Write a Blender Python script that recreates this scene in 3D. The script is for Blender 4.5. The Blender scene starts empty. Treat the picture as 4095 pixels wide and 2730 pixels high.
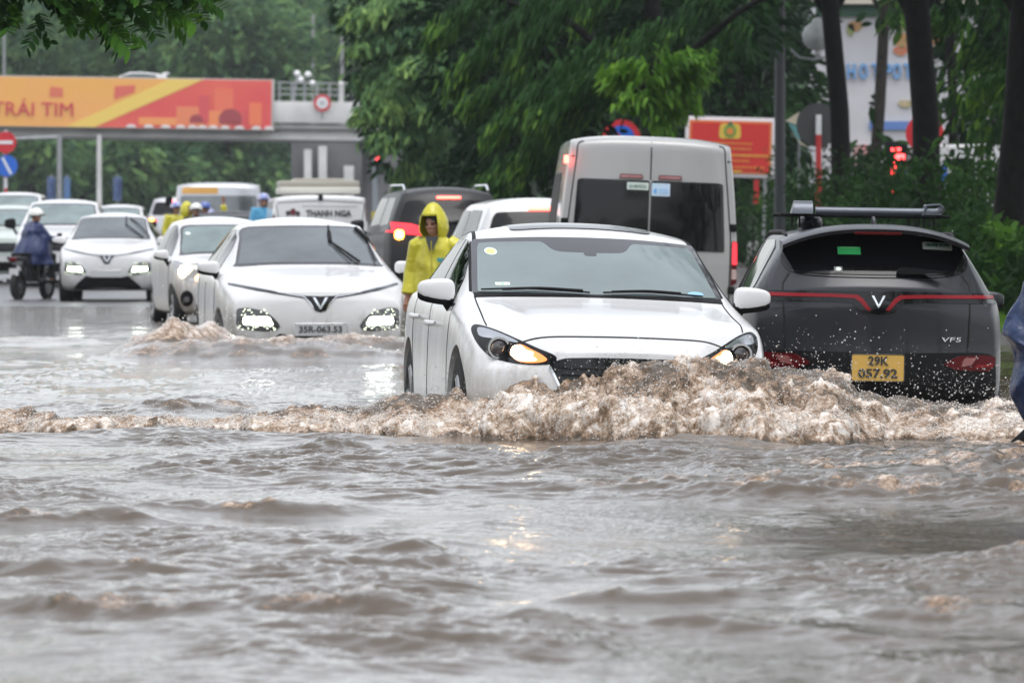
import bpy, bmesh, math, random
import numpy as np
from mathutils import Vector, Matrix, geometry
from mathutils.bvhtree import BVHTree
R = math.radians
C = bpy.context.scene.collection
random.seed(7)

# ---------------------------------------------------------------- camera
FPX, HX, HY, HZ = 22750.0, 2047.5, 950.0, 1.14      # focal length in photo pixels, horizon pixel, eye height over water
cam_d = bpy.data.cameras.new('camera'); cam = bpy.data.objects.new('camera', cam_d); C.objects.link(cam)
cam_d.sensor_width = 36.0; cam_d.lens = FPX / 4095 * 36; cam_d.clip_start = 0.5; cam_d.clip_end = 3000
cam.location = (0, 0, HZ); cam.rotation_euler = (R(90) - math.atan((1365 - HY) / FPX), 0, 0)
cam_d.dof.use_dof = True; cam_d.dof.focus_distance = 32.6; cam_d.dof.aperture_fstop = 7.5
bpy.context.scene.camera = cam

# ---------------------------------------------------------------- sky, sun, exposure
SUN_EL, SUN_AZ = R(78), R(18)
world = bpy.data.worlds.new('World'); bpy.context.scene.world = world; world.use_nodes = True
nt = world.node_tree; nt.nodes.clear()
sky = nt.nodes.new('ShaderNodeTexSky'); sky.sky_type = 'NISHITA'; sky.sun_disc = False
sky.sun_elevation = SUN_EL; sky.sun_rotation = math.pi - SUN_AZ; sky.air_density = 1.0; sky.dust_density = 2.0; sky.ozone_density = 1.0
hs = nt.nodes.new('ShaderNodeHueSaturation'); hs.inputs['Saturation'].default_value = 0.24
bg = nt.nodes.new('ShaderNodeBackground'); bg.inputs[1].default_value = 0.15
wo = nt.nodes.new('ShaderNodeOutputWorld')
nt.links.new(sky.outputs[0], hs.inputs['Color']); nt.links.new(hs.outputs[0], bg.inputs[0]); nt.links.new(bg.outputs[0], wo.inputs[0])
sun_d = bpy.data.lights.new('sun', 'SUN'); sun_d.energy = 0.6; sun_d.angle = R(40); sun_d.color = (1.0, 0.985, 0.96)
sun = bpy.data.objects.new('sun', sun_d); C.objects.link(sun); sun.location = (0, 0, 30)
sun.rotation_euler = (R(90) - SUN_EL, 0, SUN_AZ)
vs = bpy.context.scene.view_settings
vs.view_transform = 'Standard'; vs.look = 'None'; vs.exposure = 1.05; vs.gamma = 1.0; vs.use_curve_mapping = False
cy = bpy.context.scene.cycles
cy.max_bounces = 6; cy.diffuse_bounces = 3; cy.glossy_bounces = 3; cy.transmission_bounces = 4; cy.transparent_max_bounces = 6
cy.volume_bounces = 1; cy.use_denoising = True; cy.sample_clamp_indirect = 6.0

# ---------------------------------------------------------------- helpers
def PX(x, y, Y):
    """a point of the place at distance Y, written down from the photo's pixel grid"""
    s = FPX / Y
    return Vector(((x - HX) / s, Y, HZ - (y - HY) / s))

_mats = {}
def mat(name, col=(.5, .5, .5), rough=.5, metal=0.0, coat=0.0, spec=.5, ior=1.45, emit=None, estr=1.0, noise=None, bump=None, sss=0.0, trans=0.0, alpha=1.0):
    """procedural principled material. noise=(scale, amount[, col2]) mottles the colour; bump=(scale, strength, distance)"""
    if name in _mats: return _mats[name]
    m = bpy.data.materials.new(name); m.use_nodes = True; nt = m.node_tree
    b = nt.nodes['Principled BSDF']
    b.inputs['Base Color'].default_value = (*col, 1); b.inputs['Roughness'].default_value = rough
    b.inputs['Metallic'].default_value = metal; b.inputs['Coat Weight'].default_value = coat; b.inputs['Coat Roughness'].default_value = .04
    b.inputs['Specular IOR Level'].default_value = spec; b.inputs['IOR'].default_value = ior
    b.inputs['Transmission Weight'].default_value = trans
    if sss: b.inputs['Subsurface Weight'].default_value = sss; b.inputs['Subsurface Radius'].default_value = (.03, .02, .015)
    if emit: b.inputs['Emission Color'].default_value = (*emit, 1); b.inputs['Emission Strength'].default_value = estr
    tc = nt.nodes.new('ShaderNodeTexCoord')
    if noise:
        n = nt.nodes.new('ShaderNodeTexNoise'); n.inputs['Scale'].default_value = noise[0]; n.inputs['Detail'].default_value = 5
        nt.links.new(tc.outputs['Object'], n.inputs['Vector'])
        mr = nt.nodes.new('ShaderNodeMapRange'); mr.inputs[1].default_value = .35; mr.inputs[2].default_value = .7
        nt.links.new(n.outputs['Fac'], mr.inputs[0])
        mx = nt.nodes.new('ShaderNodeMix'); mx.data_type = 'RGBA'
        c2 = noise[2] if len(noise) > 2 else tuple(c * (1 - noise[1]) for c in col)
        mx.inputs[6].default_value = (*col, 1); mx.inputs[7].default_value = (*c2, 1)
        nt.links.new(mr.outputs[0], mx.inputs[0]); nt.links.new(mx.outputs[2], b.inputs['Base Color'])
        mul = nt.nodes.new('ShaderNodeMapRange'); mul.inputs[3].default_value = max(0.02, rough - .06); mul.inputs[4].default_value = rough + .12
        nt.links.new(n.outputs['Fac'], mul.inputs[0]); nt.links.new(mul.outputs[0], b.inputs['Roughness'])
    if bump:
        n = nt.nodes.new('ShaderNodeTexNoise'); n.inputs['Scale'].default_value = bump[0]; n.inputs['Detail'].default_value = 3
        nt.links.new(tc.outputs['Object'], n.inputs['Vector'])
        bp = nt.nodes.new('ShaderNodeBump'); bp.inputs['Strength'].default_value = bump[1]; bp.inputs['Distance'].default_value = bump[2]
        nt.links.new(n.outputs['Fac'], bp.inputs['Height']); nt.links.new(bp.outputs[0], b.inputs['Normal'])
    _mats[name] = m
    return m

def wet_paint(name, col, metal=0.0, dirt_side_grey=0.0, rough=.28, coat=.8):
    """car paint in the rain: clear coat, beads of water, spattered mud low on the sides, an even grey on side-facing panels"""
    if name in _mats: return _mats[name]
    m = mat(name, col, rough, metal, coat=coat)
    nt = m.node_tree; b = nt.nodes['Principled BSDF']; tc = nt.nodes.new('ShaderNodeTexCoord')
    v = nt.nodes.new('ShaderNodeTexVoronoi'); v.inputs['Scale'].default_value = 75; v.inputs['Randomness'].default_value = 1
    nt.links.new(tc.outputs['Object'], v.inputs['Vector'])
    mr = nt.nodes.new('ShaderNodeMapRange'); mr.inputs[1].default_value = 0.12; mr.inputs[2].default_value = 0.42; mr.inputs[3].default_value = 1; mr.inputs[4].default_value = 0
    nt.links.new(v.outputs['Distance'], mr.inputs[0])
    bp = nt.nodes.new('ShaderNodeBump'); bp.inputs['Strength'].default_value = .22; bp.inputs['Distance'].default_value = .0012
    nt.links.new(mr.outputs[0], bp.inputs['Height']); nt.links.new(bp.outputs[0], b.inputs['Coat Normal'])
    n2 = nt.nodes.new('ShaderNodeTexNoise'); n2.inputs['Scale'].default_value = 260; n2.inputs['Detail'].default_value = 2
    nt.links.new(tc.outputs['Object'], n2.inputs['Vector'])
    if dirt_side_grey:
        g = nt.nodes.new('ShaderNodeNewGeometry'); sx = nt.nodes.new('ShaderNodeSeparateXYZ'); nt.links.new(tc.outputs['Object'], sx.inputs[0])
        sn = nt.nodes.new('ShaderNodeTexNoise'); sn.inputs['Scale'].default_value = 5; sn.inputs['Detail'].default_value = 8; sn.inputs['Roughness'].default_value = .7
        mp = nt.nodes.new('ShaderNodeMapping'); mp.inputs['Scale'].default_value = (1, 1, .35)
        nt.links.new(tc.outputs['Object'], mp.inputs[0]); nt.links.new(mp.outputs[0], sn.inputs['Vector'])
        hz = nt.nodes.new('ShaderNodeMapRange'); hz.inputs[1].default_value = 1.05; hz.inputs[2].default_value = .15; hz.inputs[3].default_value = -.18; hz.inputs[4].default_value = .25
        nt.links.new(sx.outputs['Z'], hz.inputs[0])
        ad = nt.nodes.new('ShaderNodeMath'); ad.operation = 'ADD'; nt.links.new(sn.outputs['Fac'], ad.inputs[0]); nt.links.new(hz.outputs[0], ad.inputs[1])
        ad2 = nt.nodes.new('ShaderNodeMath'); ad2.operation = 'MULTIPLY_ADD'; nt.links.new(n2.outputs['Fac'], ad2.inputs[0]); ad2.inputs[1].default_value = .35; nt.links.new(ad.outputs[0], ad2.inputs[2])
        ms = nt.nodes.new('ShaderNodeMapRange'); ms.inputs[1].default_value = .72; ms.inputs[2].default_value = 1.0; ms.inputs[4].default_value = dirt_side_grey
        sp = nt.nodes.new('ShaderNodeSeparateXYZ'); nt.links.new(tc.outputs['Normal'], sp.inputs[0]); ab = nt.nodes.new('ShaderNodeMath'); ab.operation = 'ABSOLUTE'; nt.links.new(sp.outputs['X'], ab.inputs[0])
        fl = nt.nodes.new('ShaderNodeMapRange'); fl.inputs[1].default_value = .6; fl.inputs[2].default_value = .97; fl.inputs[4].default_value = .30 * dirt_side_grey; nt.links.new(ab.outputs[0], fl.inputs[0])  # side-facing normals turn greyer at any height
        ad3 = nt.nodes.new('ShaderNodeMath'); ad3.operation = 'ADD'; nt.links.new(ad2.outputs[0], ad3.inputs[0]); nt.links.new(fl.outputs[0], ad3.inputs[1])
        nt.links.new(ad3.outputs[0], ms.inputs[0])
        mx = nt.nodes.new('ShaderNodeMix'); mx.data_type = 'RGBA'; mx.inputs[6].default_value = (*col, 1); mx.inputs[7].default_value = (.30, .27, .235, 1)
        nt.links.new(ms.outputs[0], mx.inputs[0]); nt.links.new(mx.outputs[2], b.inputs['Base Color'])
    return m

def link_mesh(name, verts, faces, material=None, parent=None, smooth=True, loc=None, sharp=None):
    me = bpy.data.meshes.new(name)
    if isinstance(verts, np.ndarray) and isinstance(faces, np.ndarray):
        me.vertices.add(len(verts)); me.vertices.foreach_set('co', np.ascontiguousarray(verts, dtype=np.float32).ravel())
        k = faces.shape[1]; me.loops.add(faces.size); me.loops.foreach_set('vertex_index', faces.astype(np.int32).ravel())
        me.polygons.add(len(faces)); me.polygons.foreach_set('loop_start', np.arange(0, faces.size, k, dtype=np.int32))
        me.update(calc_edges=True)
    else:
        me.from_pydata([tuple(v) for v in verts], [], [tuple(f) for f in faces]); me.update()
    if smooth: me.polygons.foreach_set('use_smooth', [True] * len(me.polygons))
    if sharp: me.set_sharp_from_angle(angle=R(sharp))
    if material:
        for mm in (material if isinstance(material, (list, tuple)) else [material]): me.materials.append(mm)
    o = bpy.data.objects.new(name, me); C.objects.link(o)
    if loc is not None: o.location = loc
    if parent: o.parent = parent
    return o

def tag(o, label=None, cat=None, group=None, kind=None):
    if label: o['label'] = label
    if cat: o['category'] = cat
    if group: o['group'] = group
    if kind: o['kind'] = kind
    return o

def thing(name, label, cat, loc=(0, 0, 0), rz=0.0, group=None):
    o = bpy.data.objects.new(name, None); C.objects.link(o); o.location = loc; o.rotation_euler = (0, 0, rz); o.empty_display_size = .2
    return tag(o, label, cat, group)

class MB:
    """collects shapes into one mesh"""
    def __init__(s): s.v = []; s.f = []; s.mi = []; s.m = 0
    def add(s, vs, fs):
        n = len(s.v); s.v += [Vector(v) for v in vs]; s.f += [[i + n for i in f] for f in fs]; s.mi += [s.m] * len(fs); return s
    def box(s, c, d, rot=None, bevel=0.0):
        bm = bmesh.new(); bmesh.ops.create_cube(bm, size=1.0)
        for v in bm.verts: v.co = Vector((v.co.x * d[0], v.co.y * d[1], v.co.z * d[2]))
        if bevel: bmesh.ops.bevel(bm, geom=bm.edges[:], offset=bevel, segments=2, affect='EDGES', profile=.5)
        M = (rot if rot is not None else Matrix.Identity(3))
        s.add([M @ v.co + Vector(c) for v in bm.verts], [[v.index for v in f.verts] for f in bm.faces]) if bm.verts.index_update() is None else None
        bm.free(); return s
    def tube(s, pts, rad, n=10, cap=True, flat=1.0):
        pts = [Vector(p) for p in pts]; rad = rad if isinstance(rad, (list, tuple)) else [rad] * len(pts)
        vs = []; fs = []; up = Vector((0, 0, 1)); pn = None
        for i, p in enumerate(pts):
            t = (pts[min(i + 1, len(pts) - 1)] - pts[max(i - 1, 0)]).normalized()
            if pn is None: pn = t.orthogonal().normalized() if abs(t.z) > .9 else t.cross(up).normalized()
            pn = (pn - t * pn.dot(t)).normalized(); b = t.cross(pn)
            for k in range(n):
                a = 2 * math.pi * k / n
                vs.append(p + (pn * math.cos(a) + b * math.sin(a) * flat) * rad[i])
        for i in range(len(pts) - 1):
            for k in range(n): fs.append([i * n + k, i * n + (k + 1) % n, (i + 1) * n + (k + 1) % n, (i + 1) * n + k])
        if cap: fs.append(list(range(n))[::-1]); fs.append([(len(pts) - 1) * n + k for k in range(n)])
        return s.add(vs, fs)
    def ell(s, c, r, nu=16, nv=10, rot=None, p=1.0):
        vs = []; fs = []; M = (rot if rot is not None else Matrix.Identity(3)); c = Vector(c)
        sg = lambda a, e: math.copysign(abs(a) ** e, a)
        for j in range(nv + 1):
            th = math.pi * j / nv - math.pi / 2
            for i in range(nu):
                ph = 2 * math.pi * i / nu
                vs.append(c + M @ Vector((r[0] * sg(math.cos(th), p) * sg(math.cos(ph), p), r[1] * sg(math.cos(th), p) * sg(math.sin(ph), p), r[2] * sg(math.sin(th), p))))
        for j in range(nv):
            for i in range(nu): fs.append([j * nu + i, j * nu + (i + 1) % nu, (j + 1) * nu + (i + 1) % nu, (j + 1) * nu + i])
        return s.add(vs, fs)
    def lathe(s, prof, axis='z', c=(0, 0, 0), n=28, closed=False):
        vs = []; fs = []; c = Vector(c)
        for r_, h in prof:
            for k in range(n):
                a = 2 * math.pi * k / n
                q = (r_ * math.cos(a), r_ * math.sin(a))
                vs.append(c + Vector({'z': (q[0], q[1], h), 'x': (h, q[0], q[1]), 'y': (q[0], h, q[1])}[axis]))
        m = len(prof)
        for i in range(m if closed else m - 1):
            for k in range(n): fs.append([i * n + k, i * n + (k + 1) % n, ((i + 1) % m) * n + (k + 1) % n, ((i + 1) % m) * n + k])
        if not closed: fs.append(list(range(n))); fs.append([(m - 1) * n + k for k in range(n)])
        return s.add(vs, fs)
    def prism(s, poly, y0, y1, axis='y', c=(0, 0, 0)):
        """poly in (a,b); axis y: (x,z) extruded over y; x: (y,z) over x; z: (x,y) over z"""
        n = len(poly); c = Vector(c)
        f = {'y': lambda a, b, h: (a, h, b), 'x': lambda a, b, h: (h, a, b), 'z': lambda a, b, h: (a, b, h)}[axis]
        vs = [c + Vector(f(a, b, y0)) for a, b in poly] + [c + Vector(f(a, b, y1)) for a, b in poly]
        fs = [[k, (k + 1) % n, n + (k + 1) % n, n + k] for k in range(n)]
        tri = geometry.tessellate_polygon([[Vector((a, b, 0)) for a, b in poly]])
        fs += [list(t) for t in tri] + [[i + n for i in t][::-1] for t in tri]
        return s.add(vs, fs)
    def obj(s, name, material, parent=None, smooth=True, sharp=35, loc=None):
        me = bpy.data.meshes.new(name); me.from_pydata([tuple(v) for v in s.v], [], s.f)
        bm = bmesh.new(); bm.from_mesh(me); bmesh.ops.recalc_face_normals(bm, faces=bm.faces); bm.to_mesh(me); bm.free()
        for mm in (material if isinstance(material, (list, tuple)) else [material]): me.materials.append(mm)
        if max(s.mi, default=0): me.polygons.foreach_set('material_index', s.mi)
        if smooth: me.polygons.foreach_set('use_smooth', [True] * len(me.polygons)); me.set_sharp_from_angle(angle=R(sharp))
        o = bpy.data.objects.new(name, me); C.objects.link(o)
        if parent: o.parent = parent
        if loc is not None: o.location = loc
        return o

def text_mesh(name, body, size, material, parent=None, depth=.004, width=None, align='CENTER', shear=0.0, bold=0.0):
    """lettering as a real raised mesh in its own XZ plane (faces -Y)"""
    cu = bpy.data.curves.new(name, 'FONT'); cu.body = body; cu.size = size; cu.extrude = depth; cu.align_x = align; cu.align_y = 'CENTER'; cu.shear = shear; cu.offset = bold
    cu.resolution_u = 3
    o = bpy.data.objects.new(name, cu); C.objects.link(o); bpy.context.view_layer.update()
    me = bpy.data.meshes.new_from_object(o.evaluated_get(bpy.context.evaluated_depsgraph_get()))
    bpy.data.objects.remove(o); bpy.data.curves.remove(cu)
    co = np.empty(len(me.vertices) * 3, dtype=np.float32); me.vertices.foreach_get('co', co); co = co.reshape(-1, 3)
    if width and len(co): co[:, 0] *= width / max(1e-6, co[:, 0].max() - co[:, 0].min())
    co = np.stack([co[:, 0], -co[:, 2], co[:, 1]], 1); me.vertices.foreach_set('co', co.ravel()); me.update()
    me.materials.clear(); me.materials.append(material)
    r = bpy.data.objects.new(name, me); C.objects.link(r)
    if parent: r.parent = parent
    return r

# ---- value noise in numpy
_rs = np.random.default_rng(3); _PM = np.concatenate([_rs.permutation(1024)] * 2).astype(np.int32)
_G = np.array([(1,1,0),(-1,1,0),(1,-1,0),(-1,-1,0),(1,0,1),(-1,0,1),(1,0,-1),(-1,0,-1),(0,1,1),(0,-1,1),(0,1,-1),(0,-1,-1)], dtype=np.float32)
_G = _G[np.arange(1024) % 12]; _GX, _GY, _GZ = [np.ascontiguousarray(_G[:, i]) for i in range(3)]
def perlin(x, y, z=None, seed=0):
    x = np.asarray(x, dtype=np.float32); y = np.asarray(y, dtype=np.float32); flat = z is None
    if flat: z = np.float32(0)
    else: z = np.asarray(z, dtype=np.float32)
    x, y, z = np.broadcast_arrays(x, y, z)
    fx = np.floor(x); fy = np.floor(y); ix = fx.astype(np.int32) & 1023; iy = fy.astype(np.int32) & 1023; fx = x - fx; fy = y - fy
    if flat: iz = np.int32(seed * 7 & 1023); fz = np.float32(0)
    else: fz = np.floor(z); iz = (fz.astype(np.int32) + seed * 7) & 1023; fz = z - fz
    fd = lambda t: t * t * t * (t * (t * 6 - 15) + 10)
    u, v = fd(fx), fd(fy); r = 0; w = None if flat else fd(fz)
    for dz in ((0,) if flat else (0, 1)):
        hz = _PM[(iz + dz) & 1023]
        for dy in (0, 1):
            hy = _PM[(iy + dy + hz) & 1023]
            for dx in (0, 1):
                h = _PM[(ix + dx + hy) & 1023]
                d = _GX[h] * (fx - dx) + _GY[h] * (fy - dy)
                if not flat: d += _GZ[h] * (fz - dz)
                d *= (u if dx else 1 - u); d *= (v if dy else 1 - v)
                if not flat: d *= (w if dz else 1 - w)
                r = r + d
    return r
def fbm(x, y, z=None, oct=4, seed=0, gain=.5, lac=2.03):
    a = 1.0; f = 1.0; r = 0
    for i in range(oct):
        r = r + a * perlin(x * f, y * f, None if z is None else z * f, seed + i * 17); a *= gain; f *= lac
    return r
def ss(a, b, x):
    t = np.clip((x - a) / (b - a), 0, 1); return t * t * (3 - 2 * t)
# ================================================================ the setting: road, water, kerb
GY = np.array([0, 55, 66, 75, 97, 104, 112, 130, 200, 330, 900.]); GZ = np.array([-.4, -.33, -.22, -.06, .012, .02, .1, .3, .75, .9, 1.2])
def ground_z(Y): return float(np.interp(Y, GY, GZ))

def make_ground():
    xs = np.array([-400, -60, -30, -14, -6, 0, 3.9, 3.95, 12, 30, 60, 400.]); ys = np.concatenate([np.arange(-20, 60, 10), np.arange(60, 140, 3), np.arange(140, 900, 30)])
    X, Y = np.meshgrid(xs, ys); Z = np.interp(Y, GY, GZ)
    n = len(xs); idx = np.arange(X.size).reshape(X.shape)
    f = np.stack([idx[:-1, :-1], idx[:-1, 1:], idx[1:, 1:], idx[1:, :-1]], -1).reshape(-1, 4)
    m = mat('wet_asphalt', (.07, .07, .072), .34, noise=(2.2, .3), bump=(90, .3, .004), spec=.8)
    o = link_mesh('road', np.stack([X, Y, Z], -1).reshape(-1, 3), f, m); tag(o, kind='structure')
make_ground()

# ---- bow wave of the near car: where its foamy front runs and how high it stands
WX = np.array([-6, -3.2, -2.9, -2.3, -1.9, -1.5, -1.0, -.5, -.1, .25, .6, 1.0, 1.4, 1.8, 2.2, 2.6, 3.0, 3.4, 5.0])
WY = np.array([33.6, 33.1, 32.9, 33.0, 33.2, 32.7, 32.35, 31.95, 31.65, 31.45, 31.3, 31.25, 31.35, 31.5, 31.7, 31.8, 31.9, 31.9, 32.4])
WA = np.array([.0, .13, .16, .15, .10, .13, .15, .19, .27, .37, .39, .38, .36, .27, .165, .14, .15, .15, .0])
WL = np.array([.5, .7, .8, .7, .5, .8, 1.0, 1.2, 1.3, 1.6, 1.9, 2.0, 2.4, 3.2, 3.8, 3.6, 3.0, 2.4, 1.0])
def bow(X, Y):
    m = (Y > 30) & (Y < 38.2); h = np.zeros_like(X); d = np.full_like(X, -9); L = np.ones_like(X)
    if m.any(): h[m], d[m], L[m] = bow_(X[m], Y[m])
    d[Y >= 38.2] = 9
    return h, d, L
def bow_(X, Y):
    wob = fbm(X * 1.3, X * 0 + 3.3, oct=2, seed=11) * .62 + fbm(X * 4.5, X * 0 + 5.3, oct=3, seed=12) * .22
    yf = np.interp(X, WX, WY) + wob
    A = np.interp(X, WX, WA) * (1 + .35 * fbm(X * 2.3, Y * .8, oct=2, seed=31)); L = np.interp(X, WX, WL)
    d = Y - yf
    rise = np.clip(ss(-.02, .14, d) * .42 + ss(.05, .75, d) * .58, 0, 1)
    return A * rise * (1 - ss(.55, 1.0, d / L)), d, L

def waves(X, Y):
    """height of the choppy flood water away from the breaking bow wave"""
    wx = X + .25 * fbm(X * .9, Y * .5, oct=2, seed=3); wy = Y + .5 * fbm(X * .7 + 9, Y * .4, oct=2, seed=4)
    near = 1 - ss(34, 62, Y)
    big = .032 * fbm(wx * .55, wy * .42, oct=2, seed=5)
    a = 1 - np.abs(perlin(wx * 1.1, wy * 1.35, None, 21)) * 2.2
    b = 1 - np.abs(perlin(wx * 2.1 + .5 * wy, wy * 3.0, None, 22)) * 2.0
    c = 1 - np.abs(perlin(wx * 4.6 - .9 * wy, wy * 6.4 + 1.1 * wx, None, 23)) * 2.0
    patch = (1 + .30 * ss(21, 25, Y) * (1 - ss(28.5, 30.5, Y))) * (.18 + 1.15 * ss(-.30, .35, fbm(X * .6 + 5, Y * .30, oct=3, seed=8)))
    h = big * .8 + (.006 + .009 * patch) * a + .0145 * b * patch + .011 * c * patch
    p2 = .35 + 1.1 * ss(-.25, .3, fbm(X * 1.1 + 2, Y * .6, oct=2, seed=18))
    d_ = 1 - np.abs(perlin(wx * 8.2 + 1.7 * wy, wy * 11.0, None, 26)) * 2.0; e_ = 1 - np.abs(perlin(wx * 15 - 3 * wy, wy * 19.0 + 2 * wx, None, 27)) * 2.0
    h = h + (.0060 * d_ + .0026 * e_) * patch * p2 + .0016 * fbm(wx * 22, wy * 30, oct=2, seed=24) * p2
    amp = .22 + .78 * near
    return h * amp * (1 - .62 * ss(66, 84, Y))

def swell(X, Y):
    """low wakes: one thrown back on the right, rollers at left, the bow wave of the car behind"""
    def ridge(cx, cy, wx_, wy_, amp, slope=0.0, seed=0):
        r = np.zeros_like(X); m = (np.abs(Y - cy) < 3.2 * wy_ + .6 + abs(slope) * wx_ * 1.6) & (np.abs(X - cx) < wx_ * 1.6)
        if m.any(): r[m] = ridge_(X[m], Y[m], cx, cy, wx_, wy_, amp, slope, seed)
        return r
    def ridge_(X, Y, cx, cy, wx_, wy_, amp, slope=0.0, seed=0):
        yy = cy + slope * (X - cx) + .25 * fbm(X * 1.3, X * 0 + seed, oct=2, seed=seed)
        d = (Y - yy) / wy_
        return amp * np.exp(-((X - cx) / wx_) ** 4) * np.where(d < 0, np.exp(-(d * 2.4) ** 2), np.exp(-d ** 2)) * (1 + .5 * fbm(X * 3, Y * 2, oct=2, seed=seed + 1))
    h = ridge(1.9, 24.5, 1.7, .8, .070, -.35, 41) + ridge(-1.05, 22.9, .5, .35, .06, 0, 42) + ridge(-1.9, 22.3, .55, .45, .06, .1, 43)
    h = h + ridge(-.6, 16.6, 1.9, .30, .048, -.5, 44) + ridge(-1.5, 18.9, .5, .4, .045, .2, 45) + ridge(1.35, 16.4, .5, .5, .05, -.3, 46) + ridge(-.5, 19.6, .25, .3, .04, .2, 33) + ridge(.45, 17.8, .35, .25, .04, .3, 34) + ridge(1.9, 19.0, .5, .7, .06, .3, 35) + ridge(2.6, 26.5, .9, .9, .07, -.2, 36)
    h = h + ridge(-.95, 29.2, .18, .5, .05, .4, 47) + ridge(.35, 28.6, .2, .4, .03, .2, 49) + ridge(2.3, 27.8, .8, 1.3, .05, -.3, 50)
    h = h + ridge(-2.35, 52.8, 1.35, 1.4, .17, .0, 61) + ridge(-3.15, 54.2, .55, 1.0, .24, .3, 63) + ridge(-5.9, 60.5, 1.6, 1.6, .07, .2, 65) + ridge(-1.3, 54.5, .8, 1.2, .16, -.2, 67)
    h = h + ridge(-2.0, 36.6, .45, .7, .07, .2, 71)
    return h

def foam_amt(X, Y):
    h, d, L = bow(X, Y)
    A = np.interp(X, WX, WA)
    streak = fbm(X * 3.0, Y * 2.2, oct=3, seed=51)
    f = ss(-.05, .06, d) * (1 - ss(.30, 1.0, d / L + .25 * streak)) * ss(.02, .10, A)
    f = f * (.52 + .48 * np.maximum(1 - ss(.25, .60, d + .3 * streak), ss(.10, .35, fbm(X * 2.6, Y * 3.0, oct=3, seed=57))))
    s = swell(X, Y)
    f = np.maximum(f, ss(.10, .20, s) * .9)
    f = np.maximum(f, .60 * ss(.022, .045, s) * ss(-.25, .15, streak))
    wake = 1.5 * ss(.0, .6, X - 1.0) * (1 - ss(31.5, 33, Y)) * ss(22.5, 24.5, Y)
    f = np.maximum(f, .5 * wake * ss(.02, .35, fbm(X * 2.2, Y * 1.2, oct=4, seed=53)))
    return np.clip(f, 0, 1)

def froth(X, Y, Z, f):
    r = np.zeros_like(X); m = f > .002
    if m.any(): r[m] = froth_(X[m], Y[m], Z[m], f[m])
    return r
def froth_(X, Y, Z, f):
    """lumpy broken water where foam is"""
    n = .030 * (1 - np.abs(perlin(X * 3.2 + .6 * Y, Y * 2.2, Z * 3, 81)) * 2.2) + .090 * np.abs(perlin(X * 5.0, Y * 4.4, Z * 5.5, 85)) + .045 * np.abs(perlin(X * 11, Y * 9, Z * 12, 82)) + .024 * np.abs(perlin(X * 25, Y * 22, Z * 26, 83)) + .006 * perlin(X * 55, Y * 50, Z * 55, 84) - .035
    return n * f

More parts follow.
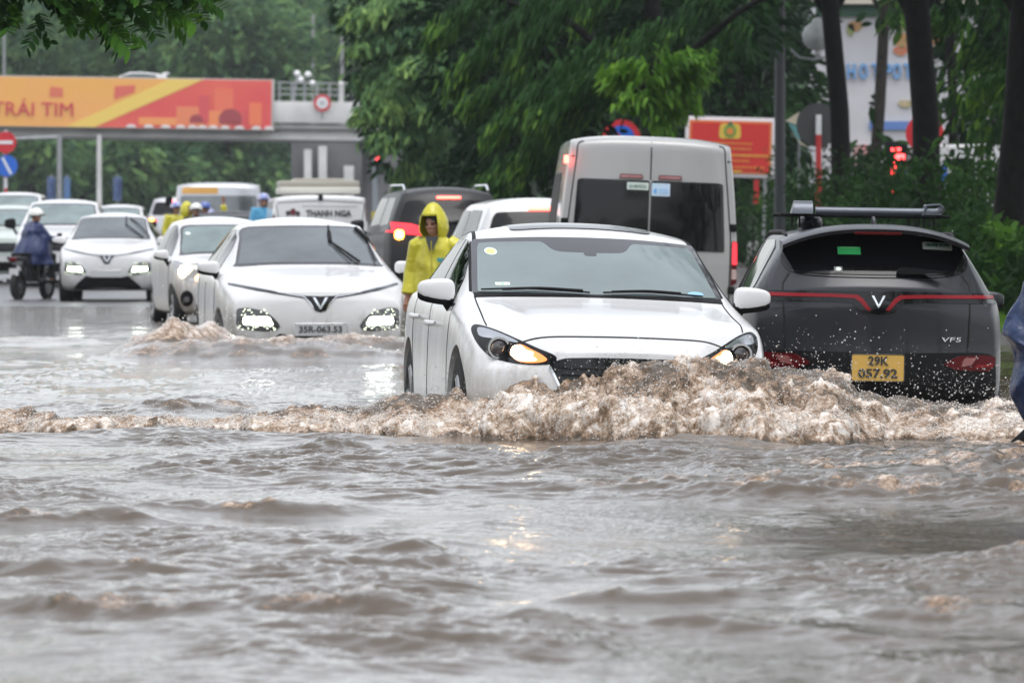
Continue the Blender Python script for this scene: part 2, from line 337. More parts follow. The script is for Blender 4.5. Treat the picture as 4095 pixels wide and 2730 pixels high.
def water_material():
    m = bpy.data.materials.new('flood_water'); m.use_nodes = True; nt = m.node_tree; b = nt.nodes['Principled BSDF']
    tc = nt.nodes.new('ShaderNodeTexCoord'); at = nt.nodes.new('ShaderNodeAttribute'); at.attribute_name = 'foam'
    n1 = nt.nodes.new('ShaderNodeTexNoise'); n1.inputs['Scale'].default_value = 38; n1.inputs['Detail'].default_value = 8; n1.inputs['Roughness'].default_value = .62; n1.inputs['Distortion'].default_value = .8
    n3 = nt.nodes.new('ShaderNodeTexNoise'); n3.inputs['Scale'].default_value = 7; n3.inputs['Detail'].default_value = 5; n3.inputs['Distortion'].default_value = 1.5
    n2 = nt.nodes.new('ShaderNodeTexNoise'); n2.inputs['Scale'].default_value = 34; n2.inputs['Detail'].default_value = 6; n2.inputs['Roughness'].default_value = .6
    for n in (n1, n2, n3): nt.links.new(tc.outputs['Object'], n.inputs['Vector'])
    # foam threshold: attribute + noise
    s0 = nt.nodes.new('ShaderNodeMath'); s0.operation = 'MULTIPLY_ADD'; s0.inputs[1].default_value = 1.15; s0.inputs[2].default_value = -.55
    nt.links.new(n1.outputs['Fac'], s0.inputs[0])
    s1 = nt.nodes.new('ShaderNodeMath'); s1.operation = 'ADD'; nt.links.new(s0.outputs[0], s1.inputs[0]); nt.links.new(at.outputs['Fac'], s1.inputs[1])
    s1b = nt.nodes.new('ShaderNodeMath'); s1b.operation = 'MULTIPLY_ADD'; s1b.inputs[1].default_value = 1.1; s1b.inputs[2].default_value = -.55; nt.links.new(n3.outputs['Fac'], s1b.inputs[0])
    s1c = nt.nodes.new('ShaderNodeMath'); s1c.operation = 'ADD'; nt.links.new(s1.outputs[0], s1c.inputs[0]); nt.links.new(s1b.outputs[0], s1c.inputs[1])
    mr = nt.nodes.new('ShaderNodeMapRange'); mr.inputs[1].default_value = .42; mr.inputs[2].default_value = 1.0; nt.links.new(s1c.outputs[0], mr.inputs[0])
    rp = nt.nodes.new('ShaderNodeValToRGB'); cr = rp.color_ramp
    cr.elements[0].position = 0; cr.elements[0].color = (.086, .066, .048, 1)
    cr.elements[1].position = 1; cr.elements[1].color = (.74, .69, .65, 1)
    e = cr.elements.new(.25); e.color = (.20, .128, .078, 1)
    e = cr.elements.new(.55); e.color = (.37, .275, .20, 1)
    e = cr.elements.new(.78); e.color = (.56, .48, .41, 1)
    # tiny bubbles: pale cells scattered where the water is broken
    vo = nt.nodes.new('ShaderNodeTexVoronoi'); vo.inputs['Scale'].default_value = 85; nt.links.new(tc.outputs['Object'], vo.inputs['Vector'])
    vm = nt.nodes.new('ShaderNodeMapRange'); vm.inputs[1].default_value = .34; vm.inputs[2].default_value = .16; nt.links.new(vo.outputs['Distance'], vm.inputs[0])
    bm1 = nt.nodes.new('ShaderNodeMath'); bm1.operation = 'MULTIPLY'; nt.links.new(vm.outputs[0], bm1.inputs[0]); nt.links.new(mr.outputs[0], bm1.inputs[1])
    bmx = nt.nodes.new('ShaderNodeMix'); bmx.data_type = 'RGBA'; bmx.inputs[7].default_value = (.72, .68, .64, 1); nt.links.new(bm1.outputs[0], bmx.inputs[0]); nt.links.new(rp.outputs[0], bmx.inputs[6])
    nt.links.new(mr.outputs[0], rp.inputs[0]); nt.links.new(bmx.outputs[2], b.inputs['Base Color'])
    sw_ = nt.nodes.new('ShaderNodeMath'); sw_.operation = 'MULTIPLY'; sw_.inputs[1].default_value = .45; nt.links.new(at.outputs['Fac'], sw_.inputs[0])
    ro = nt.nodes.new('ShaderNodeMapRange'); ro.inputs[3].default_value = .035; ro.inputs[4].default_value = .09; nt.links.new(mr.outputs[0], ro.inputs[0]); nt.links.new(ro.outputs[0], b.inputs['Roughness'])
    b.inputs['IOR'].default_value = 1.333; b.inputs['Specular IOR Level'].default_value = .5
    b.inputs['Subsurface Radius'].default_value = (.05, .035, .025); b.inputs['Subsurface Scale'].default_value = .6; nt.links.new(sw_.outputs[0], b.inputs['Subsurface Weight'])
    bp = nt.nodes.new('ShaderNodeBump'); bp.inputs['Strength'].default_value = .55; bp.inputs['Distance'].default_value = .014
    bs = nt.nodes.new('ShaderNodeMapRange'); bs.inputs[3].default_value = .20; bs.inputs[4].default_value = .6; nt.links.new(at.outputs['Fac'], bs.inputs[0]); nt.links.new(bs.outputs[0], bp.inputs['Strength'])
    cm = nt.nodes.new('ShaderNodeAttribute'); cm.attribute_name = 'calm'
    bm_ = nt.nodes.new('ShaderNodeMath'); bm_.operation = 'MULTIPLY'; nt.links.new(bs.outputs[0], bm_.inputs[0]); nt.links.new(cm.outputs['Fac'], bm_.inputs[1]); nt.links.new(bm_.outputs[0], bp.inputs['Strength'])
    nt.links.new(n2.outputs['Fac'], bp.inputs['Height']); nt.links.new(bp.outputs[0], b.inputs['Normal'])
    return m
WATER = water_material()

def smoothgrid(a, b, steps): return np.linspace(a, b, steps)
def base_z(X, Y):
    hb, d, L = bow(X, Y); f = foam_amt(X, Y)
    return waves(X, Y) * (1 - .6 * f) + hb + swell(X, Y), f, hb
def broken(X, Y):
    """points of the broken water: lumps pushed out along the surface normal"""
    e = np.float32(.03); Z, f, hb = base_z(X, Y); Zx = base_z(X + e, Y)[0]; Zy = base_z(X, Y + e)[0]
    N = np.stack([-(Zx - Z) / e, -(Zy - Z) / e, np.ones_like(Z)], 1); N /= np.linalg.norm(N, axis=1, keepdims=True)
    k = froth(X, Y, Z, f) * (.75 + .75 * ss(.05, .3, hb)) * (1 - .45 * ss(40, 60, Y))
    k = k + .055 * perlin(X * 3.1, Y * 2.4, Z * 4, 91) * f * ss(.06, .22, hb)
    P = np.stack([X, Y, Z], 1) + N * k[:, None]
    return P, np.clip(f * (.80 + 2.2 * (k - .02)), 0, 1), N
def make_water():
    # columns: fine in the middle, coarse far to the sides.  rows: fine near, coarser away
    xs = np.concatenate([np.linspace(-120, -14, 30)[:-1], np.linspace(-14, -4.2, 130)[:-1], np.linspace(-4.2, 4.2, 780)[:-1], np.linspace(4.2, 14, 130)[:-1], np.linspace(14, 120, 30)])
    ys = np.concatenate([np.linspace(2, 13.5, 60)[:-1], np.linspace(13.5, 30.7, 760)[:-1], np.linspace(30.7, 33.9, 330)[:-1], np.linspace(33.9, 40, 150)[:-1], np.linspace(40, 62, 220)[:-1], np.linspace(62, 99, 90)])
    X, Y = np.meshgrid(xs.astype(np.float32), ys.astype(np.float32)); shp = X.shape; X = X.ravel(); Y = Y.ravel()
    Z, f, hb = base_z(X, Y); P = np.stack([X, Y, Z], 1); at_ = f.copy(); m = f > .004
    P[m], at_[m], _ = broken(X[m], Y[m])
    idx = np.arange(X.size).reshape(shp); q = np.stack([idx[:-1, :-1], idx[:-1, 1:], idx[1:, 1:], idx[1:, :-1]], -1).reshape(-1, 4)
    o = link_mesh('water', P, q, WATER)
    at = o.data.attributes.new('foam', 'FLOAT', 'POINT'); at.data.foreach_set('value', at_.astype(np.float32))
    at = o.data.attributes.new('calm', 'FLOAT', 'POINT'); at.data.foreach_set('value', (1 + 4.0 * ss(58, 82, Y)).astype(np.float32))
    tag(o, kind='structure'); return o
make_water()
def water_z(x, y):
    X = np.array([x], dtype=np.float32); Y = np.array([y], dtype=np.float32)
    return float((waves(X, Y) + bow(X, Y)[0] + swell(X, Y))[0])

def drops_mesh(name, pts, radii, material, stretch=None, label=None, cat=None):
    """many little water drops as one mesh of small balls"""
    bm = bmesh.new(); bmesh.ops.create_icosphere(bm, subdivisions=1, radius=1.0)
    bv = np.array([v.co[:] for v in bm.verts], dtype=np.float32); bf = np.array([[v.index for v in f.verts] for f in bm.faces]); bm.free()
    pts = np.asarray(pts, dtype=np.float32); radii = np.asarray(radii, dtype=np.float32)
    st = np.ones((len(pts), 3), dtype=np.float32) if stretch is None else stretch
    V = (pts[:, None, :] + bv[None] * radii[:, None, None] * st[:, None, :]).reshape(-1, 3)
    F = (bf[None] + (np.arange(len(pts)) * len(bv))[:, None, None]).reshape(-1, 3)
    o = link_mesh(name, V, F, material); tag(o, label, cat, kind='stuff'); return o

def make_spray():
    rg = np.random.default_rng(5)
    md = mat('spray_drop', (.97, .95, .93), .02, spec=.6, ior=1.33, trans=.85)
    P = []; r = []
    def burst(cx, cy, cz, sx, sy, sz, n, r0=.0016, r1=.0055):
        for _ in range(n):
            a = abs(rg.normal()) ; P.append((cx + rg.normal() * sx, cy + rg.normal() * sy, cz + a * sz)); r.append(r0 + (r1 - r0) * rg.random() ** 3)
    for x in np.linspace(-2.9, 2.95, 150):
        yf = float(np.interp(x, WX, WY)); A = float(np.interp(x, WX, WA))
        burst(x, yf + .12, A * .35 + .02, .05, .10, .05 + A * .12, 7)
        if A > .17: burst(x, yf + .55, A * .95 + .03, .06, .12, .055, 5)
    burst(1.55, 31.9, .42, .12, .12, .10, 90); burst(1.95, 32.6, .28, .22, .25, .16, 240); burst(2.5, 33.6, .22, .25, .25, .13, 150)
    burst(2.75, 34.5, .18, .15, .3, .10, 160, .002, .007); burst(-.37, 33.0, .10, .07, .06, .14, 260, .002, .006)
    burst(2.92, 31.7, .10, .14, .15, .12, 420, .002, .007); burst(.62, 31.95, .44, .08, .05, .06, 70); burst(1.0, 32.0, .2, 1.1, .4, .35, 90, .0015, .004)
    burst(.75, 33.9, 1.35, .25, .3, .25, 8, .002, .004)
    burst(-1.2, 55.4, .22, .1, .15, .12, 260, .003, .009); burst(-2.9, 55.6, .15, .2, .2, .16, 200, .003, .009); burst(-3.3, 54.0, .26, .3, .2, .05, 200, .003, .009)
    drops_mesh('spray', P, r, md, label='fine drops of brown water thrown up by the cars', cat='spray')
    # froth beads riding on the broken water
    n = 110000; X = rg.uniform(-3.2, 3.2, n).astype(np.float32); u = rg.random(n).astype(np.float32)
    yf = np.interp(X, WX, WY); L = np.interp(X, WX, WL); Y = (yf - .03 + u ** 1.5 * L * .75).astype(np.float32)
    f = foam_amt(X, Y); hb, d, _ = bow(X, Y)
    clump = ss(-.02, .22, perlin(X * 7, Y * 6, None, 77))
    keep = (rg.random(n) < f * (.15 + .70 * clump)); X, Y, f, hb = X[keep], Y[keep], f[keep], hb[keep]
    P_, fa, N_ = broken(X, Y); lift = rg.uniform(-.001, .004, len(X)) + (rg.random(len(X)) > .93) * rg.exponential(.012, len(X)); P_ = P_ + N_ * lift[:, None] + np.stack([0 * lift, 0 * lift, lift], 1)
    rad = .0012 + .0042 * rg.random(len(X)) ** 3.0
    st = np.stack([1 + .9 * rg.random(len(X)), np.ones(len(X)), .75 + .7 * rg.random(len(X))], 1).astype(np.float32)
    drops_mesh('foam', P_, rad, mat('froth', (.86, .80, .75), .04, spec=.5, ior=1.33, trans=.35), st, 'frothy beads and bubbles along the broken bow wave', 'foam')
make_spray()
# ================================================================ vehicles: a body surface given by rows along its length
def shell(rows, F=((0, .05), (.5, 0), (1, .08)), fbow=.4, fp=2.2, Lf=1.0, Rr=((0, 0), (1, 0)), rbow=.25, Lr=.8, nv=None, pz=2.4, arches=None, bulge=.012, post=None):
    """rows: (y, bottom z, bottom half width, half width, belt z, belt half width, roof edge z, roof edge half width, top z[, bow])
    the end at y = 0 faces the viewer"""
    rows = [tuple(r) + (0.0,) * (10 - len(r)) for r in rows]
    A = np.array(rows); Ys = A[:, 0]
    dens = [Ys[0]]
    for a, b in zip(Ys[:-1], Ys[1:]):
        k = max(1, int(round((b - a) / .11))); dens += list(np.linspace(a, b, k + 1)[1:])
    def pchip(x, y, q):
        h = np.diff(x); dl = np.diff(y) / h; m = np.zeros(len(x)); m[0] = dl[0]; m[-1] = dl[-1]
        for i in range(1, len(x) - 1):
            m[i] = 0 if dl[i - 1] * dl[i] <= 0 else (h[i - 1] + h[i]) / (h[i - 1] / dl[i - 1] + h[i] / dl[i]) if True else 0
        i = np.clip(np.searchsorted(x, q) - 1, 0, len(x) - 2); t = (q - x[i]) / h[i]
        return (2*t**3-3*t**2+1)*y[i] + (t**3-2*t**2+t)*h[i]*m[i] + (-2*t**3+3*t**2)*y[i+1] + (t**3-t**2)*h[i]*m[i+1]
    D = np.stack([np.array(dens)] + [pchip(Ys, A[:, c], np.array(dens)) for c in range(1, 10)], 1)
    us = [-1, -.97, -.88, -.72, -.54, -.36, -.18, 0, .18, .36, .54, .72, .88, .97, 1]
    Ltot = Ys[-1]
    fw, fy = zip(*F); rw, ry = zip(*Rr)
    def levels(r):
        _, B, WB, W, zS, WS, RE, Rw, T, bw = r
        lm = lambda t: (WS + (Rw - WS) * t + bulge * 4 * t * (1 - t), zS + (RE - zS) * t)
        zl = B + .06
        return [(WB, B), (W - .012, B + .05), (W, B + .30 * (zS - B)), (W, B + .62 * (zS - B)), (W - .006, B + .86 * (zS - B)), (WS + (W - WS) * .45, zS - .018), (WS, zS), lm(.3), lm(.65), lm(.92), (Rw, RE)]
    wt = [0, 0, 0, 0, 0, 0, .03, .15, .45, .85, 1]
    NL = len(wt)
    def pos(iu, iv, iw):
        r = D[iv]; u = us[iu]; hw, z = levels(r)[iw]; T, RE, bw = r[8], r[6], r[9]
        zz = z + wt[iw] * (T - RE) * (1 - abs(u) ** pz)
        zn = (z - D[0][1]) / max(.01, (D[0][8] - D[0][1])); zr = (z - D[-1][1]) / max(.01, (D[-1][8] - D[-1][1]))
        yy = r[0] + bw * abs(u) ** 2 * (wt[iw] ** .5 if iw > 5 else 0)
        yy += max(0, 1 - r[0] / Lf) * (np.interp(zn, fw, fy) + fbow * abs(u) ** fp)
        yy -= max(0, 1 - (Ltot - r[0]) / Lr) * (np.interp(zr, rw, ry) + rbow * abs(u) ** 2.2)
        return (u * hw, float(yy), zz)
    NU, NV = len(us), len(D); key = {}; V = []; Fc = []
    def vi(a, b, c):
        k = (a, b, c)
        if k not in key: key[k] = len(V); V.append(pos(a, b, c))
        return key[k]
    for b in range(NV - 1):
        for a in range(NU - 1):
            Fc.append((vi(a, b, NL - 1), vi(a + 1, b, NL - 1), vi(a + 1, b + 1, NL - 1), vi(a, b + 1, NL - 1)))
            Fc.append((vi(a, b, 0), vi(a, b + 1, 0), vi(a + 1, b + 1, 0), vi(a + 1, b, 0)))
        for c in range(NL - 1):
            Fc.append((vi(0, b, c), vi(0, b, c + 1), vi(0, b + 1, c + 1), vi(0, b + 1, c)))
            Fc.append((vi(NU - 1, b, c), vi(NU - 1, b + 1, c), vi(NU - 1, b + 1, c + 1), vi(NU - 1, b, c + 1)))
    for a in range(NU - 1):
        for c in range(NL - 1):
            Fc.append((vi(a, 0, c), vi(a + 1, 0, c), vi(a + 1, 0, c + 1), vi(a, 0, c + 1)))
            Fc.append((vi(a, NV - 1, c), vi(a, NV - 1, c + 1), vi(a + 1, NV - 1, c + 1), vi(a + 1, NV - 1, c)))
    me = bpy.data.meshes.new('body'); me.from_pydata(V, [], Fc)
    o = bpy.data.objects.new('body', me); C.objects.link(o)
    md = o.modifiers.new('s', 'SUBSURF'); md.levels = 2; md.render_levels = 2
    bpy.context.view_layer.update(); dg = bpy.context.evaluated_depsgraph_get()
    m2 = bpy.data.meshes.new_from_object(o.evaluated_get(dg))
    if post:
        for v in m2.vertices: v.co = post(v.co.copy())
    bv = BVHTree.FromPolygons([v.co[:] for v in m2.vertices], [p.vertices[:] for p in m2.polygons])
    o.modifiers.clear(); o.data = m2
    cutters = []
    for (wy, wz, wr) in (arches or []):
        for sd in (-1, 1):
            mb = MB(); mb.lathe([(wr, sd * .62), (wr, sd * 1.3)], axis='x', c=(0, wy, wz), n=48); co = mb.obj('cut', mat('black_plastic', (.008, .008, .009), .55, spec=.18)); cutters.append(co)
            b = o.modifiers.new('b', 'BOOLEAN'); b.object = co; b.operation = 'DIFFERENCE'; b.solver = 'EXACT'
    if cutters:
        bpy.context.view_layer.update(); dg = bpy.context.evaluated_depsgraph_get()
        m3 = bpy.data.meshes.new_from_object(o.evaluated_get(dg)); o.modifiers.clear(); o.data = m3
        for c in cutters: bpy.data.objects.remove(c)
    o.data.polygons.foreach_set('use_smooth', [True] * len(o.data.polygons)); o.data.set_sharp_from_angle(angle=R(50))
    return o, bv

def crom(pts, k=6, closed=False):
    """smooth curve through points (2D)"""
    P = [Vector((p[0], p[1])) for p in pts]; n = len(P); out = []
    rng_ = range(n) if closed else range(n - 1)
    for i in rng_:
        g = lambda j: P[j % n] if closed else P[min(max(j, 0), n - 1)]
        p0, p1, p2, p3 = g(i - 1), g(i), g(i + 1), g(i + 2)
        for s in range(k):
            t = s / k
            out.append(tuple(.5 * ((2 * p1) + (-p0 + p2) * t + (2 * p0 - 5 * p1 + 4 * p2 - p3) * t * t + (-p0 + 3 * p1 - 3 * p2 + p3) * t ** 3)))
    if not closed: out.append(tuple(P[-1]))
    return out
def rpoly(pts, r=.03, k=4):
    """polygon with rounded corners"""
    n = len(pts); out = []
    for i in range(n):
        p = Vector(pts[i]); a = Vector(pts[i - 1]) - p; b = Vector(pts[(i + 1) % n]) - p
        rr = min(r, a.length * .45, b.length * .45); A = p + a.normalized() * rr; B = p + b.normalized() * rr
        for s in range(k + 1):
            t = s / k; out.append(tuple((1 - t) ** 2 * A + 2 * t * (1 - t) * p + t * t * B))
    return out
def mirror(poly): return [(-a, b) for a, b in poly][::-1]
def ribbon(pts, w, w2=None):
    """polyline -> thin polygon"""
    P = [Vector(p) for p in pts]; L = []; Rr = []
    for i, p in enumerate(P):
        t = (P[min(i + 1, len(P) - 1)] - P[max(i - 1, 0)]).normalized(); nn = Vector((-t.y, t.x)); ww = w if w2 is None else w + (w2 - w) * i / (len(P) - 1)
        L.append(tuple(p + nn * ww / 2)); Rr.append(tuple(p - nn * ww / 2))
    return L + Rr[::-1]

def patch(name, bv, poly, material, parent, axis='y', side=-1, off=.004, step=.04, depth=.012, plane=None, tilt=0.0):
    """a pane, lamp, badge or gap: its outline laid on the body surface with its own small thickness"""
    P = []
    n = len(poly)
    for i in range(n):
        a = Vector(poly[i]); b = Vector(poly[(i + 1) % n]); k = max(1, int(math.ceil((b - a).length / step)))
        for s in range(k):
            q = a + (b - a) * s / k
            if not P or (q - P[-1]).length > 1e-5: P.append(q)
    nb = len(P); edges = [(i, (i + 1) % nb) for i in range(nb)]
    xs = [p.x for p in P]; zs = [p.y for p in P]; gx = np.arange(min(xs) + step * .5, max(xs), step); gz = np.arange(min(zs) + step * .5, max(zs), step)
    if len(gx) * len(gz) < 9000:
        P = P + [Vector((float(a), float(b))) for a in gx for b in gz]
    r = geometry.delaunay_2d_cdt(P, edges, [], 1, 1e-6)
    v2, fs = r[0], [f for f in r[2]]
    co = []; nr = []; ok = []
    for p in v2:
        if plane is not None:
            h = {'y': Vector((p.x, plane + tilt * p.y, p.y)), 'x': Vector((plane, p.x, p.y)), 'z': Vector((p.x, p.y, plane))}[axis]; nn = {'y': Vector((0, -1, 0)), 'x': Vector((side, 0, 0)), 'z': Vector((0, 0, 1))}[axis]
        else:
            if axis == 'y': h, nn, _, _ = bv.ray_cast(Vector((p.x, -4, p.y)), Vector((0, 1, 0)))
            elif axis == 'x': h, nn, _, _ = bv.ray_cast(Vector((side * 4, p.x, p.y)), Vector((-side, 0, 0)))
            else: h, nn, _, _ = bv.ray_cast(Vector((p.x, p.y, 6)), Vector((0, 0, -1)))
            if h is None: co.append(Vector((0, 0, 0))); nr.append(Vector((0, 0, 1))); ok.append(False); continue
            if nn.dot({'y': Vector((0, -1, 0)), 'x': Vector((side, 0, 0)), 'z': Vector((0, 0, 1))}[axis]) < 0: nn = -nn
        co.append(h + nn * off); nr.append(nn); ok.append(True)
    fs = [list(f) for f in fs if all(ok[i] for i in f)]
    if not fs: return None
    cnt = {}
    for f in fs:
        for i in range(len(f)):
            e = (f[i], f[(i + 1) % len(f)]); cnt[frozenset(e)] = cnt.get(frozenset(e), []) + [e]
    V = list(co); base = {}
    for k, l in cnt.items():
        if len(l) == 1:
            a, b = l[0]
            for q in (a, b):
                if q not in base: base[q] = len(V); V.append(co[q] - nr[q] * depth)
            fs.append([b, a, base[a], base[b]])
    used = sorted({i for f in fs for i in f}); mp = {u: i for i, u in enumerate(used)}
    me = bpy.data.meshes.new(name); me.from_pydata([V[u][:] for u in used], [], [[mp[i] for i in f] for f in fs])
    bm = bmesh.new(); bm.from_mesh(me); bmesh.ops.recalc_face_normals(bm, faces=bm.faces)
    # make sure the front points out
    s = sum((1 if f.normal.dot({'y': Vector((0, -1, 0)), 'x': Vector((side, 0, 0)), 'z': Vector((0, 0, 1))}[axis]) > 0 else -1) * f.calc_area() for f in bm.faces)
    if s < 0: bmesh.ops.reverse_faces(bm, faces=bm.faces)
    bm.to_mesh(me); bm.free()
    me.polygons.foreach_set('use_smooth', [True] * len(me.polygons)); me.set_sharp_from_angle(angle=R(40)); me.materials.append(material)
    o = bpy.data.objects.new(name, me); C.objects.link(o)
    if parent: o.parent = parent
    return o
def join(name, objs, parent=None):
    """several patches -> one mesh"""
    objs = [o for o in objs if o]; V = []; Fc = []; mi = []; ml = []
    for o in objs:
        n = len(V); V += [(o.matrix_local @ v.co)[:] for v in o.data.vertices] if True else []
        m = o.data.materials[0]
        if m not in ml: ml.append(m)
        for p in o.data.polygons: Fc.append([i + n for i in p.vertices]); mi.append(ml.index(m))
        bpy.data.objects.remove(o)
    me = bpy.data.meshes.new(name); me.from_pydata(V, [], Fc)
    for m in ml: me.materials.append(m)
    me.polygons.foreach_set('material_index', mi); me.polygons.foreach_set('use_smooth', [True] * len(me.polygons)); me.set_sharp_from_angle(angle=R(40))
    r = bpy.data.objects.new(name, me); C.objects.link(r)
    if parent: r.parent = parent
    return r

BLK = mat('black_plastic', (.008, .008, .009), .55, spec=.18); GAP = mat('panel_gap', (.006, .006, .006), .7); RUB = mat('tyre_rubber', (.018, .018, .018), .75, bump=(60, .4, .004))
CHR = mat('chrome', (.75, .76, .78), .12, metal=1.0); RIM = mat('alloy', (.35, .35, .36), .3, metal=1.0); GLS = mat('tinted_glass', (.002, .003, .003), .05, ior=1.35, spec=.2)
PIANO = mat('gloss_black', (.005, .005, .006), .10, coat=.25, spec=.3)
def glass(name, col, ior=1.7, rough=.05): return mat(name, col, rough, ior=ior, bump=(40, .05, .002))

def wheel(parent, x, y, r=.32, w=.215, side=-1, rim=RIM):
    """tyre with a spoked rim, outer face toward side"""
    m = MB(); hw = w / 2
    m.lathe([(r * .62, -hw), (r * .9, -hw), (r * .985, -hw * .8), (r, -hw * .45), (r, hw * .45), (r * .985, hw * .8), (r * .9, hw), (r * .62, hw)], axis='x', n=36, closed=True)
    o = m.obj('wheel', RUB, parent, loc=(x, y, r))
    k = MB(); k.lathe([(r * .64, side * hw * .2), (r * .64, side * hw * .96), (r * .60, side * hw * .96), (r * .57, side * hw * .3)], axis='x', n=32, closed=True)
    k.lathe([(r * .16, side * hw * .2), (r * .16, side * hw * .86), (r * .05, side * hw * .92)], axis='x', n=16)
    for a in range(5):
        for dd in (-.12, .12):
            t = a * 2 * math.pi / 5 + dd
            k.tube([(side * hw * .75, math.cos(t) * r * .12, math.sin(t) * r * .12), (side * hw * .86, math.cos(t) * r * .6, math.sin(t) * r * .6)], r * .055, n=6)
    k.obj('rim', rim, o)
    return o

def door_mirror(parent, x, y, z, side, paint, w=.21, h=.13, d=.10, glassy=True, stalk=True):
    """door mirror: painted cap over a black shell on a stalk; side -1 = photo left"""
    m = MB(); bm = bmesh.new(); bmesh.ops.create_cube(bm, size=1)
    bmesh.ops.subdivide_edges(bm, edges=bm.edges[:], cuts=3, use_grid_fill=True)
    for v in bm.verts:
        q = v.co * 2; L = max(abs(q.x), abs(q.y), abs(q.z)); s = (abs(q.x) ** 3.6 + abs(q.y) ** 3.6 + abs(q.z) ** 3.6) ** (1 / 3.6)
        q = q / s * L
        tt = (q.x * side + 1) / 2      # 0 inner, 1 outer
        v.co = Vector((q.x * w / 2, q.y * d / 2 * (1 - .25 * tt), q.z * h / 2 * (1 - .34 * tt) + .004 * tt - (.014 * (1 - tt) if q.z < 0 else 0)))
    bm.verts.index_update()
    vs = [v.co.copy() for v in bm.verts]; fs = [[v.index for v in f.verts] for f in bm.faces]; bm.free()
    m.add(vs, fs); cap = m.obj('door_mirror', paint, parent, sharp=80, loc=(x, y, z))
    md = cap.modifiers.new('s', 'SUBSURF'); md.levels = 1; md.render_levels = 2
    k = MB(); k.add([Vector((v.x * .985, v.y * 1.0 + .006, v.z * .72 - h * .22)) for v in vs], fs)
    if stalk: k.tube([(-side * w * .22, .012, -h * .35), (-side * w * .40, .02, -h * .75), (-side * w * .62, .03, -h * 1.05)], [.040, .038, .060], n=10, flat=.6)
    sh = k.obj('housing', BLK, cap, sharp=80)
    return cap

def surface_text(bv, o, x, z, off=.004):
    """lay a line of lettering flat on the body at (x, z)"""
    h, n, _, _ = bv.ray_cast(Vector((x, -4, z)), Vector((0, 1, 0)))
    if n.y > 0: n = -n
    h2 = bv.ray_cast(Vector((x + .05, -4, z)), Vector((0, 1, 0)))[0]; h1 = bv.ray_cast(Vector((x - .05, -4, z)), Vector((0, 1, 0)))[0]
    X = (h2 - h1).normalized(); Yv = -n; Zv = X.cross(Yv).normalized(); Yv = Zv.cross(X)
    o.matrix_local = Matrix.Translation(h + n * off) @ Matrix((X, Yv, Zv)).transposed().to_4x4(); return o
def plate(parent, cx, cz, y, w, h, lines, bgcol, fg, name='number_plate', frame=CHR):
    m = MB(); m.prism(rpoly([(-w/2, -h/2), (w/2, -h/2), (w/2, h/2), (-w/2, h/2)], .012), -.004, .004)
    o = m.obj(name, bgcol, parent, loc=(cx, y, cz))
    f = MB(); P = rpoly([(-w/2-.004, -h/2-.004), (w/2+.004, -h/2-.004), (w/2+.004, h/2+.004), (-w/2-.004, h/2+.004)], .014); f.tube([(a, -.004, b) for a, b in P + P[:1]], .0035, n=6, cap=False); f.obj('plate_frame', frame, o)
    for (t, size, dz, wd) in lines:
        tm = text_mesh('plate_text', t, size, fg, o, width=wd, bold=.002); tm.location = (0, -.006, dz)
    return o
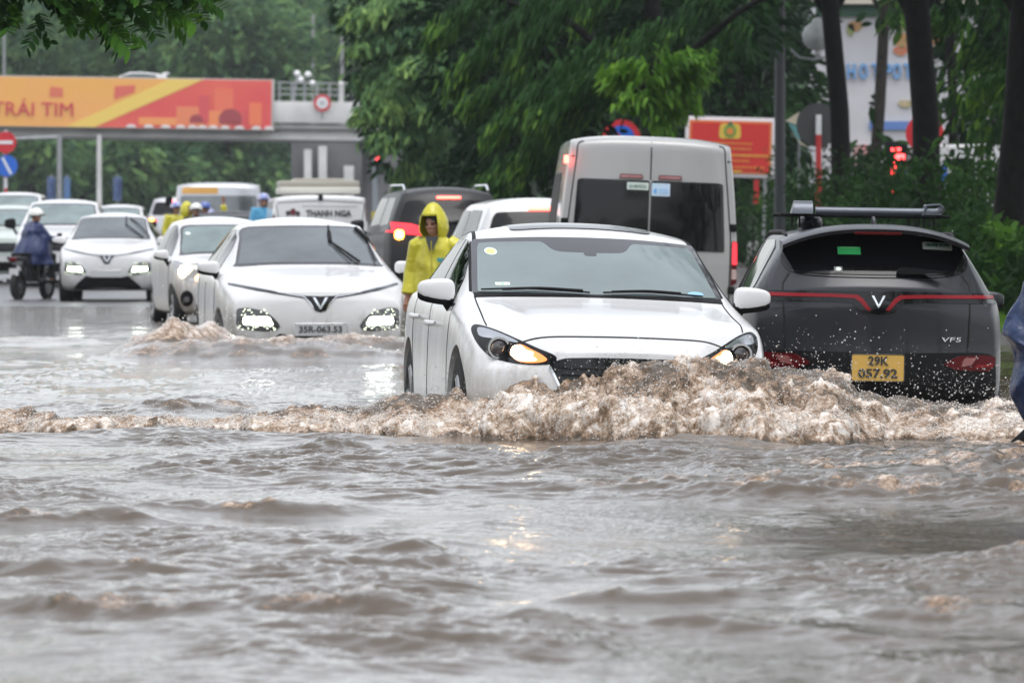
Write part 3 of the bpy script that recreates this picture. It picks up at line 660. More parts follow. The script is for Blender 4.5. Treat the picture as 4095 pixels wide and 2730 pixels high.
# ================================================================ near white sedan ploughing through the water
WHITE = wet_paint('white_paint', (.68, .68, .685), dirt_side_grey=.75)
MIRP = wet_paint('white_paint_mirror', (.70, .70, .705), dirt_side_grey=0)
def main_car():
    t = thing('sedan', 'white sedan pushing a brown bow wave with its turn lamps lit orange', 'car', (.655, 32.1, -.2), R(6.9)); t.rotation_euler.y = R(1.7)
    rows = [  # y, B, WB, W, zS, WS, RE, R, T, bow
        (0.0, .18, .66, .80, .58, .77, .635, .68, .698), (.12, .17, .70, .835, .65, .80, .70, .70, .75), (.35, .16, .74, .865, .735, .81, .77, .735, .815),
        (.7, .15, .78, .893, .80, .845, .835, .755, .880), (1.05, .15, .78, .895, .85, .86, .885, .765, .935), (1.36, .15, .79, .898, .89, .86, .94, .765, .982, -.02),
        (1.42, .15, .79, .898, .90, .86, .965, .755, 1.01, .02), (1.72, .15, .79, .898, .91, .86, 1.12, .725, 1.165, .10), (2.05, .15, .79, .898, .92, .86, 1.262, .690, 1.318, .12), (2.25, .15, .79, .898, .93, .86, 1.325, .670, 1.385, .08),
        (2.6, .15, .79, .898, .935, .86, 1.352, .645, 1.425), (3.1, .15, .79, .898, .95, .86, 1.335, .63, 1.42), (3.5, .15, .79, .898, .965, .85, 1.26, .63, 1.345), (4.05, .17, .78, .89, .975, .83, 1.03, .66, 1.06), (4.3, .2, .75, .86, .96, .80, .99, .66, 1.01), (4.46, .25, .7, .80, .90, .76, .94, .64, .965)]
    F = ((0, .08), (.25, .04), (.45, .03), (.7, .035), (.88, .045), (.93, .01), (1, .02))
    def creases(c):
        # two raised lines run from the screen pillars down to the grille corners
        if c.z > .62 and c.y < 1.36:
            xc = .40 + .24 * max(0, c.y) / 1.3; k = math.exp(-((abs(c.x) - xc) / .045) ** 2); inner = 1 / (1 + math.exp((abs(c.x) - xc) / .02))
            fade = min(1, max(0, (c.y - .05) / .25)) * min(1, max(0, (1.36 - c.y) / .2)); c.z += (.009 * k - .008 * inner * (1 - (abs(c.x) / xc) ** 4)) * fade
        return c
    body, bv = shell(rows, F, post=creases, fbow=.42, fp=2.4, Lf=.85, arches=[(.96, .33, .365), (3.62, .33, .365)])
    body.parent = t; body.data.materials.clear(); body.data.materials.append(WHITE)
    # dark wheel wells
    for sd in (-1, 1):
        for wy in (.96, 3.62): wheel(t, sd * .775, wy, .325, .21, sd)
    # windscreen: black border, glass inside it
    gl = mat('windscreen_glass', (.165, .215, .215), .06, ior=2.0, spec=.6, bump=(9, .03, .01), noise=(1.5, .30))  # pale teal and mottling put cloudy sky reflections into the glass colour
    fr = mat('glass_border', (.03, .03, .033), .12, coat=.6)
    scr = [(-.735, .985), (-.738, 1.02), (-.690, 1.23), (-.668, 1.300), (-.60, 1.313), (-.3, 1.332), (0, 1.337)]
    scr = crom(scr, 5); scr = scr + [(-a, b) for a, b in scr[::-1][1:]]
    w = patch('windscreen', bv, scr, fr, t, off=.004, step=.05)
    inn = [(-.705, .998), (-.705, 1.02), (-.662, 1.21), (-.642, 1.27), (-.60, 1.288), (-.33, 1.302), (-.27, 1.298), (-.22, 1.258), (-.16, 1.245), (0, 1.243)]
    inn = crom(inn, 5); inn = inn + [(-a, b) for a, b in inn[::-1][1:]]
    patch('glass', bv, inn, gl, w, off=.007, step=.05)
    patch('sensor_cover', bv, rpoly([(-.035, 1.225), (.035, 1.225), (.04, 1.246), (-.04, 1.246)], .01), fr, w, off=.008, step=.05)
    st = mat('sticker_green', (.35, .6, .42), .4); sw = mat('sticker_white', (.65, .72, .66), .4); sy = mat('sticker_yellow', (.62, .66, .25), .4)
    def circ(cx, cz, a, b, n=20): return [(cx + a * math.cos(2 * math.pi * i / n), cz + b * math.sin(2 * math.pi * i / n)) for i in range(n)]
    s = patch('sticker', bv, circ(-.58, 1.235, .036, .022), sw, w, off=.009); patch('emblem', bv, circ(-.58, 1.235, .026, .015), sy, s, off=.0105)
    s = patch('sticker', bv, rpoly([(-.60, 1.035), (-.515, 1.038), (-.515, 1.055), (-.60, 1.052)], .004), sw, w, off=.009); patch('emblem', bv, rpoly([(-.565, 1.040), (-.55, 1.040), (-.55, 1.050), (-.565, 1.050)], .003), st, s, off=.0105)
    patch('sticker', bv, circ(.585, 1.015, .05, .014), mat('sticker_blue', (.25, .5, .7), .3), w, off=.009)
    # black cowl and wipers
    cowl = [(-.74, .968), (-.5, .978), (0, .986), (.5, .978), (.74, .968), (.735, .992), (.5, 1.0), (0, 1.006), (-.5, 1.0), (-.735, .992)]
    patch('cowl', bv, crom(cowl[:5], 4) + crom(cowl[5:], 4), BLK, t, off=.006, step=.04)
    def on(x, z, off=.02):
        h, n, _, _ = bv.ray_cast(Vector((x, -4, z)), Vector((0, 1, 0))); return h + n * off
    for pts in ([(-.69, 1.0), (-.45, 1.012), (-.2, 1.006), (-.06, 1.0)], [(.02, 1.002), (.25, 1.012), (.45, 1.005), (.62, .995)]):
        m = MB(); P = crom(pts, 6); m.tube([on(a, b, .018) for a, b in P], .006, n=6); m.tube([on(a * .9 + .05, b - .006, .03) for a, b in P[:14]], .009, n=6); m.obj('wiper', BLK, t)
    # sunroof seen edge on at the top of the roof, roof drip mouldings
    sr = patch('sunroof', bv, rpoly([(-.43, 2.30), (.43, 2.30), (.41, 3.0), (-.41, 3.0)], .08, 6), PIANO, t, axis='z', off=.006, step=.06)
    for sd in (-1, 1):
        patch('roof_moulding', bv, ribbon([(sd * .672, 2.14), (sd * .652, 2.3), (sd * .625, 2.6), (sd * .61, 3.1), (sd * .61, 3.45)], .022), BLK, t, axis='z', off=.003)
        patch('roof_moulding', bv, ribbon([(sd * .75, 1.0), (sd * .715, 1.15), (sd * .682, 1.30)], .014), BLK, t, off=.004)
        # side windows (projected from the side)
        for wn, poly in (('front', [(1.62, .945), (2.42, .96), (2.46, 1.315), (2.30, 1.30), (2.05, 1.215), (1.8, 1.08)]), ('rear', [(2.47, .962), (3.25, .985), (3.42, 1.04), (3.40, 1.16), (3.1, 1.285), (2.51, 1.312)])):
            patch('side_window', bv, rpoly(poly, .04), GLS, t, axis='x', side=sd, off=.004, step=.08)
        patch('window_trim', bv, ribbon([(1.50, .918), (2.0, .938), (2.6, .948), (3.3, .972), (3.5, 1.03)], .016), BLK, t, axis='x', side=sd, off=.005)
        # door shut lines and handles
        for ln in ([(1.36, .35), (1.40, .6), (1.42, .86), (1.58, .93)], [(2.46, .25), (2.46, .6), (2.48, .94)], [(3.22, .35), (3.3, .55), (3.38, .75), (3.36, .97)], [(1.36, .28), (2.4, .24), (3.2, .28)]):
            patch('door_gap', bv, ribbon(crom(ln, 4), .007), GAP, t, axis='x', side=sd, off=.002, step=.06)
        for hy, hz in ((2.25, .80), (3.15, .83)):
            h, n, _, _ = bv.ray_cast(Vector((sd * 4, hy, hz)), Vector((-sd, 0, 0)))
            m = MB(); m.tube([h + Vector((0, -.10, 0)), h + Vector((sd * .035, -.07, 0)), h + Vector((sd * .04, .05, .002)), h + Vector((0, .09, .004))], [.014, .017, .017, .012], n=8); m.obj('door_handle', WHITE, t)
        door_mirror(t, sd * .945, 1.62, 1.005, sd, MIRP, w=.225, h=.155)
    # bonnet gaps
    patch('bonnet_gap', bv, ribbon(crom([(-.585, .725), (-.50, .752), (-.40, .764), (-.2, .770), (0, .772), (.2, .770), (.40, .764), (.50, .752), (.585, .725)], 5), .008), GAP, t, off=.0015, step=.03)
    for sd in (-1, 1):
        patch('bonnet_gap', bv, ribbon(crom([(sd * .745, .812), (sd * .752, .85), (sd * .742, .90), (sd * .735, .968)], 5), .008), GAP, t, off=.002, step=.03)
    # grille opening with the wing, mostly under water
    g = [(-.45, .615), (-.36, .648), (-.2, .656), (0, .658), (.2, .656), (.36, .648), (.45, .615), (.38, .45), (.25, .36), (-.25, .36), (-.38, .45)]
    gr = patch('grille', bv, rpoly(g, .03), PIANO, t, off=.003, step=.035)
    for k in range(6):
        z = .40 + k * .038; hw = .36 - max(0, .46 - z) * .8 + .02
        patch('grille_bar', bv, ribbon([(-hw, z), (0, z - .004), (hw, z)], .012), BLK, gr, off=.009)
    m = patch('grille_wing', bv, ribbon(crom([(-.44, .595), (-.42, .56), (-.34, .42), (-.2, .36), (0, .35), (.2, .36), (.34, .42), (.42, .56), (.44, .595)], 4), .012), CHR, t, off=.012)
    for sd in (-1, 1):
        lamp = [(.830, .765), (.825, .803), (.79, .816), (.70, .790), (.60, .745), (.50, .698), (.42, .664), (.405, .640), (.43, .612), (.55, .602), (.66, .612), (.75, .642), (.805, .70)]
        lp = crom(lamp, 4, True); lp = [(sd * a, b) for a, b in lp]
        edge = patch('headlight', bv, lp, PIANO, t, off=.003, step=.03)
        up = [(.79, .798), (.72, .785), (.62, .742), (.60, .722), (.70, .737), (.78, .745), (.80, .765)]
        patch('reflector', bv, [(sd * a, b) for a, b in crom(up, 4, True)], mat('lamp_chrome', (.55, .57, .6), .18, metal=.9), edge, off=.006, step=.02)
        h, n, _, _ = bv.ray_cast(Vector((sd * .70, -4, .690)), Vector((0, 1, 0))); q = h + Vector((0, -.035, 0))
        m = MB(); m.lathe([(.064, -.012), (.064, .03), (.054, .03), (.052, -.012)], axis='y', c=q, n=32, closed=True); m.obj('projector_ring', mat('lamp_chrome', (.5, .5, .5)), edge)
        m = MB(); m.ell(q + Vector((0, .012, 0)), (.052, .022, .052), 24, 12); m.obj('projector', mat('lamp_lens', (.03, .025, .03), .03, coat=1, ior=1.6), edge)
        h, n, _, _ = bv.ray_cast(Vector((sd * .560, -4, .660)), Vector((0, 1, 0)))
        patch('turn_lamp', bv, [(sd * a, b) for a, b in crom([(.635, .655), (.625, .695), (.585, .712), (.535, .690), (.480, .660), (.455, .635), (.49, .618), (.56, .612), (.61, .622)], 4, True)], mat('turn_glow', (.12, .03, .01), .3, emit=(1.0, .30, .09), estr=.9), edge, off=.009, step=.02)
        patch('bulb', bv, [(sd * a, b) for a, b in crom([(.632, .655), (.618, .698), (.580, .704), (.555, .680), (.520, .668), (.528, .645), (.505, .630), (.545, .620), (.605, .622)], 4, True)], mat('bulb_glow', (.2, .15, .1), .3, emit=(1.0, .72, .42), estr=7.0), edge, off=.013, step=.02)
        for k in range(14):
            rr = random.Random(k); m = MB(); m.ell(h + Vector((-sd * rr.uniform(.03, .085), -.016, rr.uniform(-.03, .022))), (rr.uniform(.005, .012), .005, rr.uniform(.004, .008)), 8, 6); m.obj('facet', mat('turn_glow2', (.12, .04, .01), .3, emit=(1.0, .55, .22), estr=2.5), edge)
        # lower bumper and fog recess (under water)
    patch('bumper_intake', bv, rpoly([(-.45, .21), (.45, .21), (.40, .31), (-.40, .31)], .03), BLK, t, off=.003)
    return t, bv
MAIN, MAINBV = main_car()
# ================================================================ the other vehicles
def disc(cx, cz, a, b=None, n=22):
    b = b or a
    return [(cx + a * math.cos(2 * math.pi * i / n), cz + b * math.sin(2 * math.pi * i / n)) for i in range(n)]
def half(pts, k=4, closed=False):
    """left half outline, centre first and last -> full symmetric outline"""
    P = crom(pts, k); return P + [(-a, b) for a, b in P[::-1][1:-1]] if abs(P[0][0]) < 1e-6 else P + [(-a, b) for a, b in P[::-1][1:]]
def hit(bv, x, z): return bv.ray_cast(Vector((x, -4, z)), Vector((0, 1, 0)))[0]
LEDW = mat('led_white', (.3, .3, .3), .3, emit=(.93, 1.0, .88), estr=6.0)
REDLENS = mat('red_lens', (.085, .002, .004), .3, spec=.2); REDON = mat('brake_glow', (.2, .02, .01), .3, emit=(1.0, .07, .05), estr=7.0); AMBON = mat('amber_glow', (.2, .08, .02), .3, emit=(1.0, .42, .04), estr=12.0); REDDIM = mat('tail_glow', (.5, .02, .03), .2, emit=(1.0, .03, .05), estr=.8)
PLW = mat('plate_white', (.62, .63, .63), .45); PLT = mat('plate_ink', (.05, .05, .05), .6); PLY = mat('plate_yellow', (.72, .44, .10), .45)

def crossover(label, cx, Y, z0, yaw, sx=1.0, sz=1.0, paint=None, platetxt='35R-063.53', deep=True, arches=True, name='crossover', roll=0.0, wipers=True):
    """white electric crossover seen from the front: V shaped bar over a smooth nose"""
    t = thing(name, label, 'car', (cx, Y, z0), yaw); t.rotation_euler.y = roll
    S = lambda r: tuple([r[0]] + [r[1] * sz, r[2] * sx, r[3] * sx, r[4] * sz, r[5] * sx, r[6] * sz, r[7] * sx, r[8] * sz] + list(r[9:]))
    rows = [(0, .25, .70, .84, .80, .81, .88, .73, .925), (.15, .24, .75, .875, .86, .845, .93, .745, .985), (.5, .22, .80, .925, .93, .885, .985, .765, 1.05), (.9, .22, .82, .955, .99, .91, 1.045, .785, 1.11), (1.18, .22, .83, .965, 1.02, .925, 1.095, .79, 1.155, -.02),
            (1.26, .22, .83, .965, 1.03, .925, 1.125, .785, 1.18, .02), (1.7, .22, .83, .965, 1.05, .925, 1.34, .705, 1.40, .08), (2.08, .22, .83, .965, 1.06, .925, 1.50, .640, 1.57, .08), (2.35, .22, .83, .965, 1.07, .925, 1.565, .63, 1.64), (3.0, .22, .83, .965, 1.08, .92, 1.575, .615, 1.665),
            (3.8, .22, .82, .965, 1.12, .90, 1.53, .60, 1.62), (4.35, .25, .80, .94, 1.13, .86, 1.32, .60, 1.40), (4.6, .3, .78, .90, 1.10, .84, 1.16, .66, 1.2), (4.72, .35, .72, .86, .98, .80, 1.08, .66, 1.1)]
    body, bv = shell([S(r) for r in rows], ((0, .08), (.3, .01), (.6, 0), (.85, .02), (1, .08)), fbow=.30, fp=2.4, Lf=1.0, arches=[(.95, .36, .39), (3.85, .36, .39)] if arches else None)
    body.parent = t; body.data.materials.clear(); body.data.materials.append(paint or WHITE)
    for sd in (-1, 1):
        for wy in (.95, 3.85): wheel(t, sd * .83 * sx, wy, .355, .225, sd, mat('dark_alloy', (.05, .05, .052), .35, metal=.8))
    Q = lambda pts: [(a * sx, b * sz) for a, b in pts]
    # windscreen
    scr = half([(0, 1.178), (-.4, 1.174), (-.745, 1.155), (-.735, 1.20), (-.66, 1.42), (-.60, 1.545), (-.3, 1.568), (0, 1.572)])
    w = patch('windscreen', bv, Q(scr), mat('glass_border', (.03, .03, .033)), t, off=.005, step=.07)
    inn = half([(0, 1.195), (-.4, 1.191), (-.715, 1.175), (-.70, 1.21), (-.63, 1.42), (-.575, 1.52), (-.3, 1.545), (0, 1.548)])
    patch('glass', bv, Q(inn), mat('screen_dark', (.125, .145, .155), .07, ior=1.85, spec=.5, noise=(1.6, .55)), w, off=.008, step=.07)  # base colour lightened in place of reflected streaks of sky
    # V bar
    bar = [(-.86, .975), (-.6, .915), (-.3, .868), (-.16, .845), (-.085, .79), (-.055, .722), (0, .705), (0, .745), (0, .83), (0, .868), (-.12, .872), (-.3, .893), (-.6, .945), (-.86, .990)]
    L = [(a, b) for a, b in bar[:6]] + [(0, .705)]; U = [(-.86, .992), (-.6, .944), (-.3, .894), (-.13, .870), (0, .866)]
    full = L + [(-a, b) for a, b in L[:-1][::-1]] + [(-a, b) for a, b in U[:-1]] + U[::-1]
    vb = patch('light_bar', bv, Q(full), PIANO, t, off=.005, step=.04)
    vv = [(-.075, .852), (-.05, .852), (0, .765), (.05, .852), (.075, .852), (0, .732)]
    patch('badge', bv, Q(vv), CHR, vb, off=.011, step=.04)
    for sd in (-1, 1):
        patch('badge_wing', bv, [(sd * a * sx, b * sz) for a, b in ribbon([(.82, .984), (.3, .884), (.16, .862), (.10, .80), (.07, .75)], .008)], CHR, vb, off=.010, step=.04)
        # headlamp pocket with lit lamp
        pk = [(.40, .56), (.43, .62), (.52, .70), (.66, .745), (.80, .74), (.815, .66), (.80, .56), (.62, .52), (.47, .52)]
        lp = patch('headlight', bv, [(sd * a * sx, b * sz) for a, b in crom(pk, 3, True)], mat('lamp_pocket', (.04, .04, .045), .15, coat=1), t, off=.004, step=.05)
        patch('led', bv, rpoly([(sd * .46 * sx, .575 * sz), (sd * .75 * sx, .585 * sz), (sd * .745 * sx, .66 * sz), (sd * .50 * sx, .66 * sz)], .025), LEDW, lp, off=.012, step=.05)
        rg = random.Random(3)
        if deep:
            for k in range(26):
                a, b = rg.uniform(.44, .81), rg.uniform(.67, .74) if rg.random() < .6 else rg.uniform(.53, .57)
                h = hit(bv, sd * a * sx, b * sz)
                if h: m = MB(); m.ell(h + Vector((0, -.008, 0)), (.007, .004, .006), 6, 4); m.obj('facet', mat('led_soft', (.8, .9, .7), .2, emit=(.8, .9, .65), estr=1.5), lp)
        dm = door_mirror(t, sd * 1.01 * sx, 1.48, 1.145 * sz, sd, MIRP, w=.23, h=.15)
        for wn in ([(1.75, 1.09), (2.6, 1.10), (2.62, 1.53), (2.45, 1.54), (2.1, 1.45), (1.9, 1.33)], [(2.66, 1.10), (3.5, 1.13), (3.75, 1.20), (3.72, 1.40), (3.4, 1.50), (2.68, 1.53)]):
            patch('side_window', bv, rpoly([(a, b * sz) for a, b in wn], .04), GLS, t, axis='x', side=sd, off=.005, step=.10)
        for ln in ([(1.30, .35), (1.34, .7), (1.38, 1.0)], [(2.64, .3), (2.64, 1.08)], [(3.5, .4), (3.6, .7), (3.55, 1.1)]):
            patch('door_gap', bv, ribbon([(a, b * sz) for a, b in ln], .010), GAP, t, axis='x', side=sd, off=.003, step=.1)
        patch('sill_trim', bv, [(1.35, .225 * sz), (3.45, .225 * sz), (3.45, .36 * sz), (1.35, .36 * sz)], BLK, t, axis='x', side=sd, off=.006, step=.15)
    # lower grille in black
    patch('lower_grille', bv, Q(rpoly([(-.40, .50), (-.60, .33), (-.66, .255), (.66, .255), (.60, .33), (.40, .50), (.28, .47), (-.28, .47)], .03)), BLK, t, off=.005, step=.06)
    h = hit(bv, 0, .53 * sz)
    plate(t, 0, .535 * sz, h.y - .012, .52, .11, [(platetxt, .088, 0, .43)] if platetxt else [], mat('plate_grey', (.50, .51, .52), .5), PLT)
    if wipers:
        def on(x, z, off=.02):
            q, n, _, _ = bv.ray_cast(Vector((x * sx, -4, z * sz)), Vector((0, 1, 0))); return q + n * off
        for a, b, c in (((.26, 1.56), (.27, 1.40), (.62, 1.18)), ((.62 + .12, 1.19), (.52, 1.39), (.34, 1.53))):
            m = MB(); m.tube([on(*a, .03), on(*b, .035)], .012 if a[1] > 1.3 else .010, n=6); m.tube([on(*b, .04), on(*c, .02)], .012, n=6)
            if a[1] < 1.3: pass
            m.obj('wiper', BLK, t)
    return t
WSUV = wet_paint('white_paint_muddy', (.68, .68, .685), dirt_side_grey=1.0)
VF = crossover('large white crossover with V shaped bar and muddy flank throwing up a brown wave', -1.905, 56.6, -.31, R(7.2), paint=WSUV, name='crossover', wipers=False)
def wipers_up():
    m = MB()
    # two wiper arms caught mid sweep over the glass
    for pts, r in (([(.27, 1.68, 1.60), (.27, 1.60, 1.50)], .008), ([(.27, 1.60, 1.50), (.255, 1.50, 1.38)], .018), ([(.255, 1.50, 1.38), (.44, 1.22, 1.21)], .008), ([(.255, 1.50, 1.38), (.40, 1.22, 1.21)], .008)):
        m.tube([(p[0], p[1] + .12 - .0, p[2]) for p in pts], r, n=6)
    m.obj('wiper', BLK, VF)
    m = MB(); m.tube([(.66, 1.72, 1.50), (.80, 1.50, 1.36)], .022, n=6); m.tube([(.80, 1.50, 1.36), (.98 - .08, 1.28, 1.21)], .012, n=6); m.tube([(.80, 1.50, 1.36), (.98 - .16, 1.25, 1.21)], .009, n=6)
    m.obj('wiper', BLK, VF)
def place_wipers():
    o = [c for c in VF.children if c.name.startswith('windscreen')][0]
    bvw = BVHTree.FromPolygons([v.co[:] for v in o.data.vertices], [p.vertices[:] for p in o.data.polygons])
    def on(x, z, off):
        q, n, _, _ = bvw.ray_cast(Vector((x, -4, z)), Vector((0, 1, 0)))
        return (q + Vector((0, -off, off * .4))) if q else None
    for segs in ((((.27, 1.565), (.262, 1.50), .009), ((.262, 1.50), (.255, 1.40), .02), ((.255, 1.40), (.40, 1.29), .01), ((.40, 1.29), (.52, 1.195), .012), ((.255, 1.40), (.44, 1.20), .007)),
                 (((.56, 1.535), (.66, 1.42), .022), ((.66, 1.42), (.76, 1.31) if False else (.70, 1.32), .013), ((.66, 1.42), (.665, 1.33), .008), ((.665, 1.33), (.72, 1.20) if False else (.69, 1.20), .009))):
        m = MB()
        for a, b, r in segs:
            p, q = on(*a, .03), on(*b, .03)
            if p and q: m.tube([p, q], r, n=6)
        if m.v: m.obj('wiper', BLK, VF)
place_wipers()
crossover('white crossover with lit square lamps on the wet road beside the blue poncho rider', (427 - HX) / 228, 99.8, -.01, R(1.0), sx=.925, sz=.965, platetxt=None, name='crossover')

def small_hatch():
    t = thing('hatchback', 'small white hatchback with one warm round lamp squeezed behind the large crossover', 'car', (-3.60, 74.6, -.06), R(10))
    rows = [(0, .2, .60, .70, .74, .66, .80, .60, .84), (.15, .19, .64, .75, .80, .72, .855, .62, .885), (.45, .18, .68, .79, .86, .765, .90, .65, .93), (.75, .18, .70, .80, .89, .775, .935, .67, .965, -.02), (.82, .18, .70, .80, .90, .775, .955, .67, .99, .02), (1.2, .18, .70, .80, .92, .77, 1.17, .62, 1.23, .08), (1.55, .18, .70, .80, .93, .77, 1.33, .575, 1.39, .06),
            (1.8, .18, .70, .80, .94, .77, 1.395, .57, 1.45), (2.4, .18, .70, .80, .96, .765, 1.41, .56, 1.485), (3.0, .18, .70, .80, .98, .75, 1.37, .55, 1.44), (3.4, .22, .68, .78, .98, .72, 1.15, .56, 1.22), (3.55, .28, .65, .74, .9, .70, 1.0, .58, 1.04)]
    body, bv = shell(rows, ((0, .06), (.4, 0), (.7, .02), (1, .10)), fbow=.34, fp=2.3, Lf=.8, arches=[(.72, .28, .32), (3.05, .28, .32)])
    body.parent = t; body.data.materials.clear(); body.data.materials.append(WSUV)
    for sd in (-1, 1):
        for wy in (.72, 3.05): wheel(t, sd * .69, wy, .285, .18, sd)
        lamp = [(.765, .875), (.72, .895), (.62, .84), (.50, .765), (.41, .70), (.42, .64), (.52, .615), (.66, .65), (.74, .74)]
        e = patch('headlight', bv, [(sd * a, b) for a, b in crom(lamp, 3, True)], mat('lamp_clear', (.5, .5, .5), .1, metal=.7), t, off=.005, step=.04)
        q = hit(bv, sd * .63, .75); m = MB(); m.ell(q + Vector((0, -.01, 0)), (.105, .03, .088), 16, 10, p=.9); m.obj('lamp', mat('warm_glow', (1, .9, .7), .3, emit=(1.0, .82, .55), estr=8.0 if sd < 0 else 4), e)
        q = hit(bv, sd * .48, .665); m = MB(); m.ell(q + Vector((0, -.01, 0)), (.055, .02, .05), 12, 8); m.obj('turn_lamp', mat('orange_glow', (1, .5, .2), .3, emit=(1.0, .38, .10), estr=7.0), e)
        f = patch('fog_lamp', bv, disc(sd * .63, .40, .075, .105), BLK, t, off=.006, step=.04); patch('fog_glass', bv, disc(sd * .63, .39, .034, .036), mat('fog_glass', (.12, .12, .13), .1, coat=1), f, off=.012, step=.03)
        door_mirror(t, sd * .885, 1.05, .975, sd, MIRP, w=.20, h=.14)
        for wn in ([(1.05, .95), (1.9, .97), (1.92, 1.38), (1.75, 1.36), (1.4, 1.22)], [(1.96, .97), (2.8, 1.0), (2.95, 1.1), (2.85, 1.28), (1.98, 1.37)]):
            patch('side_window', bv, rpoly(wn, .03), GLS, t, axis='x', side=sd, off=.005, step=.1)
        patch('door_gap', bv, ribbon([(.92, .3), (.98, .6), (1.0, .92)], .01), GAP, t, axis='x', side=sd, off=.003, step=.1)
    scr = half([(0, .99), (-.4, .985), (-.655, .965), (-.65, 1.0), (-.60, 1.18), (-.54, 1.345), (-.3, 1.368), (0, 1.372)])
    w = patch('windscreen', bv, scr, mat('glass_border', (.03, .03, .033)), t, off=.005, step=.07)
    patch('glass', bv, half([(0, 1.01), (-.4, 1.005), (-.62, .99), (-.57, 1.18), (-.515, 1.32), (-.3, 1.345), (0, 1.348)]), mat('screen_teal', (.17, .23, .23), .06, ior=1.9, noise=(2.5, .35)), w, off=.008, step=.07)
    patch('sticker', bv, disc(-.49, 1.25, .035, .02), mat('sticker_white', (.65, .72, .66)), w, off=.01)
    patch('bonnet_gap', bv, ribbon([(-.62, .84), (-.3, .865), (0, .87), (.3, .865), (.62, .84)], .01), GAP, t, off=.003)
    patch('grille', bv, rpoly([(-.35, .70), (.35, .70), (.32, .77), (-.32, .77)], .02), PIANO, t, off=.005); patch('bumper_intake', bv, rpoly([(-.38, .30), (.38, .30), (.34, .52), (-.34, .52)], .04), BLK, t, off=.005)
    plate(t, 0, .58, hit(bv, 0, .58).y - .012, .52, .11, [], PLW, PLT)
small_hatch()

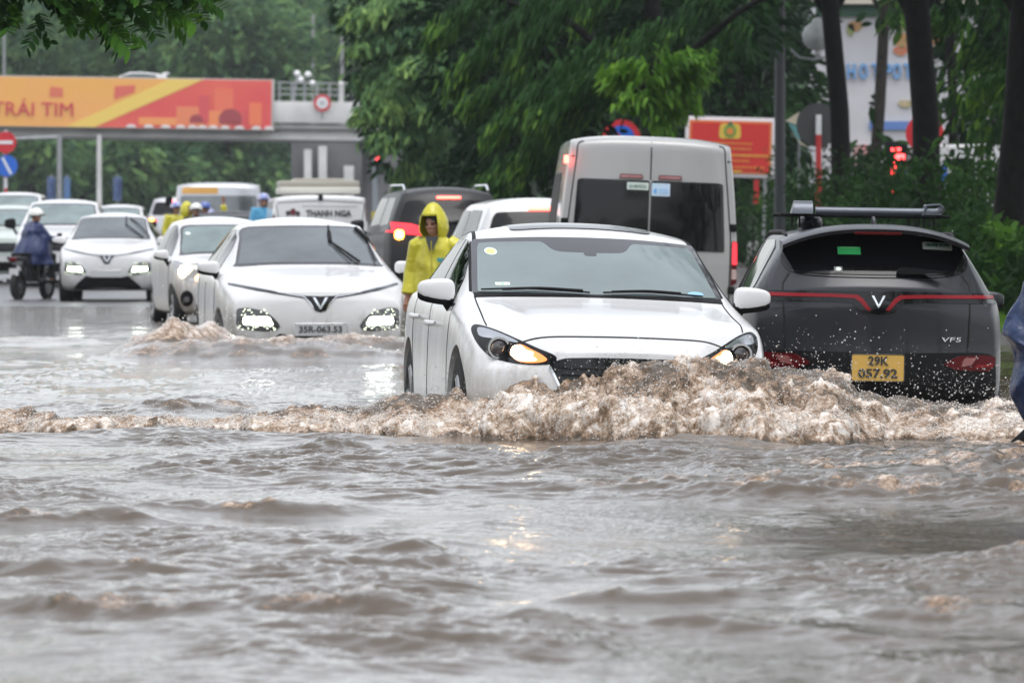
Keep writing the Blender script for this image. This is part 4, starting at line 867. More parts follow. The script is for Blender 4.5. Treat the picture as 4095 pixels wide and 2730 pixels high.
DARKG = wet_paint('grey_paint', (.016, .017, .023), metal=.2, rough=.42, dirt_side_grey=.0, coat=.38)
def rear_suv():
    """dark grey small crossover seen from behind with a roof carrier"""
    t = thing('compact_suv', 'dark grey compact SUV from behind with yellow number plate and roof rack', 'car', (2.318, 36.2, -.33), R(1.2)); t.rotation_euler.y = R(.9)
    rows = [(0, .30, .66, .775, 1.03, .715, 1.12, .67, 1.16), (.10, .30, .70, .80, 1.08, .735, 1.22, .645, 1.265), (.26, .28, .74, .825, 1.11, .755, 1.36, .59, 1.405), (.40, .26, .76, .84, 1.10, .775, 1.43, .56, 1.50), (.50, .26, .77, .845, 1.09, .78, 1.46, .555, 1.535), (.9, .25, .78, .86, 1.06, .80, 1.475, .575, 1.548), (1.6, .25, .78, .86, 1.03, .81, 1.475, .595, 1.55),
            (2.2, .25, .78, .86, 1.0, .81, 1.42, .60, 1.49), (2.5, .25, .78, .86, .98, .81, 1.28, .64, 1.34), (3.0, .25, .78, .86, .96, .82, 1.0, .70, 1.04), (3.5, .25, .76, .85, .85, .81, .93, .68, .97), (3.95, .3, .66, .80, .70, .76, .78, .62, .80)]
    body, bv = shell(rows, ((0, .10), (.22, .0), (.33, .0), (.36, .035), (.6, .03), (.85, .02), (1, .05)), fbow=.22, fp=2.6, Lf=.9, arches=[(.75, .33, .37), (3.25, .33, .37)])
    body.parent = t; body.data.materials.clear(); body.data.materials.append(DARKG)
    for sd in (-1, 1):
        for wy in (.75, 3.25): wheel(t, sd * .74, wy, .33, .20, sd)
    # black lower bumper
    lb = half([(0, .735), (-.4, .74), (-.68, .742), (-.755, .70), (-.77, .55), (-.755, .40), (-.70, .325), (-.4, .31), (0, .31)])
    bp = patch('bumper', bv, lb, mat('bumper_plastic', (.008, .008, .009), .45, spec=.2, bump=(120, .2, .002)), t, off=.012, step=.05)
    patch('bumper_step', bv, ribbon(crom([(-.74, .50), (-.55, .475), (-.42, .44), (0, .435), (.42, .44), (.55, .475), (.74, .50)], 3), .022), PIANO, bp, off=.022, step=.05)
    patch('reflector', bv, rpoly([(.22, .345), (.48, .352), (.47, .372), (.23, .368)], .006), REDLENS, bp, off=.02)
    for sd in (-1, 1):
        o = [(.42, .665), (.46, .695), (.52, .722), (.70, .728), (.762, .715), (.758, .66), (.72, .625), (.50, .632)]
        e = patch('tail_light', bv, rpoly([(sd * a, b) for a, b in o], .015), REDLENS, t, off=.020, step=.04)
        patch('reverse_lamp', bv, rpoly([(sd * .53, .652), (sd * .60, .665), (sd * .635, .712), (sd * .555, .708)], .006), mat('clear_lens', (.26, .09, .085), .25), e, off=.024, step=.03)
        patch('lens_stripe', bv, rpoly([(sd * .62, .645), (sd * .74, .655), (sd * .745, .675), (sd * .64, .665)], .005), mat('red_lens_bright', (.22, .008, .01), .3, spec=.2), e, off=.024, step=.03)
        # light bar halves
        bar = [(.80, 1.118), (.30, 1.120), (.135, 1.116), (.10, 1.093), (.045, 1.02), (.070, 1.017), (.117, 1.068), (.150, 1.092), (.30, 1.098), (.80, 1.097)]
        patch('light_bar', bv, [(sd * a, b - .012) for a, b in bar], mat('bar_lens', (.24, .006, .012), .3, coat=.1, spec=.3), t, off=.010, step=.03)
        patch('hatch_gap', bv, ribbon([(sd * .555, 1.235), (sd * .598, 1.17), (sd * .60, 1.10), (sd * .585, .75)], .010), GAP, t, off=.003, step=.05)
    # black band behind the bar
    bb = [(.0, 1.135), (.30, 1.135), (.80, 1.128), (.80, 1.062), (.30, 1.066), (.17, 1.058), (.10, 1.0), (0, .988)]
    pts = [(-a, b - .008) for a, b in bb[::-1]] + [(a, b - .008) for a, b in bb[1:-1]]
    patch('bar_panel', bv, pts, PIANO, t, off=.005, step=.04)
    patch('badge', bv, [(-.044, 1.098), (-.030, 1.100), (0, 1.040), (.030, 1.100), (.044, 1.098), (0, 1.018)], CHR, t, off=.014, step=.03)
    # rear window and spoiler shadow band
    rw = half([(0, 1.212), (-.35, 1.216), (-.50, 1.232), (-.575, 1.262), (-.60, 1.315), (-.585, 1.37), (-.53, 1.44), (-.47, 1.482), (-.3, 1.495), (0, 1.50)])
    w = patch('rear_window', bv, rw, PIANO, t, off=.006, step=.05)
    gls = half([(0, 1.226), (-.35, 1.230), (-.49, 1.245), (-.555, 1.272), (-.575, 1.315), (-.568, 1.352), (-.3, 1.362), (0, 1.365)])
    patch('glass', bv, gls, mat('tint', (.004, .004, .005), .06, ior=1.45, spec=.35), w, off=.010, step=.05)
    # spoiler: a real lip over the window
    m = MB(); P = crom([(-.60, .28, 1.395), (-.52, .23, 1.455), (0, .16, 1.525), (.52, .23, 1.455), (.60, .28, 1.395)] and [(-.60, .26), (-.3, .16), (0, .13), (.3, .16), (.60, .26)], 5)
    top = []; bot = []
    zz = lambda x: 1.535 - .11 * (abs(x) / .6) ** 2.6
    vs = []; n = len(P)
    for x, y in P: vs += [(x, y, zz(x) - .012), (x, y + .012, zz(x) - .035), (x, y + .30, zz(x) - .03), (x, y + .30, zz(x) + .022), (x, y + .06, zz(x) + .008)]
    fs = [[i * 5 + k, i * 5 + (k + 1) % 5, (i + 1) * 5 + (k + 1) % 5, (i + 1) * 5 + k] for i in range(n - 1) for k in range(5)] + [[k for k in range(5)], [(n - 1) * 5 + k for k in range(5)]]
    m.add(vs, fs); m.obj('spoiler', DARKG, t)
    m = MB(); m.box((0, .145, 1.497), (.30, .02, .018), bevel=.004); m.obj('brake_lamp', REDLENS, t)
    st = patch('sticker', bv, rpoly([(-.245, 1.352), (-.10, 1.352), (-.10, 1.398), (-.245, 1.398)], .006), mat('sticker_bright_green', (.06, .55, .16), .4), w, off=.014)
    patch('label', bv, rpoly([(-.225, 1.388), (-.12, 1.388), (-.12, 1.396), (-.225, 1.396)], .002), mat('sticker_lime', (.2, .7, .25), .4), w, off=.016)
    st = patch('sticker', bv, rpoly([(.305, 1.398), (.500, 1.390), (.500, 1.430), (.305, 1.438)], .004), mat('sticker_white', (.65, .72, .66)), w, off=.013)
    tm = text_mesh('sticker_text', 'XE HỢP ĐỒNG', .036, mat('text_green', (.03, .16, .10), .5), st, width=.178, depth=.0015, bold=.0012)
    surface_text(bv, tm, .402, 1.414, .018)
    st = patch('sticker', bv, rpoly([(-.275, 1.236), (-.222, 1.236), (-.222, 1.272), (-.275, 1.272)], .003), mat('sticker_dark', (.10, .10, .10), .4), w, off=.013); patch('emblem', bv, disc(-.247, 1.256, .017, .012), mat('sticker_white', (.6, .6, .6)), st, off=.016)
    m = MB(); m.prism(crom([(.13, 1.240), (.15, 1.280), (.26, 1.278), (.42, 1.262), (.43, 1.256), (.30, 1.244)], 3, True), -.03, .02); hh = hit(bv, .2, 1.25); m.obj('rear_wiper', BLK, t, loc=(0, hh.y - .02, 0))
    hp = hit(bv, 0, .64); pl = plate(t, 0, .642, hp.y - .026, .33, .165, [('29K', .078, .042, .13), ('057.92', .078, -.038, .25)], PLY, PLT, frame=mat('plate_frame_dark', (.05, .05, .05), .3))
    vf = text_mesh('model_badge', 'VF5', .042, CHR, t, width=.135, depth=.004, shear=.1); surface_text(bv, vf, .47, .825, .006)
    patch('crease', bv, ribbon([(-.59, .905), (0, .90), (.59, .905)], .006), GAP, t, off=.001) if False else None
    for sd in (-1, 1):
        for wn in ([(.62, 1.14), (.95, 1.10), (1.55, 1.08), (1.58, 1.44), (1.0, 1.45), (.78, 1.40)], [(1.62, 1.08), (2.4, 1.03), (2.55, 1.06), (2.1, 1.40), (1.66, 1.44)]):
            patch('side_window', bv, rpoly(wn, .04), GLS, t, axis='x', side=sd, off=.005, step=.08)
        patch('door_gap', bv, ribbon([(.80, .62), (.95, .85), (.92, 1.08)], .008), GAP, t, axis='x', side=sd, off=.003)
        patch('door_gap', bv, ribbon([(1.60, .4), (1.60, 1.08)], .008), GAP, t, axis='x', side=sd, off=.003)
        door_mirror(t, sd * .98, 2.6, 1.06, sd, DARKG, w=.2, h=.14)
        patch('side_cladding', bv, [(1.2, .26), (2.8, .26), (2.8, .42), (1.2, .42)], BLK, t, axis='x', side=sd, off=.006, step=.15)
        m = MB(); m.tube([(sd * .545, .75, 1.475), (sd * .55, 1.0, 1.50), (sd * .565, 2.0, 1.50), (sd * .575, 2.25, 1.455)], [.01, .014, .014, .01], n=8); m.obj('roof_rail', BLK, t)
    m = MB(); m.ell((-.36, 1.2, 1.565), (.085, .16, .06), 16, 8); m.obj('roof_pod', DARKG, t); m = MB(); m.ell((0.02, .75, 1.56), (.02, .06, .05), 10, 8); m.obj('antenna', DARKG, t)
    # roof carrier
    rk = MB()
    for y in (1.05, 1.75): rk.box((-.01, y, 1.612), (1.12, .05, .022), bevel=.006)
    for y in (1.05, 1.75):
        for x in (-.44, -.35, .34, .44): rk.tube([(x, y, 1.53), (x, y, 1.61)], .007, n=6)
    for x in (-.40, 0, .40): rk.box((x, 1.4, 1.622), (.03, .75, .014))
    r = rk.obj('roof_rack', BLK, t); RKZ = -.03
    wetg = mat('wet_steel', (.12, .13, .15), .32, metal=.8, bump=(150, .6, .004))
    m = MB(); m.tube([(-.34, 1.0, 1.668), (.44, 1.0, 1.668), (.475, 1.0, 1.678), (.495, 1.0, 1.70)], [.028, .028, .026, .02], n=12); m.obj('tube', wetg, r, loc=(0, 0, RKZ))
    m = MB()
    a = [math.pi * i / 8 for i in range(9)]
    prof = [(-.06 * math.cos(q) , 0) for q in a]
    vs = []; 
    for x in (-.50, -.36):
        for q in a: vs.append((x + .02 * math.sin(q) * (1 if x < -.4 else -.0), 1.02 - .09 * math.cos(q), 1.650 + .085 * math.sin(q)))
    fs = [[i, i + 1, 9 + i + 1, 9 + i] for i in range(8)] + [list(range(9)), list(range(9, 18)), [0, 8, 17, 9]]
    m.add(vs, fs); m.obj('end_cover', wetg, r, loc=(0, 0, RKZ))
    m = MB()
    for q in ([(.36, .96, 1.655), (.385, .96, 1.715), (.47, .96, 1.722), (.495, .96, 1.70)], [(.36, 1.1, 1.655), (.385, 1.1, 1.715), (.47, 1.1, 1.722), (.495, 1.1, 1.70)]): m.tube(q, .008, n=6)
    for q in ((.36, 1.655), (.385, 1.715), (.47, 1.722)): m.tube([(q[0], .96, q[1]), (q[0], 1.1, q[1])], .008, n=6)
    m.box((.42, 1.03, 1.66), (.13, .14, .012)); m.obj('end_bracket', wetg, r, loc=(0, 0, RKZ))
rear_suv()

VANP = wet_paint('champagne_paint', (.355, .354, .352), dirt_side_grey=.35, rough=.4)
def big_van():
    t = thing('minibus', 'tall champagne grey minibus from behind with a wide black rear window', 'van', (1.44, 62.0, -.12), R(1.6)); t.rotation_euler.y = R(2.2)
    rows = [(0, .35, .93, .985, 1.25, .965, 2.24, .86, 2.30), (.10, .33, .95, .99, 1.25, .975, 2.285, .87, 2.345), (.5, .3, .96, .99, 1.25, .98, 2.30, .875, 2.37), (2.0, .3, .96, .99, 1.25, .98, 2.30, .875, 2.38), (3.6, .3, .96, .99, 1.25, .98, 2.28, .87, 2.36), (4.2, .3, .96, .99, 1.2, .97, 2.0, .82, 2.08), (4.9, .3, .95, .98, 1.1, .93, 1.3, .8, 1.36), (5.5, .35, .85, .93, .95, .86, 1.05, .75, 1.1)]
    body, bv = shell(rows, ((0, .02), (.3, 0), (.6, .02), (1, .09)), fbow=.07, fp=5, Lf=.5, pz=3.5, arches=None)
    body.parent = t; body.data.materials.clear(); body.data.materials.append(VANP)
    for sd in (-1, 1):
        for wy in (1.2, 4.6): wheel(t, sd * .80, wy, .35, .22, sd)
        patch('door_edge', bv, ribbon(crom([(sd * .74, 2.285), (sd * .80, 2.25), (sd * .815, 2.1), (sd * .875, 1.5), (sd * .90, 1.2), (sd * .90, .5)], 4), .014), GAP, t, off=.003, step=.08)
        patch('side_window', bv, rpoly([(1.4, 1.25), (3.8, 1.25), (3.8, 1.95), (1.4, 1.95)], .08), BLK, t, axis='x', side=sd, off=.006, step=.2)
        e = patch('tail_light', bv, rpoly([(sd * .915, .76), (sd * .975, .80), (sd * .965, 1.25), (sd * .915, 1.26)], .02), REDLENS, t, off=.012, step=.05)
        patch('lens', bv, rpoly([(sd * .92, 1.0), (sd * .97, 1.0), (sd * .96, 1.24), (sd * .92, 1.25)], .015), REDDIM, e, off=.016, step=.04)
        patch('lens_clear', bv, rpoly([(sd * .92, .84), (sd * .97, .84), (sd * .97, .95), (sd * .92, .95)], .01), mat('clear_lens_pale', (.5, .35, .33), .15, coat=1), e, off=.016, step=.04)
        for hz in (1.40, .72):
            m = MB(); m.box((sd * .925, -.0, hz), (.075, .05, .085), bevel=.012); m.tube([(sd * .90, -.02, hz - .03), (sd * .90, -.02, hz + .03)], .014, n=8); m.obj('hinge', BLK, t, loc=(0, hit(bv, sd * .92, hz).y, 0))
        patch('roof_cap_gap', bv, ribbon([(sd * .835, 2.12), (sd * .885, 2.115)], .016), GAP, t, off=.004, step=.04)
    q = hit(bv, -.86, 2.02)
    m = MB(); m.box((-.925, .10, 2.08), (.05, .08, .09), bevel=.012); m.obj('marker_lamp', REDON, t)
    patch('door_gap', bv, ribbon([(0, 2.30), (0, 1.89)], .014), GAP, t, off=.003, step=.08); patch('door_gap', bv, ribbon([(0, 1.12), (0, .45)], .014), GAP, t, off=.003, step=.08)
    for sd in (-1, 1):
        w = patch('rear_window', bv, rpoly([(sd * .008, 1.13), (sd * .835, 1.13), (sd * .795, 1.865), (sd * .75, 1.88), (sd * .008, 1.88)], .03), PIANO, t, off=.007, step=.08)
        patch('glass', bv, rpoly([(sd * .03, 1.15), (sd * .80, 1.15), (sd * .765, 1.85), (sd * .03, 1.85)], .04), mat('tint'), w, off=.011, step=.08)
        b = patch('brake_lamp', bv, rpoly([(sd * .08, 1.895), (sd * .345, 1.895), (sd * .335, 1.945), (sd * .09, 1.945)], .015), mat('lens_surround', (.10, .03, .035), .3), t, off=.014, step=.05)
        patch('lens', bv, rpoly([(sd * .095, 1.903), (sd * .33, 1.903), (sd * .325, 1.935), (sd * .10, 1.935)], .01), mat('lens_dull_red', (.33, .12, .12), .25, coat=1), b, off=.02, step=.05)
    s = patch('sticker', bv, rpoly([(-.255, 1.775), (-.02, 1.775), (-.02, 1.855), (-.255, 1.855)], .01), mat('sticker_pale', (.60, .68, .64), .4), t, off=.014)
    tm = text_mesh('sticker_text', 'XE HỢP ĐỒNG', .05, mat('text_green', (.03, .16, .10)), s, width=.19, depth=.001); tm.location = (-.137, hit(bv, -.137, 1.815).y - .02, 1.813)
    s = patch('sticker', bv, rpoly([(.015, 1.715), (.215, 1.715), (.215, 1.855), (.015, 1.855)], .01), mat('sticker_skyblue', (.52, .66, .80), .4), t, off=.014)
    patch('emblem', bv, rpoly([(.03, 1.76), (.065, 1.735), (.075, 1.79), (.05, 1.80)], .005), mat('emblem_blue', (.15, .40, .75), .4), s, off=.018); patch('emblem', bv, rpoly([(.09, 1.745), (.195, 1.745), (.195, 1.80), (.09, 1.80)], .005), mat('emblem_blue2', (.36, .54, .76), .4), s, off=.018)
    patch('bumper', bv, rpoly([(-.97, .36), (.97, .36), (.97, .60), (-.97, .60)], .04), BLK, t, off=.03, depth=.05, step=.1)
    plate(t, 0, .75, hit(bv, 0, .75).y - .01, .33, .165, [], PLW, PLT)
big_van()

def rear_car(name, label, cx, Y, z0, yaw, paint, W, H, L, belt, glass_z, cat='car', kind='hatch', lamp=None, brake=None, rails=False, group=None):
    """ordinary car or SUV from behind"""
    t = thing(name, label, cat, (cx, Y, z0), yaw, group); h = W / 2
    rows = [(0, .3, h * .86, h * .93, belt - .08, h * .88, belt, h * .80, belt + .05), (.10, .3, h * .9, h * .96, belt - .02, h * .90, belt + .10, h * .78, belt + .16), (.28, .28, h * .92, h * .98, belt, h * .92, H - .20, h * .72, H - .13), (.45, .27, h * .92, h, belt, h * .93, H - .11, h * .71, H - .035),
            (.9, .25, h * .92, h, belt - .02, h * .93, H - .085, h * .72, H), (1.8, .25, h * .92, h, belt - .05, h * .94, H - .085, h * .73, H), (L * .58, .25, h * .92, h, belt - .08, h * .94, H - .14, h * .73, H - .06), (L * .70, .25, h * .92, h, belt - .1, h * .94, belt + .12, h * .80, belt + .17), (L * .74, .25, h * .92, h, belt - .1, h * .94, belt - .03, h * .82, belt + .01), (L * .9, .25, h * .9, h * .97, belt - .2, h * .9, belt - .12, h * .78, belt - .08), (L, .3, h * .8, h * .88, belt - .35, h * .82, belt - .28, h * .7, belt - .24)]
    body, bv = shell(rows, ((0, .08), (.3, 0), (.6, .02), (1, .08)), fbow=.16, fp=2.6, Lf=.8, arches=[(.8, .33, .37), (L - .85, .33, .37)])
    body.parent = t; body.data.materials.clear(); body.data.materials.append(paint)
    for sd in (-1, 1):
        for wy in (.8, L - .85): wheel(t, sd * (h - .12), wy, .33, .2, sd)
        for a, b in ((.62, 1.55), (1.62, L * .60)):
            patch('side_window', bv, rpoly([(a, belt + .05), (b, belt + .02), (b - (0 if b < 2 else .05), H - .15), (a + .18 if a < 1 else a, H - .16)], .05), GLS, t, axis='x', side=sd, off=.005, step=.12)
        lp = lamp or [(.60, belt - .06), (.93, belt - .02), (.90, belt - .20), (.62, belt - .18)]
        e = patch('tail_light', bv, rpoly([(sd * a * h, b) for a, b in lp], .02), REDDIM if brake else REDLENS, t, off=.012, step=.05)
        if brake and (brake == 'both' or sd < 0):
            q = hit(bv, sd * .80 * h, belt - .10)
            if q: m = MB(); m.ell(q + Vector((0, -.02, 0)), (.065, .03, .065), 14, 8, p=.7); m.obj('bulb', AMBON, e)
        door_mirror(t, sd * (h + .1), L * .62, belt + .06, sd, paint, w=.2, h=.14)
        if rails: m = MB(); m.tube([(sd * h * .66, .5, H - .06), (sd * h * .66, .7, H + .02), (sd * h * .68, 2.0, H + .025), (sd * h * .68, 2.3, H - .05)], .018, n=6); m.obj('roof_rail', CHR, t)
    g0, g1 = glass_z
    w = patch('rear_window', bv, half([(0, g0), (-h * .6, g0 + .01), (-h * .78, g0 + .05), (-h * .74, (g0 + g1) / 2), (-h * .66, g1 - .03), (-h * .5, g1), (0, g1 + .01)], 3), mat('tint'), t, off=.006, step=.08)
    m = MB(); m.box((0, hit(bv, 0, g1 + .03).y - .01, g1 + .045), (.34, .05, .035), bevel=.01); m.obj('brake_lamp', REDON if brake else REDLENS, t)
    patch('bumper', bv, rpoly([(-h * .9, .32), (h * .9, .32), (h * .9, .46), (-h * .9, .46)], .04), BLK, t, off=.012, step=.1)
    plate(t, 0, .72, hit(bv, 0, .72).y - .012, .33, .165, [], PLW, PLT)
    m = MB(); m.tube([(-.2, hit(bv, 0, g0).y - .02, g0 + .03), (.15, hit(bv, 0, g0).y - .0, g0 + .10)], .014, n=6); m.obj('rear_wiper', BLK, t)
    return t
DARKP = wet_paint('black_paint', (.008, .008, .010), metal=0, rough=.5, coat=.15)
WHITE2 = wet_paint('white_paint_clean', (.69, .69, .695), dirt_side_grey=.15)
rear_car('people_carrier', 'black people carrier with glowing tail lights behind the man in yellow', (1806 - HX) / 284, 80.0, .06, R(8.2), DARKP, 1.80, 1.80, 4.6, 1.22, (1.22, 1.60), 'car', lamp=[(.42, 1.10), (.98, 1.16), (.96, 1.30), (.62, 1.27), (.42, 1.22)], brake='left', rails=True)
rear_car('hatchback', 'white hatchback from behind with its high brake light glowing beside the minibus', (2185 - HX) / 330, 69.0, -.05, R(9.5), WHITE2, 1.72, 1.68, 4.0, 1.12, (1.12, 1.50), brake='left')
SILV = wet_paint('silver_paint', (.50, .51, .53), metal=.4, dirt_side_grey=.2)
rear_car('pickup', 'silver SUV far off with a red tail light beside the yellow raincoats', (690 - HX) / 115, 198, .75, R(2), SILV, 1.85, 1.80, 4.8, 1.08, (1.15, 1.62), brake='both')
def front_car(name, label, cx, Y, z0, yaw, paint, W, H, L, cowl, hood, mirror=BLK, lampc=None, rack=False, group=None, glasscol='screen_teal', cat='car'):
    t = thing(name, label, cat, (cx, Y, z0), yaw, group); h = W / 2
    rows = [(0, .28, h * .8, h * .88, hood - .14, h * .84, hood - .05, h * .76, hood), (.2, .26, h * .86, h * .93, hood - .08, h * .88, hood, h * .78, hood + .05), (.8, .25, h * .9, h * .98, cowl - .12, h * .93, cowl - .06, h * .81, cowl - .03), (1.15, .25, h * .9, h, cowl - .08, h * .94, cowl - .02, h * .82, cowl + .02),
            (1.6, .25, h * .9, h, cowl - .04, h * .95, (cowl + H) / 2 - .04, h * .78, (cowl + H) / 2 + .03), (2.0, .25, h * .9, h, cowl, h * .95, H - .16, h * .72, H - .09), (2.4, .25, h * .9, h, cowl, h * .95, H - .08, h * .71, H - .01), (3.6, .25, h * .9, h, cowl, h * .94, H - .08, h * .70, H), (L - .4, .27, h * .9, h * .98, cowl, h * .92, H - .14, h * .69, H - .07), (L, .3, h * .8, h * .92, cowl - .1, h * .86, cowl + .05, h * .74, cowl + .1)]
    body, bv = shell(rows, ((0, .06), (.4, 0), (.7, .0), (1, .07)), fbow=.22, fp=2.6, Lf=.8, arches=[(.85, .34, .38), (L - .9, .34, .38)])
    body.parent = t; body.data.materials.clear(); body.data.materials.append(paint)
    w = patch('windscreen', bv, half([(0, cowl + .05), (-h * .5, cowl + .045), (-h * .80, cowl + .03), (-h * .77, cowl + .14), (-h * .70, H - .22), (-h * .66, H - .125), (-h * .4, H - .10), (0, H - .095)], 3), mat('glass_border', (.03, .03, .033)), t, off=.005, step=.08)
    patch('glass', bv, half([(0, cowl + .08), (-h * .5, cowl + .075), (-h * .76, cowl + .065), (-h * .73, cowl + .16), (-h * .665, H - .24), (-h * .63, H - .16), (-h * .4, H - .135), (0, H - .13)], 3), _mats.get(glasscol), w, off=.009, step=.08)
    for sd in (-1, 1):
        for wy in (.85, L - .9): wheel(t, sd * (h - .13), wy, .34, .22, sd)
        e = patch('headlight', bv, rpoly([(sd * h * .52, hood - .22), (sd * h * .84, hood - .20), (sd * h * .87, hood - .06), (sd * h * .54, hood - .10)], .03), mat('lamp_clear', (.5, .5, .5)), t, off=.008, step=.06)
        if lampc: q = hit(bv, sd * h * .8, hood - .30); m = MB(); m.ell(q + Vector((0, -.02, 0)), (.07, .03, .05), 12, 8); m.obj('turn_lamp', lampc, e)
        door_mirror(t, sd * (h + .13), 1.5, cowl + .10, sd, mirror, w=.24, h=.22)
        patch('side_window', bv, rpoly([(1.7, cowl + .07), (L - .7, cowl + .07), (L - .8, H - .16), (2.2, H - .16)], .06), GLS, t, axis='x', side=sd, off=.005, step=.15)
    patch('grille', bv, rpoly([(-h * .48, hood - .30), (h * .48, hood - .30), (h * .46, hood - .11), (-h * .46, hood - .11)], .03), PIANO, t, off=.008, step=.08)
    patch('bumper_intake', bv, rpoly([(-h * .6, .32), (h * .6, .32), (h * .5, .50), (-h * .5, .50)], .04), BLK, t, off=.008, step=.1)
    plate(t, 0, .58, hit(bv, 0, .58).y - .015, .52, .11, [], PLW, PLT)
    return t
mat('screen_teal', (.17, .23, .23), .06, ior=1.9, noise=(2.5, .35))
front_car('large_suv', 'tall white SUV with black mirrors behind the blue poncho rider', (238 - HX) / 197, 115.5, .12, R(2), WHITE2, 1.9, 1.82, 4.8, 1.22, 1.05)
front_car('pickup_truck', 'pale green white truck cab cut off by the left edge of the picture', (12 - HX) / 190, 119, .12, R(0), wet_paint('pale_green_paint', (.50, .56, .52), dirt_side_grey=.2), 1.8, 1.72, 4.6, 1.20, 1.02, lampc=mat('amber_dim', (.8, .35, .03), .3, emit=(1, .4, .03), estr=.6))
front_car('large_suv', 'white SUV roof showing above the pale green truck at the far left', (40 - HX) / 150, 151, .42, R(0), WHITE2, 1.9, 1.95, 4.8, 1.2, 1.05)
front_car('sedan', 'small white car roof far behind the crossover with square lamps', (462 - HX) / 140, 162, .38, R(0), WHITE2, 1.75, 1.72, 4.4, 1.05, .9)
front_car('sedan', 'black car roof behind the raised yellow arm', (945 - HX) / 198, 115, .14, R(4), DARKP, 1.9, 1.56, 4.6, .98, .85, glasscol='tint')

def panel_van():
    t = thing('panel_van', 'white van from behind lettered THANH NGA under a boxy roof unit', 'van', ((1283 - HX) / 212, 107.3, .0), R(5)); H = 1.93
    rows = [(0, .3, .85, .90, 1.05, .89, H - .06, .80, H - .01), (.1, .3, .88, .93, 1.05, .91, H - .04, .84, H + .01), (.3, .3, .9, .95, 1.1, .93, H - .05, .86, H + .02), (3, .3, .9, .95, 1.1, .93, H - .05, .86, H + .02), (3.6, .3, .9, .95, 1.0, .92, 1.6, .8, 1.66), (4.3, .35, .85, .9, .9, .85, 1.0, .75, 1.05), (4.6, .4, .8, .85, .75, .8, .85, .7, .9)]
    body, bv = shell(rows, ((0, .03), (.5, 0), (1, .06)), fbow=.06, fp=4, Lf=.4, pz=3.5, arches=None)
    body.parent = t; body.data.materials.clear(); body.data.materials.append(WHITE2)
    for sd in (-1, 1):
        for wy in (.9, 3.8): wheel(t, sd * .78, wy, .32, .2, sd)
        patch('tail_light', bv, rpoly([(sd * .86, 1.45), (sd * .93, 1.45), (sd * .89, 1.82), (sd * .84, 1.82)], .02), REDLENS, t, off=.01, step=.06)
        patch('door_gap', bv, ribbon([(sd * .78, 1.80), (sd * .83, 1.74), (sd * .76, 1.30), (sd * .74, .5)], .014), GAP, t, off=.004, step=.08)
    patch('door_gap', bv, ribbon([(-.78, 1.80), (0, 1.835), (.78, 1.80)], .014), GAP, t, off=.004, step=.08)
    q = hit(bv, 0, 1.9); m = MB(); m.box((0, q.y - .02, 1.90), (.085, .06, .11), bevel=.015); m.obj('camera_pod', BLK, t)
    beige = mat('roof_unit_beige', (.42, .40, .34), .5); m = MB()
    m.box((0, 1.1, 2.03), (1.52, 1.7, .12), bevel=.02); m.obj('roof_unit', mat('roof_unit_pale', (.68, .66, .60), .5), t)
    m = MB(); m.box((0, 1.1, 2.15), (1.50, 1.6, .13), bevel=.03); m.box((.0, 1.1, 2.235), (.93, 1.4, .05), bevel=.02); m.obj('vent_housing', beige, t)
    ink = mat('lettering_dark', (.05, .045, .05), .6)
    tm = text_mesh('lettering', 'THANH NGA', .16, ink, t, width=.86, depth=.004, bold=.006); tm.location = (.15, hit(bv, .15, 1.60).y - .012, 1.59)
    patch('small_print', bv, rpoly([(-.35, 1.722), (.70, 1.712), (.70, 1.73), (-.35, 1.74)], .004), mat('print_grey', (.42, .42, .43), .6), t, off=.006, step=.1)
    lg = mat('emblem_maroon', (.13, .02, .03), .5)
    patch('emblem', bv, disc(-.52, 1.62, .055, .07), lg, t, off=.008); patch('emblem', bv, disc(-.61, 1.60, .05, .05), ink, t, off=.007); patch('emblem', bv, disc(-.43, 1.59, .045, .05), ink, t, off=.007)
    patch('bumper', bv, rpoly([(-.88, .32), (.88, .32), (.88, .5), (-.88, .5)], .04), BLK, t, off=.02, step=.1)
    return t
panel_van()
def lorry():
    t = thing('bus', 'hazy bus with an orange and silver band above its windscreen', 'bus', ((880 - HX) / 150, 151, .42), R(3))
    H = 2.15; rows = [(0, .4, 1.05, 1.12, 1.1, 1.10, H - .12, .98, H - .05), (.15, .38, 1.1, 1.17, 1.1, 1.15, H - .05, 1.05, H + .01), (.5, .38, 1.12, 1.2, 1.1, 1.18, H - .05, 1.10, H + .03), (6.5, .38, 1.12, 1.2, 1.1, 1.18, H - .05, 1.10, H + .03), (7, .4, 1.1, 1.15, 1.1, 1.12, H - .1, 1.0, H)]
    body, bv = shell(rows, ((0, .0), (.5, 0), (1, .12)), fbow=.10, fp=4, Lf=.6, pz=3.5)
    body.parent = t; body.data.materials.clear(); body.data.materials.append(SILV)
    patch('windscreen', bv, rpoly([(-1.05, 1.20), (1.05, 1.20), (1.0, H - .32), (-1.0, H - .32)], .06), mat('screen_dark', (.055, .065, .07)), t, off=.01, step=.15)
    patch('route_band', bv, rpoly([(-.98, H - .27), (-.02, H - .27), (-.02, H - .10), (-.95, H - .10)], .03), mat('orange_band', (.62, .33, .08), .5), t, off=.01, step=.15)
    for sd in (-1, 1):
        wheel(t, sd * 1.0, 1.2, .42, .25, sd); wheel(t, sd * 1.0, 5.4, .42, .25, sd)
        patch('headlight', bv, rpoly([(sd * .7, .75), (sd * 1.02, .75), (sd * 1.02, .90), (sd * .7, .90)], .03), mat('lamp_clear', (.5, .5, .5)), t, off=.01)
        door_mirror(t, sd * 1.32, .3, 1.7, sd, BLK, w=.2, h=.3)
    patch('bumper', bv, rpoly([(-1.05, .42), (1.05, .42), (1.05, .65), (-1.05, .65)], .04), BLK, t, off=.02, step=.2)
lorry()
